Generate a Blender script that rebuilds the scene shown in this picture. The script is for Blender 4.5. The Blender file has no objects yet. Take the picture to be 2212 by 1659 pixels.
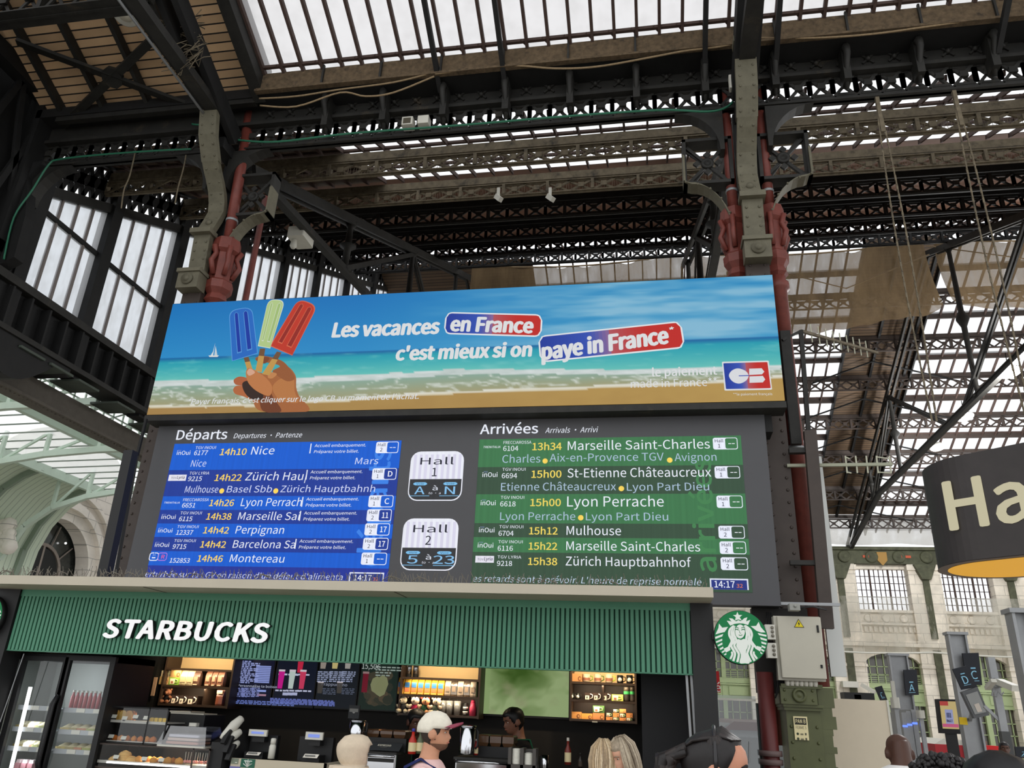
import bpy, math, random
import numpy as np
from mathutils import Vector, Matrix
RN = random.Random(11)
C = bpy.context.scene.collection
# ---------------------------------------------------------------- camera
W, H, FPX = 2212.0, 1659.0, 1678.78
PITCH, YAW, ROLL = 0.394400, -0.185500, -0.0446728
CAM = Vector((0.0, 0.0, 1.85))
_f = Vector((math.sin(YAW) * math.cos(PITCH), math.cos(YAW) * math.cos(PITCH), math.sin(PITCH)))
_r = Vector((math.cos(YAW), -math.sin(YAW), 0.0))
_d = _f.cross(_r)
RIGHT = _r * math.cos(ROLL) + _d * math.sin(ROLL)
DOWN = -_r * math.sin(ROLL) + _d * math.cos(ROLL)
FWD = _f
cam_data = bpy.data.cameras.new('camera')
cam_data.sensor_fit = 'HORIZONTAL'; cam_data.sensor_width = 36.0
cam_data.lens = FPX / W * 36.0
cam_data.clip_start = 0.05; cam_data.clip_end = 500
cam = bpy.data.objects.new('camera', cam_data); C.objects.link(cam)
cam.matrix_world = Matrix(((RIGHT.x, -DOWN.x, -FWD.x, CAM.x), (RIGHT.y, -DOWN.y, -FWD.y, CAM.y),
                           (RIGHT.z, -DOWN.z, -FWD.z, CAM.z), (0, 0, 0, 1)))
bpy.context.scene.camera = cam
# ---------------------------------------------------------------- sky, exposure
sc = bpy.context.scene
sc.view_settings.view_transform = 'Standard'; sc.view_settings.look = 'None'
sc.view_settings.gamma = 1.0; sc.view_settings.use_curve_mapping = False
EXPO = 0.30
sc.view_settings.exposure = EXPO
wd = bpy.data.worlds.new('overcast sky'); sc.world = wd; wd.use_nodes = True
_n = wd.node_tree.nodes; _bg = _n['Background']
_bg.inputs['Color'].default_value = (0.97, 0.985, 1.0, 1); _bg.inputs['Strength'].default_value = 1.25
try:
    sc.cycles.use_denoising = True
    sc.cycles.max_bounces = 7; sc.cycles.diffuse_bounces = 4; sc.cycles.glossy_bounces = 3
    sc.cycles.transparent_max_bounces = 12; sc.cycles.transmission_bounces = 4
    sc.cycles.sample_clamp_indirect = 4.0
    sc.cycles.caustics_reflective = False; sc.cycles.caustics_refractive = False
except Exception:
    pass


def at(px, py, X=None, Y=None, Z=None):
    """The point where the sight line through a photo pixel meets a plane of the place."""
    q = FWD + RIGHT * ((px - W / 2) / FPX) + DOWN * ((py - H / 2) / FPX)
    i, v = (0, X) if X is not None else (1, Y) if Y is not None else (2, Z)
    return CAM + q * ((v - CAM[i]) / q[i])


def S(r, g=None, b=None):
    """sRGB 0-255 to linear."""
    if g is None:
        if isinstance(r, (tuple, list)): r, g, b = r
        else: g = b = r
    return tuple((c / 255 / 12.92) if c <= 10 else ((c / 255 + 0.055) / 1.055) ** 2.4 for c in (r, g, b))


# ---------------------------------------------------------------- materials
def newmat(name):
    m = bpy.data.materials.new(name); m.use_nodes = True
    nt = m.node_tree
    return m, nt, nt.nodes['Principled BSDF']


def N(nt, typ, **kw):
    n = nt.nodes.new(typ)
    for k, v in kw.items():
        if k in n.inputs: n.inputs[k].default_value = v
        else: setattr(n, k, v)
    return n


def mat(name, col=None, rough=0.6, metal=0.0, emit=0.0, spec=0.4, var=0.0, scale=6.0, bump=0.0, alpha=1.0, dirt=None):
    """Procedural surface. col None reads the mesh's own colour attribute; var mottles it; dirt = (colour, threshold)."""
    m, nt, b = newmat(name)
    L = nt.links.new
    b.inputs['Roughness'].default_value = rough; b.inputs['Metallic'].default_value = metal
    b.inputs['Specular IOR Level'].default_value = spec
    if col is None:
        src = N(nt, 'ShaderNodeVertexColor', layer_name='Col').outputs['Color']
    else:
        rgb = N(nt, 'ShaderNodeRGB'); rgb.outputs[0].default_value = (*S(col), 1); src = rgb.outputs[0]
    if var or bump or dirt:
        tc = N(nt, 'ShaderNodeTexCoord')
        no = N(nt, 'ShaderNodeTexNoise', Scale=scale, Detail=6.0, Roughness=0.65)
        L(tc.outputs['Object'], no.inputs['Vector'])
        if var:
            mr = N(nt, 'ShaderNodeMapRange'); mr.inputs['From Min'].default_value = 0.25; mr.inputs['From Max'].default_value = 0.75
            mr.inputs['To Min'].default_value = 1 - var; mr.inputs['To Max'].default_value = 1 + var
            L(no.outputs['Fac'], mr.inputs['Value'])
            mx = N(nt, 'ShaderNodeVectorMath', operation='SCALE')
            L(src, mx.inputs[0]); L(mr.outputs['Result'], mx.inputs['Scale']); src = mx.outputs[0]
        if dirt:
            n2 = N(nt, 'ShaderNodeTexNoise', Scale=scale * 0.45, Detail=8.0, Roughness=0.7)
            L(tc.outputs['Object'], n2.inputs['Vector'])
            m2 = N(nt, 'ShaderNodeMapRange'); m2.inputs['From Min'].default_value = dirt[1]; m2.inputs['From Max'].default_value = dirt[1] + 0.18
            L(n2.outputs['Fac'], m2.inputs['Value'])
            mx = N(nt, 'ShaderNodeMix', data_type='RGBA'); mx.inputs['B'].default_value = (*S(dirt[0]), 1)
            L(m2.outputs['Result'], mx.inputs['Factor']); L(src, mx.inputs['A']); src = mx.outputs['Result']
        if bump:
            bp = N(nt, 'ShaderNodeBump', Strength=bump, Distance=0.02)
            L(no.outputs['Fac'], bp.inputs['Height']); L(bp.outputs['Normal'], b.inputs['Normal'])
    L(src, b.inputs['Base Color'])
    if emit:
        L(src, b.inputs['Emission Color']); b.inputs['Emission Strength'].default_value = emit
        if emit >= 0.3: b.inputs['Base Color'].default_value = (0, 0, 0, 1)
    if alpha < 1: b.inputs['Alpha'].default_value = alpha
    return m


def screen_mat(name, strength, base=0.02, stripes=0.0, scale=60.0):
    """A light giving face showing the mesh's own colours."""
    m, nt, b = newmat(name); L = nt.links.new
    src = N(nt, 'ShaderNodeVertexColor', layer_name='Col').outputs['Color']
    if stripes:
        tc = N(nt, 'ShaderNodeTexCoord'); sx = N(nt, 'ShaderNodeSeparateXYZ'); L(tc.outputs['Object'], sx.inputs[0])
        no = N(nt, 'ShaderNodeTexNoise', noise_dimensions='1D', Scale=scale, Detail=2.0); L(sx.outputs['X'], no.inputs['W'])
        mr = N(nt, 'ShaderNodeMapRange'); mr.inputs['From Min'].default_value = 0.3; mr.inputs['From Max'].default_value = 0.7
        mr.inputs['To Min'].default_value = 1 - stripes; mr.inputs['To Max'].default_value = 1 + stripes
        L(no.outputs['Fac'], mr.inputs['Value'])
        mx = N(nt, 'ShaderNodeVectorMath', operation='SCALE'); L(src, mx.inputs[0]); L(mr.outputs['Result'], mx.inputs['Scale']); src = mx.outputs[0]
    b.inputs['Base Color'].default_value = (0.004, 0.004, 0.004, 1); b.inputs['Roughness'].default_value = 0.4; b.inputs['Specular IOR Level'].default_value = 0.12
    L(src, b.inputs['Emission Color']); b.inputs['Emission Strength'].default_value = strength * 2 ** -EXPO
    return m


def glass_mat(name, tint=(0.9, 0.92, 0.93), clear=0.55, dirt=0.35, scale=2.0, milk=(0.8, 0.8, 0.8), streak=1.0):
    """Dirty translucent roof or window glass: part clear, part milky, with grime of its own."""
    m, nt, b = newmat(name); L = nt.links.new; nt.nodes.remove(b)
    out = nt.nodes['Material Output']
    tc = N(nt, 'ShaderNodeTexCoord'); mp = N(nt, 'ShaderNodeMapping'); mp.inputs['Scale'].default_value = (1, 1, streak)
    no = N(nt, 'ShaderNodeTexNoise', Scale=scale, Detail=9.0, Roughness=0.72)
    L(tc.outputs['Object'], mp.inputs['Vector']); L(mp.outputs['Vector'], no.inputs['Vector'])
    mr = N(nt, 'ShaderNodeMapRange'); mr.inputs['From Min'].default_value = 0.42; mr.inputs['From Max'].default_value = 0.8
    mr.inputs['To Min'].default_value = 0.0; mr.inputs['To Max'].default_value = dirt
    L(no.outputs['Fac'], mr.inputs['Value'])
    mx = N(nt, 'ShaderNodeMix', data_type='RGBA'); mx.inputs['A'].default_value = (*tint, 1); mx.inputs['B'].default_value = (0.16, 0.15, 0.13, 1)
    L(mr.outputs['Result'], mx.inputs['Factor'])
    tr = N(nt, 'ShaderNodeBsdfTransparent'); L(mx.outputs['Result'], tr.inputs['Color'])
    tl = N(nt, 'ShaderNodeBsdfTranslucent'); tl.inputs['Color'].default_value = (*milk, 1)
    ms = N(nt, 'ShaderNodeMixShader'); ms.inputs['Fac'].default_value = clear
    L(tl.outputs[0], ms.inputs[1]); L(tr.outputs[0], ms.inputs[2]); L(ms.outputs[0], out.inputs['Surface'])
    return m


def clear_glass(name, tint=(0.92, 0.94, 0.94), refl=0.08, rough=0.02):
    m, nt, b = newmat(name); L = nt.links.new; nt.nodes.remove(b)
    out = nt.nodes['Material Output']
    tr = N(nt, 'ShaderNodeBsdfTransparent'); tr.inputs['Color'].default_value = (*tint, 1)
    gl = N(nt, 'ShaderNodeBsdfGlossy'); gl.inputs['Roughness'].default_value = rough
    ms = N(nt, 'ShaderNodeMixShader'); ms.inputs['Fac'].default_value = refl
    L(tr.outputs[0], ms.inputs[1]); L(gl.outputs[0], ms.inputs[2]); L(ms.outputs[0], out.inputs['Surface'])
    return m


def net_mat(name, col, holes=0.45, scale=9.0, hx=40.0):
    """Netting: threads with see-through holes and loose dust."""
    m, nt, b = newmat(name); L = nt.links.new
    out = nt.nodes['Material Output']
    b.inputs['Roughness'].default_value = 0.9; b.inputs['Specular IOR Level'].default_value = 0.1
    tc = N(nt, 'ShaderNodeTexCoord')
    w1 = N(nt, 'ShaderNodeTexWave', wave_type='BANDS', bands_direction='X', Scale=hx, Distortion=0.6)
    w2 = N(nt, 'ShaderNodeTexWave', wave_type='BANDS', bands_direction='Z', Scale=hx, Distortion=0.6)
    no = N(nt, 'ShaderNodeTexNoise', Scale=scale, Detail=6.0, Roughness=0.7)
    mp = N(nt, 'ShaderNodeMapping'); mp.inputs['Scale'].default_value = (1.6, 1, .3); L(tc.outputs['Object'], mp.inputs['Vector']); L(mp.outputs['Vector'], no.inputs['Vector'])
    for n in (w1, w2): L(tc.outputs['Object'], n.inputs['Vector'])
    mxm = N(nt, 'ShaderNodeMath', operation='MAXIMUM'); L(w1.outputs['Fac'], mxm.inputs[0]); L(w2.outputs['Fac'], mxm.inputs[1])
    ad = N(nt, 'ShaderNodeMath', operation='MULTIPLY'); L(mxm.outputs[0], ad.inputs[0]); L(no.outputs['Fac'], ad.inputs[1])
    gt = N(nt, 'ShaderNodeMath', operation='GREATER_THAN'); gt.inputs[1].default_value = holes; L(ad.outputs[0], gt.inputs[0])
    mx = N(nt, 'ShaderNodeMix', data_type='RGBA'); mx.inputs['A'].default_value = (*[c * 0.35 for c in S(col)], 1); mx.inputs['B'].default_value = (*[min(1, c * 1.7) for c in S(col)], 1)
    L(no.outputs['Fac'], mx.inputs['Factor']); L(mx.outputs['Result'], b.inputs['Base Color'])
    tl = N(nt, 'ShaderNodeBsdfTranslucent'); L(mx.outputs['Result'], tl.inputs['Color'])
    m1 = N(nt, 'ShaderNodeMixShader'); m1.inputs['Fac'].default_value = 0.5
    L(b.outputs[0], m1.inputs[1]); L(tl.outputs[0], m1.inputs[2])
    tr = N(nt, 'ShaderNodeBsdfTransparent')
    ms = N(nt, 'ShaderNodeMixShader'); L(gt.outputs[0], ms.inputs['Fac']); L(tr.outputs[0], ms.inputs[1]); L(m1.outputs[0], ms.inputs[2])
    L(ms.outputs[0], out.inputs['Surface'])
    return m


def plank_mat(name, col, size=0.11, axis='Y', gap=(20, 15, 10), var=0.35):
    """Boarding with dark joints along one axis of the object."""
    m, nt, b = newmat(name); L = nt.links.new
    tc = N(nt, 'ShaderNodeTexCoord'); sx = N(nt, 'ShaderNodeSeparateXYZ'); L(tc.outputs['Object'], sx.inputs[0])
    dv = N(nt, 'ShaderNodeMath', operation='DIVIDE'); dv.inputs[1].default_value = size; L(sx.outputs[axis], dv.inputs[0])
    fr = N(nt, 'ShaderNodeMath', operation='FRACT'); L(dv.outputs[0], fr.inputs[0])
    fl = N(nt, 'ShaderNodeMath', operation='FLOOR'); L(dv.outputs[0], fl.inputs[0])
    wn = N(nt, 'ShaderNodeTexWhiteNoise', noise_dimensions='1D'); L(fl.outputs[0], wn.inputs['W'])
    no = N(nt, 'ShaderNodeTexNoise', Scale=3.0, Detail=6.0); L(tc.outputs['Object'], no.inputs['Vector'])
    sm = N(nt, 'ShaderNodeMath', operation='ADD'); L(wn.outputs['Value'], sm.inputs[0]); L(no.outputs['Fac'], sm.inputs[1])
    mr = N(nt, 'ShaderNodeMapRange'); mr.inputs['From Max'].default_value = 2.0; mr.inputs['To Min'].default_value = 1 - var; mr.inputs['To Max'].default_value = 1 + var
    L(sm.outputs[0], mr.inputs['Value'])
    rgb = N(nt, 'ShaderNodeRGB'); rgb.outputs[0].default_value = (*S(col), 1)
    vs = N(nt, 'ShaderNodeVectorMath', operation='SCALE'); L(rgb.outputs[0], vs.inputs[0]); L(mr.outputs['Result'], vs.inputs['Scale'])
    lt = N(nt, 'ShaderNodeMath', operation='LESS_THAN'); lt.inputs[1].default_value = 0.16; L(fr.outputs[0], lt.inputs[0])
    mx = N(nt, 'ShaderNodeMix', data_type='RGBA'); mx.inputs['B'].default_value = (*S(gap), 1)
    L(lt.outputs[0], mx.inputs['Factor']); L(vs.outputs[0], mx.inputs['A']); L(mx.outputs['Result'], b.inputs['Base Color'])
    b.inputs['Roughness'].default_value = 0.8
    return m


def stone_mat(name, col, bw=0.9, bh=0.4, joint=0.012, var=0.12, vert='Z', hor='X'):
    m, nt, b = newmat(name); L = nt.links.new
    tc = N(nt, 'ShaderNodeTexCoord'); sx = N(nt, 'ShaderNodeSeparateXYZ'); L(tc.outputs['Object'], sx.inputs[0])
    cx = N(nt, 'ShaderNodeCombineXYZ'); L(sx.outputs[hor], cx.inputs['X']); L(sx.outputs[vert], cx.inputs['Y'])
    br = N(nt, 'ShaderNodeTexBrick'); L(cx.outputs[0], br.inputs['Vector'])
    br.inputs['Scale'].default_value = 1.0; br.inputs['Brick Width'].default_value = bw; br.inputs['Row Height'].default_value = bh
    br.inputs['Mortar Size'].default_value = joint
    c = S(col)
    br.inputs['Color1'].default_value = (*c, 1); br.inputs['Color2'].default_value = (*[x * 0.9 for x in c], 1); br.inputs['Mortar'].default_value = (*[x * 0.55 for x in c], 1)
    no = N(nt, 'ShaderNodeTexNoise', Scale=1.7, Detail=8.0, Roughness=0.7); L(tc.outputs['Object'], no.inputs['Vector'])
    mr = N(nt, 'ShaderNodeMapRange'); mr.inputs['From Min'].default_value = 0.3; mr.inputs['From Max'].default_value = 0.7; mr.inputs['To Min'].default_value = 1 - var; mr.inputs['To Max'].default_value = 1 + var
    L(no.outputs['Fac'], mr.inputs['Value'])
    vs = N(nt, 'ShaderNodeVectorMath', operation='SCALE'); L(br.outputs['Color'], vs.inputs[0]); L(mr.outputs['Result'], vs.inputs['Scale'])
    L(vs.outputs[0], b.inputs['Base Color']); b.inputs['Roughness'].default_value = 0.85
    return m


MT = {}
MT['iron'] = mat('dark painted iron', (33, 32, 29), 0.65, var=0.5, scale=5.0, dirt=((70, 61, 48), 0.60))
MT['iron_black'] = mat('sooty iron', (20, 20, 20), 0.7, var=0.4, scale=5.0)
MT['iron_dusty'] = mat('dusty iron', (108, 98, 80), 0.85, var=0.35, scale=9.0, dirt=((60, 55, 48), 0.52))
MT['iron_olive'] = mat('riveted olive grey iron', (98, 94, 78), 0.7, var=0.2, scale=7.0, dirt=((60, 56, 46), 0.6))
MT['iron_brown'] = mat('brown painted iron', (62, 53, 48), 0.6, var=0.2, scale=4.0)
MT['red_pipe'] = mat('red oxide paint', (110, 52, 43), 0.5, var=0.25, scale=9.0, dirt=((92, 60, 50), 0.62))
MT['red_dark'] = mat('dark red paint', (92, 36, 34), 0.45, var=0.15, scale=6.0)
MT['green_iron'] = mat('olive green paint', (84, 88, 56), 0.5, var=0.15, scale=5.0)
MT['dust'] = mat('brown roof dust', (92, 77, 58), 0.95, var=0.5, scale=14.0, bump=0.6, dirt=((48, 42, 34), .56))
MT['roofglass'] = glass_mat('dirty wired roof glass', (0.86, 0.86, 0.87), 0.55, 0.30, 2.0)
MT['skyglass'] = glass_mat('dusty skylight glass', (0.62, 0.61, 0.61), 0.5, 0.45, 3.0, milk=(0.6, 0.585, 0.585), streak=0.5)
MT['gableglass'] = glass_mat('dirty gable glass', (0.56, 0.59, 0.63), 0.5, 0.75, 5.0, milk=(0.66, 0.67, 0.7), streak=0.5)
MT['hallglass'] = glass_mat('milky hall glass', (0.95, 0.97, 0.95), 0.5, 0.08, 1.0, milk=(0.95, 0.97, 0.95))
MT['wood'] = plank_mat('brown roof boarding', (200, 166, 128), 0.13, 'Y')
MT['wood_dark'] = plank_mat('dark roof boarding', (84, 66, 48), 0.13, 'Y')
MT['paint'] = mat('coloured paint', None, 0.6, var=0.06, scale=8)
MT['plain'] = mat('coloured matt finish', None, 0.7)
MT['satin'] = mat('coloured satin plastic', None, 0.35)
MT['metal'] = mat('coloured metal', None, 0.22, metal=0.9)
MT['cloth'] = mat('coloured cloth', None, 0.9, var=0.08, scale=30, bump=0.15, spec=0.1)
MT['rope'] = mat('old rope', (140, 120, 92), 0.95, var=0.25, scale=30)
MT['cable_green'] = mat('green cable sheath', (36, 104, 78), 0.5)
MT['white_plastic'] = mat('off white plastic', (205, 203, 192), 0.5, var=0.05)
MT['black'] = mat('black powder coat', (20, 20, 21), 0.55)
MT['soft_black'] = mat('matt black wall', (30, 28, 26), 0.8, var=0.1)
MT['galv'] = mat('galvanised steel', (150, 152, 154), 0.45, metal=0.3, var=0.12, scale=3.0)
MT['pale_green'] = mat('pale green paint', (206, 222, 208), 0.55, var=0.05)
MT['glow_white'] = screen_mat('lit white', 1.0)
MT['shop_glass'] = clear_glass('clear pane', (0.93, 0.95, 0.95), 0.06)


# ---------------------------------------------------------------- mesh building
OFF = {}


def rot_to(d):
    return Vector(d).to_track_quat('Z', 'Y').to_matrix()


class MB:
    def __init__(s):
        s.v = []; s.f = []; s.m = []; s.c = []; s.sm = []; s.mat = 0; s.col = (1, 1, 1)

    def add(s, vs, fs, smooth=False, m=None, c=None):
        o = len(s.v); s.v.extend([tuple(p) for p in vs])
        m = s.mat if m is None else m; c = s.col if c is None else c
        for k, f in enumerate(fs):
            s.f.append(tuple(i + o for i in f)); s.m.append(m); s.c.append(c[k] if isinstance(c, list) else c); s.sm.append(smooth)
        return s

    def box(s, a, b, **k):
        (x0, y0, z0), (x1, y1, z1) = a, b
        return s.add([(x0, y0, z0), (x1, y0, z0), (x1, y1, z0), (x0, y1, z0), (x0, y0, z1), (x1, y0, z1), (x1, y1, z1), (x0, y1, z1)],
                     [(0, 3, 2, 1), (4, 5, 6, 7), (0, 1, 5, 4), (1, 2, 6, 5), (2, 3, 7, 6), (3, 0, 4, 7)], **k)

    def rbox(s, a, b, r=0.01, n=3, **k):
        """Box with the four upright corners (about z) rounded and small top bevel."""
        (x0, y0, z0), (x1, y1, z1) = a, b
        pts = []
        for cx, cy, a0 in ((x1 - r, y1 - r, 0), (x0 + r, y1 - r, 90), (x0 + r, y0 + r, 180), (x1 - r, y0 + r, 270)):
            for i in range(n + 1):
                t = math.radians(a0 + 90 * i / n); pts.append((cx + r * math.cos(t), cy + r * math.sin(t)))
        return s.loft([[(x, y, z0) for x, y in pts], [(x, y, z1) for x, y in pts]], cap=True, **k)

    def bar(s, p, q, w, h=None, up=(0, 0, 1), **k):
        p, q = Vector(p), Vector(q); h = w if h is None else h
        d = (q - p)
        if d.length < 1e-6: return s
        d.normalize(); u = Vector(up)
        if abs(d.dot(u)) > 0.98: u = Vector((0, 1, 0)) if abs(d.y) < 0.9 else Vector((1, 0, 0))
        x = d.cross(u).normalized(); u = x.cross(d)
        vs = [p - x * w / 2 - u * h / 2, p + x * w / 2 - u * h / 2, p + x * w / 2 + u * h / 2, p - x * w / 2 + u * h / 2]
        vs += [v + (q - p) for v in vs]
        return s.add(vs, [(0, 3, 2, 1), (4, 5, 6, 7), (0, 1, 5, 4), (1, 2, 6, 5), (2, 3, 7, 6), (3, 0, 4, 7)], **k)

    def loft(s, rings, cap=True, smooth=False, close=True, **k):
        n = len(rings[0]); vs = [p for r in rings for p in r]; fs = []
        for i in range(len(rings) - 1):
            for j in range(n if close else n - 1):
                a = i * n + j; b = i * n + (j + 1) % n
                fs.append((a, b, b + n, a + n))
        if cap and close:
            fs.append(tuple(range(n - 1, -1, -1))); fs.append(tuple((len(rings) - 1) * n + j for j in range(n)))
        return s.add(vs, fs, smooth, **k)

    def tube(s, pts, r, n=8, cap=True, smooth=True, **k):
        pts = [Vector(p) for p in pts]; rs = r if isinstance(r, (list, tuple)) else [r] * len(pts)
        rings = []; u = None
        for i, p in enumerate(pts):
            d = (pts[min(i + 1, len(pts) - 1)] - pts[max(i - 1, 0)]).normalized()
            if u is None:
                u = d.orthogonal().normalized()
            u = (u - d * u.dot(d)).normalized(); w = d.cross(u)
            rings.append([p + (u * math.cos(2 * math.pi * j / n) + w * math.sin(2 * math.pi * j / n)) * rs[i] for j in range(n)])
        return s.loft(rings, cap, smooth, **k)

    def lathe(s, prof, ctr, axis=(0, 0, 1), n=20, smooth=True, cap=True, **k):
        """prof: (radius, height along axis) pairs."""
        M = rot_to(axis); ctr = Vector(ctr)
        rings = [[ctr + M @ Vector((max(r, 1e-4) * math.cos(2 * math.pi * j / n), max(r, 1e-4) * math.sin(2 * math.pi * j / n), h)) for j in range(n)] for r, h in prof]
        return s.loft(rings, cap, smooth, **k)

    def ball(s, ctr, r, n=10, sq=(1, 1, 1), **k):
        ctr = Vector(ctr); rings = []
        h = max(4, n // 2 + 1)
        for i in range(h + 1):
            t = math.pi * min(max(i / h, 0.02), 0.98) - math.pi / 2
            rings.append([ctr + Vector((math.cos(t) * math.cos(2 * math.pi * j / n) * r * sq[0], math.cos(t) * math.sin(2 * math.pi * j / n) * r * sq[1], math.sin(t) * r * sq[2])) for j in range(n)])
        return s.loft(rings, True, True, **k)

    def prism(s, poly, d0, d1, axis='Y', **k):
        """Polygon in the plane across axis, extruded from d0 to d1."""
        if axis == 'Y': g = lambda a, b, d: (a, d, b)
        elif axis == 'X': g = lambda a, b, d: (d, a, b)
        else: g = lambda a, b, d: (a, b, d)
        n = len(poly); vs = [g(a, b, d0) for a, b in poly] + [g(a, b, d1) for a, b in poly]
        fs = [tuple(range(n)), tuple(range(2 * n - 1, n - 1, -1))] + [(i, n + i, n + (i + 1) % n, (i + 1) % n) for i in range(n)]
        return s.add(vs, fs, **k)

    def quad(s, *p, **k):
        return s.add(p, [tuple(range(len(p)))], **k)

    def build(s, name, mats, parent=None, label=None, cat=None, group=None, kind=None, loc=None):
        me = bpy.data.meshes.new(name); o = bpy.data.objects.new(name, me); C.objects.link(o)
        if parent is not None: off = OFF[parent.name]
        elif loc is not None: off = Vector(loc)
        elif s.v:
            a = np.array(s.v); lo, hi = a.min(0), a.max(0); off = Vector(((lo[0] + hi[0]) / 2, (lo[1] + hi[1]) / 2, lo[2]))
        else: off = Vector((0, 0, 0))
        OFF[o.name] = off
        if parent is not None: o.parent = parent
        else: o.location = off
        a = np.array(s.v, dtype=np.float64) - np.array(off)
        me.from_pydata(a.tolist(), [], s.f)
        for x in (mats if isinstance(mats, (list, tuple)) else [mats]): me.materials.append(MT[x] if isinstance(x, str) else x)
        me.polygons.foreach_set('material_index', s.m); me.polygons.foreach_set('use_smooth', s.sm)
        ca = me.color_attributes.new('Col', 'FLOAT_COLOR', 'CORNER')
        lt = [len(f) for f in s.f]
        cols = np.repeat(np.array([(*c[:3], 1.0) for c in s.c], dtype=np.float32), lt, axis=0)
        ca.data.foreach_set('color', cols.ravel())
        me.update()
        props(o, label, cat, group, kind)
        return o


def props(o, label=None, cat=None, group=None, kind=None):
    if label: o['label'] = label
    if cat: o['category'] = cat
    if group: o['group'] = group
    if kind: o['kind'] = kind
    return o


def thing(name, label, cat, loc=(0, 0, 0), group=None, kind=None):
    o = bpy.data.objects.new(name, None); C.objects.link(o); o.location = loc; o.empty_display_size = 0.1
    OFF[o.name] = Vector(loc)
    return props(o, label, cat, group, kind)


def dup(src, shift, label=None, rotz=0.0):
    """Copy a thing with its parts and their sub-parts."""
    def rec(o, par):
        c = o.copy(); C.objects.link(c); OFF[c.name] = OFF.get(o.name, Vector())
        if par is not None: c.parent = par
        for ch in list(o.children): rec(ch, c)
        return c
    r = rec(src, None); r.location = src.location + Vector(shift); r.rotation_euler[2] += rotz
    if label: r['label'] = label
    return r


_TX = {}
FONT = None
try:        # the humanist sans that comes with Blender, else its built-in face
    import os
    FONT = bpy.data.fonts.load(os.path.join(bpy.utils.system_resource('DATAFILES', path='fonts'), 'Noto Sans CJK Regular.woff2'))
except Exception:
    FONT = None


def text_mesh(s, bold=0.0):
    """Letters of the built-in face as flat polygons, cap height about 0.7, baseline at 0."""
    key = s
    if key in _TX: return _TX[key]
    cu = bpy.data.curves.new('t', 'FONT'); cu.body = s; cu.size = 1.0;  cu.resolution_u = 3
    if FONT: cu.font = FONT
    o = bpy.data.objects.new('t', cu); C.objects.link(o)
    dg = bpy.context.evaluated_depsgraph_get(); dg.update()
    me = o.evaluated_get(dg).to_mesh()
    vs = [(v.co.x, v.co.y) for v in me.vertices]; fs = [tuple(p.vertices) for p in me.polygons]
    o.evaluated_get(dg).to_mesh_clear(); bpy.data.objects.remove(o); bpy.data.curves.remove(cu)
    _TX[key] = (vs, fs)
    return _TX[key]


CAP = max(v[1] for v in text_mesh('H')[0])


def lettering(mb, s, o, xdir, zdir, w=None, h=0.1, c=(1, 1, 1), bold=0.0, shear=0.0, depth=0.0, lift=0.0, m=None):
    """Lay text from point o (baseline start) along xdir with capitals h high, fitted to width w."""
    vs, fs = text_mesh(s, bold)
    if not vs: return mb
    if bold > 0.006 and not depth:      # heavier strokes: the same letters struck again a little to each side
        D8 = [(math.cos(i * .785), math.sin(i * .785)) for i in range(8)]
        for k, (dx, dz) in enumerate(D8 + ([(x * .5, z * .5) for x, z in D8] if bold > .03 else [])):
            q = Vector(o) + Vector(xdir).normalized() * (dx * bold * h) + Vector(zdir).normalized() * (dz * bold * h * .7)
            lettering(mb, s, q, xdir, zdir, w, h, c, 0.0, shear, 0.0, lift + .00005 * (k + 1), m)
    a = np.array(vs); x0, x1 = a[:, 0].min(), a[:, 0].max()
    ky = h / CAP; kx = (w / (x1 - x0)) if w else ky
    xd, zd = Vector(xdir).normalized(), Vector(zdir).normalized(); nrm = xd.cross(zd).normalized()
    o = Vector(o) + nrm * lift
    P = [o + xd * ((x - x0) * kx + shear * y * ky) + zd * (y * ky) for x, y in vs]
    if depth:
        back = [p - nrm * depth for p in P]
        cnt = {}
        for f in fs:
            for i in range(len(f)):
                e = (f[i], f[(i + 1) % len(f)]); cnt[e] = cnt.get(e, 0) + 1
        n = len(P)
        side = [(b, a, a + n, b + n) for (a, b) in cnt if (b, a) not in cnt]
        mb.add(P + back, [tuple(f) for f in fs] + side, c=c, m=m)
    else:
        mb.add(P, fs, c=c, m=m)
    return mb
# ================================================================ station shell
YC = 9.4                      # the row of columns under the valley
XG = -10.3                    # gable screen
SL = 0.447                    # roof pitch
def zrise(y): return 5.80 + SL * y              # underside of the far bay's near slope
YR = 25.2
def zfall(y): return zrise(YR) - SL * (y - YR)  # far slope
def znear(y): return zrise(YC) + SL * (YC - y)  # slope over the viewer

m = MB(); m.box((-40, -14, -0.2), (40, 41.3, 0.0)); m.build('floor', mat('grey stone floor', (160, 155, 147), 0.5, var=0.12), label='grey stone floor of the station hall', cat='floor', kind='structure')


def pane_field(mb, x0, x1, ys, zf, step, lift):
    """Panes and glazing bars of a slope between the rows ys."""
    for ya, yb in zip(ys[:-1], ys[1:]):
        mb.quad((x0, ya, zf(ya) + lift), (x1, ya, zf(ya) + lift), (x1, yb, zf(yb) + lift), (x0, yb, zf(yb) + lift), m=0)


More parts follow.
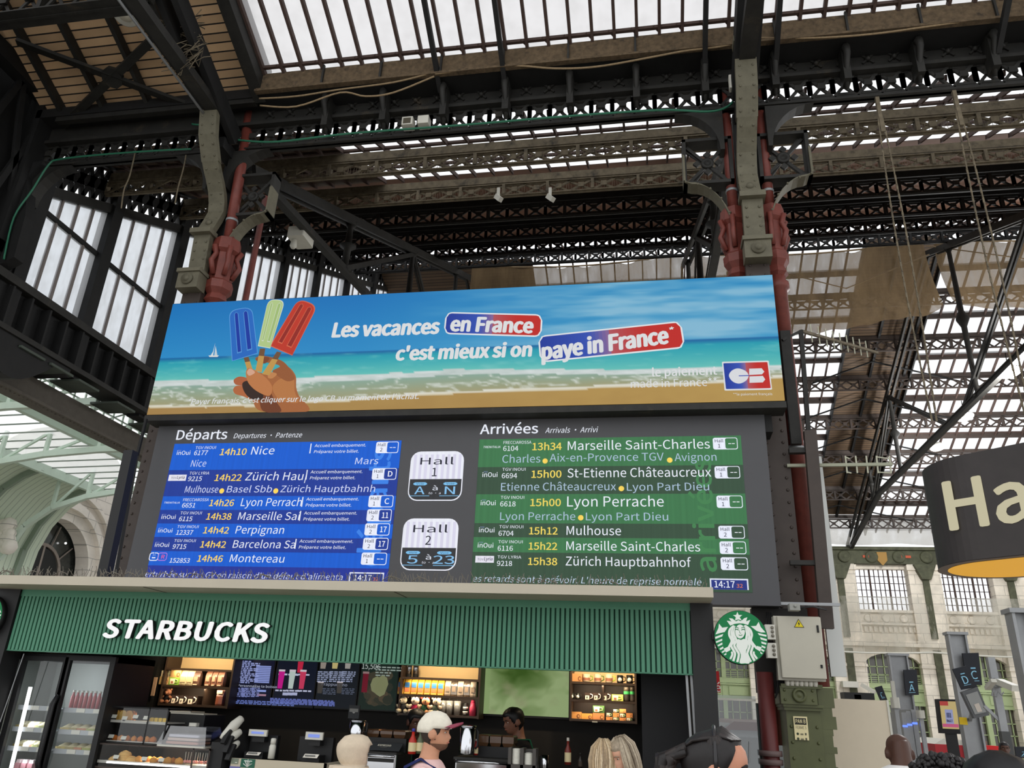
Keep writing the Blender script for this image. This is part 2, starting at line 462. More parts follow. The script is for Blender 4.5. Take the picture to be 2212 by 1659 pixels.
def glazing(n, label, x0, x1, y0, y1, zf, lift, step=0.34, cross=(), thick=0.035, deep=0.09, m_='roofglass', rail=0.05):
    g = MB(); pane_field(g, x0, x1, [y0, y1], zf, step, lift)
    o = g.build('window_%d' % n, m_, label=label, cat='roof glazing', kind='structure')
    b = MB(); k = int(round((x1 - x0) / step))
    for i in range(k + 1):
        x = x0 + (x1 - x0) * i / k
        b.bar((x, y0, zf(y0) + lift - deep / 2), (x, y1, zf(y1) + lift - deep / 2), thick, deep)
    for y in cross:
        b.bar((x0, y, zf(y) + lift - rail), (x1, y, zf(y) + lift - rail), rail, rail)
        for i in range(k + 1):
            x = x0 + (x1 - x0) * i / k
            b.bar((x - 0.09, y - 0.03, zf(y) + lift - deep / 2), (x, y + 0.07, zf(y + 0.07) + lift - deep / 2), 0.02, 0.03)
    b.build('glazing_bars', mat_bars, o)
    return o


mat_bars = mat('rust brown glazing bars', (70, 54, 48), 0.8, var=0.3, scale=8)
# near slope: skylight, boarded strip and boarded gable bay
LN = 1.05
glazing(1, 'large bright roof skylight above the hall in front of the column row', -6.0, 16.0, 8.95, 2.5, znear, LN, 0.335, cross=(8.80,), m_='skyglass', thick=0.045)
wl = MB(); wl.quad((XG, 9.36, znear(9.36) + LN), (-6.15, 9.36, znear(9.36) + LN), (-6.15, 2.5, znear(2.5) + LN), (XG, 2.5, znear(2.5) + LN))
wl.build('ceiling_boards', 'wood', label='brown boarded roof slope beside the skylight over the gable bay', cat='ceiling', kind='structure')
# ribs, braces and round boss under those boards
fr = MB()
for x in (-9.85, -9.05, -8.2, -7.35):
    fr.bar((x, 9.3, znear(9.3) + LN - 0.10), (x, 2.5, znear(2.5) + LN - 0.10), 0.07, 0.16)
xa, xb, ya, yb = -9.9, -7.2, 7.95, 9.25
f3 = lambda x, y, l=-0.22: (x, y, znear(y) + LN + l)
fr.bar(f3(xa, ya), f3(xb, yb), 0.13, 0.06); fr.bar(f3(xb, ya), f3(xa, yb), 0.13, 0.06)
fr.lathe([(0.0, -0.04), (0.18, -0.04), (0.18, 0.04), (0.0, 0.04)], f3((xa + xb) / 2, (ya + yb) / 2), (0, 0.41, 0.91), n=8, smooth=False)
fr.bar(f3(xa, 9.12, -0.2), f3(-6.2, 9.12, -0.2), 0.1, 0.3)
fr.build('roof_framing', 'iron', label='dark ribs and diagonal braces crossing under the boarded bay', cat='roof framing')
ed = MB(); ed.box((-6.16, 2.5, znear(2.5) + LN), (-6.0, 2.52, znear(2.5) + LN + 0.02))
ed.add([(-6.22, 9.1, znear(9.1) + LN - 0.35), (-6.02, 9.1, znear(9.1) + LN - 0.35), (-6.02, 9.1, znear(9.1) + LN + 0.3), (-6.22, 9.1, znear(9.1) + LN + 0.3),
        (-6.22, 2.5, znear(2.5) + LN - 0.35), (-6.02, 2.5, znear(2.5) + LN - 0.35), (-6.02, 2.5, znear(2.5) + LN + 0.3), (-6.22, 2.5, znear(2.5) + LN + 0.3)],
       [(0, 1, 2, 3), (7, 6, 5, 4), (0, 4, 5, 1), (1, 5, 6, 2), (2, 6, 7, 3), (3, 7, 4, 0)])
ed.build('trim_1', 'iron', label='dark iron kerb along the side of the skylight', cat='roof edge', kind='structure')


# ---- lattice work
def lattice(mb, x0, x1, y, z0, h, bay=0.93, cell=2, t=0.05, cusp=False, posts=True):
    """Crossed bars with bosses between two chords; y is the plane."""
    n = max(1, int(round((x1 - x0) / bay))); bw = (x1 - x0) / n; cw = bw / cell
    for i in range(n * cell):
        a = x0 + i * cw
        mb.bar((a, y, z0), (a + cw, y, z0 + h), 0.022, t * 1.25, up=(0, 1, 0)) if False else None
        mb.add(*_flat((a, z0), (a + cw, z0 + h), y - 0.02, t)); mb.add(*_flat((a, z0 + h), (a + cw, z0), y + 0.0, t))
        mb.add(*_flat((a + cw / 2 - t * 1.3, z0 + h / 2), (a + cw / 2 + t * 1.3, z0 + h / 2), y - 0.045, t * 2.4))
        if cusp:
            for e in (0, 1):
                zc = z0 + e * h; sg = 1 - 2 * e
                mb.add(*_flat((a + cw * 0.12, zc + sg * h * 0.12), (a + cw * 0.88, zc + sg * h * 0.12), y - 0.01, t))
            for e in (0.0, 1.0):
                mb.add(*_flat((a + e * cw, z0 + h * 0.18), (a + e * cw, z0 + h * 0.82), y - 0.012, t * 1.6))
    if posts:
        for i in range(n + 1):
            a = x0 + i * bw; mb.box((a - t * 0.7, y - 0.06, z0), (a + t * 0.7, y + 0.06, z0 + h))


def _flat(p, q, y, w, d=0.03):
    """A flat bar in an x-z plane."""
    (x0, z0), (x1, z1) = p, q; l = math.hypot(x1 - x0, z1 - z0); nx, nz = -(z1 - z0) / l * w / 2, (x1 - x0) / l * w / 2
    vs = [(x0 - nx, y, z0 - nz), (x1 - nx, y, z1 - nz), (x1 + nx, y, z1 + nz), (x0 + nx, y, z0 + nz)]
    vs += [(a, b + d, c) for a, b, c in vs]
    return vs, [(0, 1, 2, 3), (7, 6, 5, 4), (0, 4, 5, 1), (1, 5, 6, 2), (2, 6, 7, 3), (3, 7, 4, 0)]


def girder(label, x0, x1, y, z, h=0.62, matn='iron', bay=0.93, cusp=False, flange=0.30, group=None, spikes=False, t=0.05, latmat=None, cell=2, rail=True):
    """A lattice purlin: flanged chords, lattice, bird spikes where the photo shows them."""
    o = thing('lattice_girder', label, 'girder', ((x0 + x1) / 2, y, z), group)
    for nm, zz in (('bottom_chord', z), ('top_chord', z + h)):
        b = MB(); b.box((x0, y - flange / 2, zz - 0.012), (x1, y + flange / 2, zz + 0.012)); b.box((x0, y - 0.02, zz - 0.03), (x1, y + 0.02, zz + 0.03))
        if rail and zz > z: b.box((x0, y - .03, zz + .05), (x1, y + .03, zz + .22), m=0)
        b.build(nm, matn, o)
    l = MB(); lattice(l, x0, x1, y, z + 0.02, h - 0.04, bay, cell=cell, cusp=cusp, t=t); l.build('lattice', latmat or matn, o)
    if spikes:
        s = MB(); x = x0 + 0.2
        while x < x1:
            s.bar((x, y - flange / 2 + 0.03, z), (x + RN.uniform(-.02, .02), y - flange / 2 + 0.02, z + RN.uniform(.12, .2)), 0.006); x += 0.055
        s.build('bird_spikes', 'iron_dusty', o)
    return o


# valley girder over the columns, seen from below
vg = thing('valley_girder', 'deep dark valley girder with star bosses carried by the two columns', 'girder', (-1, YC, 10.1))
b = MB(); b.box((XG, YC - 0.07, 10.11), (9.5, YC + 0.07, 10.14)); b.box((XG, YC - 0.02, 10.11), (9.5, YC + 0.02, 10.21)); b.build('bottom_chord', 'iron', vg)
b = MB(); b.box((XG, YC - 0.05, 10.60), (9.5, YC + 0.05, 11.25)); b.box((XG, YC - 0.12, 10.56), (9.5, YC + 0.12, 10.62)); b.build('web_plate', 'iron', vg)
x = -6.05
while x < 9.4:
    b = MB()
    b.lathe([(0.0, 0.0), (0.05, 0.0), (0.035, 0.05), (0.0, 0.07)], (x, YC - 0.05, 10.80), (0, -1, 0), n=8)
    for k in range(4):
        a = math.pi / 4 + k * math.pi / 2
        b.bar((x, YC - 0.06, 10.80), (x + 0.11 * math.cos(a), YC - 0.06, 10.80 + 0.11 * math.sin(a)), 0.03, 0.03)
    b.build('boss', 'iron', vg); x += 0.36
b = MB(); lattice(b, XG, 9.5, YC, 10.20, 0.40, 0.64, cusp=True, posts=False, t=0.042); b.build('lattice', 'iron', vg)
b = MB(); b.box((-6.1, 8.88, 10.86), (9.5, 8.93, 11.22)); b.box((-6.1, 8.84, 10.84), (9.5, 8.93, 10.88)); b.build('gutter_lip', 'dust', vg)
b = MB(); b.box((-6.1, 8.93, 10.86), (9.5, 9.36, 10.92)); b.box((XG, 9.05, 10.92), (-6.1, 9.35, 11.1)); b.build('gutter', 'iron_black', vg)
for px in (700, 825, 955, 1090, 1230, 1375, 1525, 1678, 1835, 1995, 2160):
    p = at(px, 215 - (px - 1200) * 0.07, Y=9.12); x = p.x; b = MB()
    b.box((x - 0.05, 9.14, 10.30), (x + 0.05, 9.36, 10.9))
    b.tube([(x, 9.28, 10.22), (x, 9.16, 10.5), (x, 9.04, 10.68), (x, 9.06, 10.80), (x, 9.2, 10.86)], [0.03, 0.04, 0.05, 0.06, 0.04], 7)
    b.bar((x, 8.86, 11.25), (x, 8.86, 10.88), 0.03, 0.04); b.build('bracket', 'iron', vg)
for px0, px1 in ((915, 952), (1063, 1092), (1521, 1522), (1684, 1675), (2180, 2155)):
    p = at(px1, 195 - (px1 - 1000) * 0.07, Y=9.15); t_ = at(px0, 0, Y=8.3)
    b = MB(); b.bar(p, (p.x, 7.6, znear(7.6) + LN - 0.25), 0.07, 0.09); b.build('hanger_bar', 'iron_black', vg)
for x0, x1 in ((-10.2, -6.9), (-6.6, 1.2), (1.8, 9.4)):   # curved corner plates at the chord ends
    for x, s in ((x0, 1), (x1, -1)):
        pts = [(x, 9.35)] + [(x + s * (0.06 + 0.62 * (1 - math.cos(t))), 9.35 + 0.70 * math.sin(t)) for t in [i * math.pi / 16 for i in range(9)]] + [(x, 10.06)]
        b = MB(); b.prism(pts, YC - 0.1, YC + 0.1); b.build('corner_plate', 'iron', vg)

# far bay, rising slope: glass, boards, glass
LF = 0.66
glazing(2, 'glazed strip of the far roof just behind the valley girder', XG, 17, 9.9, 13.25, zrise, LF, 0.40, cross=(11.0, 12.2))
q = MB(); q.quad((XG, 13.2, zrise(13.2) + LF), (22, 13.2, zrise(13.2) + LF), (22, 22.4, zrise(22.4) + LF), (XG, 22.4, zrise(22.4) + LF))
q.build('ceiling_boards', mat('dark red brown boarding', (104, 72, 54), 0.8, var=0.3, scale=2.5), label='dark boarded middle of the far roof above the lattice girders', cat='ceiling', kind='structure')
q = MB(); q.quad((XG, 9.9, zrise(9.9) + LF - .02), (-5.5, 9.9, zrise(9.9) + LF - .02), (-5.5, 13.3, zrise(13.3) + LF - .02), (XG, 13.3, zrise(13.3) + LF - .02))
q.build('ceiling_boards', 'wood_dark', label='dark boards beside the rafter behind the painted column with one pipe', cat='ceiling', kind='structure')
glazing(3, 'bright ridge skylight at the top of the far roof', XG, 22, 22.3, YR, zrise, LF, 0.40)
glazing(4, 'long glazed far slope running down to the stone building', -4.2, 7.8, YR, 40.9, zfall, LF, 0.52, cross=(27.6, 30.3, 32.3, 34.4, 36.5, 38.7), thick=0.05, deep=0.12)
glazing(5, 'glazed far slope beyond the dark boarded strip', 10.5, 24, YR, 40.9, zfall, LF, 0.52, cross=(27.6, 30.3, 32.3, 34.4, 36.5, 38.7), thick=0.05, deep=0.12)
q = MB(); q.quad((7.8, YR, zfall(YR) + LF), (10.5, YR, zfall(YR) + LF), (10.5, 39.7, zfall(39.7) + LF), (7.8, 39.7, zfall(39.7) + LF))
q.quad((XG, YR, zfall(YR) + LF), (-4.2, YR, zfall(YR) + LF), (-4.2, 40.9, zfall(40.9) + LF), (XG, 40.9, zfall(40.9) + LF))
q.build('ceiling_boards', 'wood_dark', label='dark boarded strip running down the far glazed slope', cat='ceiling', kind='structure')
q = MB()
for x in (7.8, 10.5):
    q.bar((x, YR, zfall(YR) + LF - .12), (x, 40.9, zfall(40.9) + LF - .12), 0.06, 0.3)
for x in (9.0, 10.3):
    q.bar((x, YR, zfall(YR) + LF - .08), (x, 39.7, zfall(39.7) + LF - .08), 0.09, 0.14)
for y0 in (29.3, 31.2, 33.3, 35.4, 37.7):
    g = lambda x, y: (x, y, zfall(y) + LF - .3)
    q.bar(g(6.6, y0 + 2), g(8.9, y0 + .9), 0.05, 0.05); q.bar(g(8.9, y0 + .9), g(12.7, y0 + 2.1), 0.05, 0.05)
q.build('roof_framing', 'iron_black', label='dark ribs and cross braces of the boarded strip on the far slope', cat='roof framing')

# lattice purlins of the far bay
RISE = [(11.0, 'iron_dusty', True), (13.25, 'iron_dusty', True), (15.6, 'iron', False), (18.1, 'iron_black', False), (20.7, 'iron_black', False), (23.1, 'iron_black', False)]
LABR = ['bright dusty lattice girder with bird spikes right behind the valley girder', 'dusty spiked lattice girder, second behind the valley girder, with two small cameras',
        'dark lattice girder, third behind the valley girder, before dim boards', 'dark lattice girder, fourth behind the valley girder',
        'dark lattice girder, fifth behind the valley girder', 'dark lattice girder with bright gaps just above the netting']
for (y, mt, sp), lb in zip(RISE, LABR):
    girder(lb, XG, 0.50 * y + 4.5, y, zrise(y) + .02, 0.28 if sp else .40, mt, 0.93, flange=0.10, cusp=not sp, spikes=sp, t=0.045 if sp else 0.05)
FALL = [27.3, 29.3, 31.2, 33.3, 35.4, 37.7, 39.7]
LABF = ['lattice girder of the far slope half hidden by the brown netting', 'topmost clear lattice girder on the glazed far slope below the netting', 'second lattice girder down the glazed far slope',
        'third lattice girder down the glazed far slope', 'fourth lattice girder down the glazed far slope', 'fifth lattice girder down the far slope, level with the drum sign',
        'lowest lattice girder of the far slope above the stone building']
for y, lb in zip(FALL, LABF):
    girder(lb, XG, 23.5, y, zfall(y), 0.42, 'iron_brown', 1.0, flange=0.10, cusp=False, t=0.06)
    # the brown plate above it
    p = MB(); p.box((-4.2, y - 0.9, zfall(y - 0.9) + LF - 0.2), (7.8, y - 0.84, zfall(y - .9) + LF + 0.08)); p.box((10.5, y - 0.9, zfall(y - .9) + LF - 0.2), (23.5, y - 0.84, zfall(y - .9) + LF + 0.08))
    p.build('trim_%d' % (2 + FALL.index(y)), 'iron_brown', label='brown plate between glass strips, ' + lb, cat='roof edge', kind='structure')


# ---- trusses
def truss(label, x, sgn=1, far=False, matn='iron'):
    """Rafter, tie, posts and diagonals of one frame across a bay, in the plane x."""
    o = thing('roof_truss', label, 'truss', (x, YC, 10))
    b = MB()
    for dx in (-0.10, 0.10):
        b.bar((x + dx, 9.9, zrise(9.9) - .1), (x + dx, YR, zrise(YR) - .1), 0.07, 0.2)
        b.bar((x + dx, YR, zfall(YR) - .1), (x + dx, 41, zfall(41) - .1), 0.07, 0.2)
    b.build('rafter', matn, o)
    b = MB(); P = [(9.9, 10.2), (15.8, 10.95), (34.6, 10.95), (41.0, 9.7)]
    for (a, c), (d, e) in zip(P[:-1], P[1:]):
        b.bar((x, a, c), (x, d, e), 0.16, 0.14)
        b.bar((x - 0.1, a, c + .08), (x - 0.1, d, e + .08), 0.03, 0.03)
    b.build('tie', matn, o)
    for y, w in ((14.2, 0), (18.6, 1), (23.4, 0), (31.4, 0), (35.6, 0)):
        b = MB(); zt = (zrise(y) if y < YR else zfall(y)) - .15; zb = 10.95 if y > 15.8 else 10.2 + (y - 9.9) * .127
        L_ = zt - zb
        b.lathe([(0.16, 0), (0.07, 0.15), (0.09, L_ * .45), (0.2, L_ * .5), (0.09, L_ * .55), (0.07, L_ - .15), (0.16, L_)], (x, y, zb), n=8)
        b.build('post', matn, o)
    for (a, c), (d, e) in (((14.2, 10.8), (18.6, zrise(18.6) - .2)), ((18.6, zrise(18.6) - .2), (24.5, 11.0)), ((31.4, zfall(31.4) - .2), (26, 11.0)), ((31.4, zfall(31.4) - .2), (35.6, 10.9))):
        b = MB(); b.bar((x - .05, a, c), (x - .05, d, e), 0.05, 0.12); b.bar((x + .05, a, c), (x + .05, d, e), 0.05, 0.12); b.build('diagonal', matn, o)
    return o


truss('dark far roof truss behind the painted column that has one tall pipe', -6.6)
truss('dark far roof truss behind the riveted column with two red pipes', 1.5)
truss('dark roof truss over the boarded strip near the drum sign', 9.7)


def near_truss(label, x):
    o = thing('roof_truss', label, 'truss', (x, YC, 10))
    b = MB()
    for dx in (-0.12, 0.12): b.bar((x + dx, 9.2, znear(9.2) + .1), (x + dx, 2.5, znear(2.5) + .1), 0.1, 0.3)
    b.build('rafter', 'iron_black', o)
    b = MB(); b.box((x - .11, 2.5, 10.28), (x + .11, 9.2, 10.42)); b.build('tie', 'iron', o)
    return o


near_truss('dark truss over the viewer leading to the painted column with one pipe', -6.6)
near_truss('dark truss over the viewer leading to the column with two red pipes', 1.5)
q = MB(); q.tube([(-6.72, 3.0, 10.26), (-6.72, 9.15, 10.24)], 0.02, 6); q.build('conduit', MT['galv'], label='thin bright conduit along the underside of the truss tie', cat='conduit')
girder('dark lattice girder under the boarded bay at the top corner', XG, -6.75, 7.0, at(130, 30, Y=7.0).z, 0.75, 'iron', 0.8, flange=0.3)

# ---- gable screen: posts, sill girder and windows (plane x = XG)
GY = [9.62, 11.32, 13.42, 15.72, 18.02, 20.12, 22.4, 24.8, 27.2]
zs = 8.0
sc_ = thing('gable_screen', 'black iron frame of the side windows with arched lattice over them', 'window frame', (XG, 12, zs))
for y in GY:
    b = MB(); b.box((XG - .14, y - .13, zs - 1.0), (XG + .14, y + .13, zrise(y) + .3)); b.build('post', 'iron_black', sc_)
b = MB(); b.box((XG - .12, 3, zs - .12), (XG + .22, 30, zs + .02)); b.build('sill_rail', 'iron', sc_)
b = MB()
for y0, y1 in zip(GY[:-1], GY[1:]):
    b.bar((XG, y0, zrise(y0) - .25), (XG, y1, zrise(y1) - .25), 0.16, 0.18)
b.build('head_rail', 'iron', sc_)
b = MB()
for y0, y1 in zip(GY[:-1], GY[1:]):
    n = 6
    for i in range(n):
        ya = y0 + .1 + (y1 - y0 - .2) * i / n; w = (y1 - y0 - .2) / n
        for s in (0, 1):
            za, zb = zrise(ya), zrise(ya + w)
            b.bar((XG, ya, za - .15 if s else za + .6), (XG, ya + w, zb + .6 if s else zb - .15), 0.05, 0.10)
        b.bar((XG, ya, zrise(ya) + .22), (XG, ya + w, zrise(ya + w) + .22), 0.05, 0.22)
b.build('lattice', 'iron_black', sc_)
b = MB()
for y0, y1 in zip(GY[:-1], GY[1:]):
    b.bar((XG + .02, y0, zrise(y0) + .75), (XG + .02, y1, zrise(y1) + .75), 0.2, 0.3)
b.build('rafter', 'iron_black', sc_)
mat_gb = mat('grey painted bars', (120, 112, 108), 0.7)
for i, (y0, y1) in enumerate(zip(GY[:-1], GY[1:])):
    w = MB(); a, c = y0 + .13, y1 - .13
    w.add([(XG, a, zs), (XG, c, zs), (XG, c, zrise(c) - .3), (XG, a, zrise(a) - .3)], [(0, 1, 2, 3)])
    ordn = ['first', 'second', 'third', 'fourth', 'fifth', 'sixth', 'seventh', 'eighth'][i]
    wo = w.build('window_%d' % (6 + i), 'gableglass', label='%s tall dirty side window of the gable screen counting from the hall front' % ordn, cat='window', kind='structure')
    fb = MB()
    for k in range(1, 4):
        y = a + (c - a) * k / 4; fb.box((XG - .03, y - .022, zs), (XG + .03, y + .022, zrise(y) - .3))
    fb.build('glazing_bars', mat_gb, wo)
    fb = MB(); fb.box((XG - .05, a, 9.48), (XG + .05, c, 9.56)); fb.build('transom', 'iron_black', wo)
# girder under the windows
gg = thing('side_girder', 'deep black girder with riveted flanges under the gable windows', 'girder', (XG, 12, 6.6))
b = MB(); b.box((XG - .06, 3, 7.15), (XG + .04, 30, 7.9)); b.build('web_plate', 'iron_black', gg)
b = MB(); b.box((XG - .25, 3, 7.06), (XG + .3, 30, 7.15)); b.build('flange', 'iron', gg)
y = 3.2
while y < 22:
    b = MB(); b.bar((XG + .05, y, 7.16), (XG + .28, y, 7.16), .02, .02); b.prism([(y, 7.15), (y + .04, 7.15), (y + .04, 7.85), (y, 7.85)], XG + .04, XG + .22, 'X'); y += .42; b.build('stiffener', 'iron_black', gg)
b = MB(); b.box((XG - .5, 3, 6.50), (XG - .38, 30, 6.9)); b.box((XG - .62, 3, 6.46), (XG - .26, 30, 6.51))
for k in range(120):
    yy = 9 + k * .1; b.ball((XG - .35, yy, 6.45), .018, 5)
b.build('lower_chord', mat('grey riveted iron', (86, 80, 72), .7, var=.2), gg)
pm = mat('grey green plate', (70, 78, 70), .7, var=.2)
for y0 in (9.9, 10.6, 11.3, 12.4, 13.6):
    b = MB(); b.box((XG - .3, y0, 6.93), (XG + .3, y0 + .55, 6.97)); b.build('cover_plate', pm, gg)
b = MB()
pts = [(9.0, 7.0)] + [(9.0 + 1.9 * t, 6.95 - .55 * math.sin(math.pi * min(1, t * 1.1)) ** 1) for t in [i / 10 for i in range(11)]] + [(11.1, 6.9), (11.1, 7.1), (9.0, 7.1)]
b.prism(pts, XG - .45, XG + .25, 'X'); b.build('bracket', 'iron_black', gg)
# stout corner mass where the gable meets the valley girder
q = thing('gable_column', 'black corner column of the gable screen with green cable down its face', 'column', (XG, YC, 6.6))
b = MB(); b.box((XG - .3, YC - .35, 6.6), (XG + .1, YC + .2, 11.6)); b.build('shaft', 'iron_black', q)
b = MB(); b.prism([(XG, 8.0), (XG + .35, 8.2), (XG + .3, 9.0), (XG + .1, 9.8), (XG + .3, 10.1), (XG - .1, 10.1), (XG - .2, 8.0)], YC - .2, YC); b.build('bracket', 'iron_black', q)
b = MB(); b.box((XG - .1, 2.5, 8.3), (XG + .1, 9.2, 8.5))
for i in range(7):
    y0 = 4.4 + .7 * i; b.bar((XG, y0, 8.5), (XG, y0 + .7, 11.4), .06, .1); b.bar((XG, y0 + .7, 8.5), (XG, y0, 11.4), .06, .1)
b.box((XG - .12, 2.5, 11.3), (XG + .12, 9.2, 11.6)); b.build('side_lattice', 'iron_black', q)
b = MB(); b.quad((XG - .2, 2.5, 6.9), (XG - .2, 9.3, 6.9), (XG - .2, 9.3, 11.8), (XG - .2, 2.5, 11.8)); b.build('backing_plate', 'iron_black', q)
# ================================================================ columns, pipes, things hung in the roof
PROF = [(2.05, 9.10), (5.1, 9.14), (7.40, 9.2), (8.36, 9.12), (8.65, 9.24), (8.95, 9.34), (9.25, 9.2), (9.5, 8.94), (9.85, 8.70), (10.55, 8.52)]


def prof_y(z):
    for (a, ya), (b, yb) in zip(PROF[:-1], PROF[1:]):
        if a <= z <= b: return ya + (yb - ya) * (z - a) / (b - a)
    return PROF[-1][1]


def column(label, x, base_mat='iron_brown', sides=(-1, 1)):
    o = thing('iron_column', label, 'column', (x, 9.4, 0))
    hw = 0.135
    def plate(name, zz, mt, w=hw, th=0.1):
        b = MB(); b.loft([[(x - w, prof_y(z), z), (x + w, prof_y(z), z), (x + w, prof_y(z) + th, z), (x - w, prof_y(z) + th, z)] for z in zz])
        z = zz[0] + .07
        while z < zz[-1] - .03:
            for s in (-1, 1):
                b.ball((x + s * w * .62, prof_y(z), z), 0.02, 6, sq=(1, .8, 1))
            z += .145
        return b.build(name, mt, o)
    plate('front_plate', [7.42, 7.9, 8.38], 'iron_olive')
    plate('curved_plate', [8.38, 8.7, 8.9, 9.05, 9.2, 9.35, 9.45, 9.55], 'iron_olive')
    plate('head_plate', [9.55, 9.9, 10.55], 'iron_olive', 0.145)
    plate('lower_plate', [2.05, 3.5, 5.1, 7.40], base_mat, 0.15)
    b = MB(); b.box((x - .17, 9.02, 7.36), (x + .17, 9.24, 7.66)); b.box((x - .19, 8.99, 7.62), (x + .19, 9.24, 7.68))
    b.lathe([(.09, 0), (.09, .03), (.05, .03), (.05, .05), (0.0, .06)], (x, 9.02, 7.5), (0, -1, 0), n=14)
    b.box((x - .17, 9.04, 8.34), (x + .17, 9.26, 8.42)); b.box((x - .16, 8.45, 10.5), (x + .16, 8.65, 10.6)); b.box((x - .14, prof_y(9) - .02, 8.72), (x + .14, prof_y(9), 8.76))
    b.lathe([(.05, 0), (.05, .02), (0.0, .04)], (x, 9.22, 8.62), (0, -1, 0), n=12)
    b.build('mouldings', 'iron_olive', o)
    b = MB(); b.box((x - .12, 9.27, 2.0), (x + .12, 9.6, 8.3)); b.box((x - .12, 9.46, 8.3), (x + .12, 9.6, 10.1)); b.box((x - .1, 9.0, 9.9), (x + .1, 9.5, 10.1)); b.build('core', 'iron_black', o)
    for s in sides:       # openwork side brackets with a flower
        b = MB(); x0 = x + s * .2; x1 = x + s * .85; y0, y1 = 9.42, 9.54
        for (p, q) in (((x0, 8.85), (x1, 8.85)), ((x0, 9.6), (x1, 9.6)), ((x1, 8.85), (x1, 9.6)), ((x0, 8.85), (x0, 9.6))):
            b.bar((p[0], 9.46, p[1]), (q[0], 9.46, q[1]), .22, .05, up=(0, 1, 0)) if False else b.box((min(p[0], q[0]) - .025, 9.36, min(p[1], q[1]) - .025), (max(p[0], q[0]) + .025, 9.58, max(p[1], q[1]) + .025))
        cx, cz = (x0 + x1) / 2, 9.22
        for k in range(4):
            a = math.pi / 4 + k * math.pi / 2; e = (cx + .40 * math.cos(a), 9.47, cz + .46 * math.sin(a)); b.bar((cx, 9.47, cz), e, .045, .045)
            b.bar((cx, 9.49, cz), (cx + .40 * math.cos(a + .12), 9.49, cz + .46 * math.sin(a + .12)), .025, .03)
            c2 = (cx + .15 * math.cos(a + math.pi / 4), cz + .15 * math.sin(a + math.pi / 4))
            b.prism([(c2[0] + .055 * math.cos(t), c2[1] + .055 * math.sin(t)) for t in (0, math.pi / 2, math.pi, 3 * math.pi / 2)], 9.42, 9.46)
        b.lathe([(.09, 0), (.09, .05), (.05, .05), (.04, .02), (0.0, .02)], (cx, 9.46, cz), (0, -1, 0), n=14)
        b.build('openwork_panel', 'iron', o)
        b = MB(); pts = [(x1, 8.9)] + [(x + s * (.25 + .58 * math.cos(t) ** 1.0) if True else 0, 8.85 - .85 * math.sin(t)) for t in [i * math.pi / 20 for i in range(11)]]
        pts = [(x1, 9.3), (x1, 8.84)] + [(x + s * (.22 + .55 * (1 - math.sin(t))), 8.80 - .95 * (1 - math.cos(t))) for t in [i * math.pi / 20 for i in range(11)]]
        for (a, c), (d, e) in zip(pts[:-1], pts[1:]): b.bar((a, 9.45, c), (d, 9.45, e), .22, .035, up=(0, 1, 0)) if False else b.add([(a, 9.32, c), (a, 9.56, c), (d, 9.56, e), (d, 9.32, e), (a + s * .03, 9.32, c + .03), (a + s * .03, 9.56, c + .03), (d + s * .03, 9.56, e + .03), (d + s * .03, 9.32, e + .03)], [(0, 1, 2, 3), (7, 6, 5, 4), (0, 4, 5, 1), (1, 5, 6, 2), (2, 6, 7, 3), (3, 7, 4, 0)])
        for i, (a, c) in enumerate(pts[1::2]): b.ball((a, 9.32, c), .02, 5)
        b.build('curved_bracket', 'iron_olive', o)
    return o


column('riveted olive iron column behind the left ends of the beach poster', -6.64, sides=(1,))['label'] = 'riveted olive column with an S curved head and one tall red pipe'
rc = column('straight riveted olive column with a red pipe at each side', 1.48)
# green pedestal of the second column
b = MB()
b.loft([[(1.30, 8.86, z), (1.63, 8.86, z), (1.63, 9.3, z), (1.30, 9.3, z)] for z in (0, 1.96)])
b.box((1.27, 8.80, 1.975), (1.66, 9.3, 2.0)); b.box((1.25, 8.78, 2.0), (1.60, 9.3, 2.17)); b.box((1.26, 8.77, 2.15), (1.66, 9.3, 2.19)); b.box((1.28, 8.82, 1.945), (1.65, 9.3, 1.975))
for z in [.2 + .145 * i for i in range(12)]:
    for s in (1.34, 1.585): b.ball((s, 8.86, z), .017, 6)
for s in (1.29, 1.56):
    b.ball((s, 8.78, 2.04), .015, 6); b.ball((s, 8.78, 2.13), .015, 6)
b.lathe([(.07, 0), (.07, .02), (.045, .03), (.045, .01), (.02, .02), (0, .03)], (1.43, 8.78, 2.085), (0, -1, 0), n=16)
for z0, z1, w in ((1.98, 2.17, .16), (1.9, 1.98, .13), (1.78, 1.9, .16), (1.72, 1.78, .12), (1.62, 1.72, .11), (1.56, 1.62, .14), (1.44, 1.56, .11), (1.36, 1.44, .13), (0, 1.36, .11)):
    b.loft([[(1.63, 8.92, z), (1.63 + w, 8.94, z), (1.63 + w, 9.3, z), (1.63, 9.3, z)] for z in (z0, z1)])
b.build('pedestal', 'green_iron', rc)['label'] = 'olive green riveted pedestal'


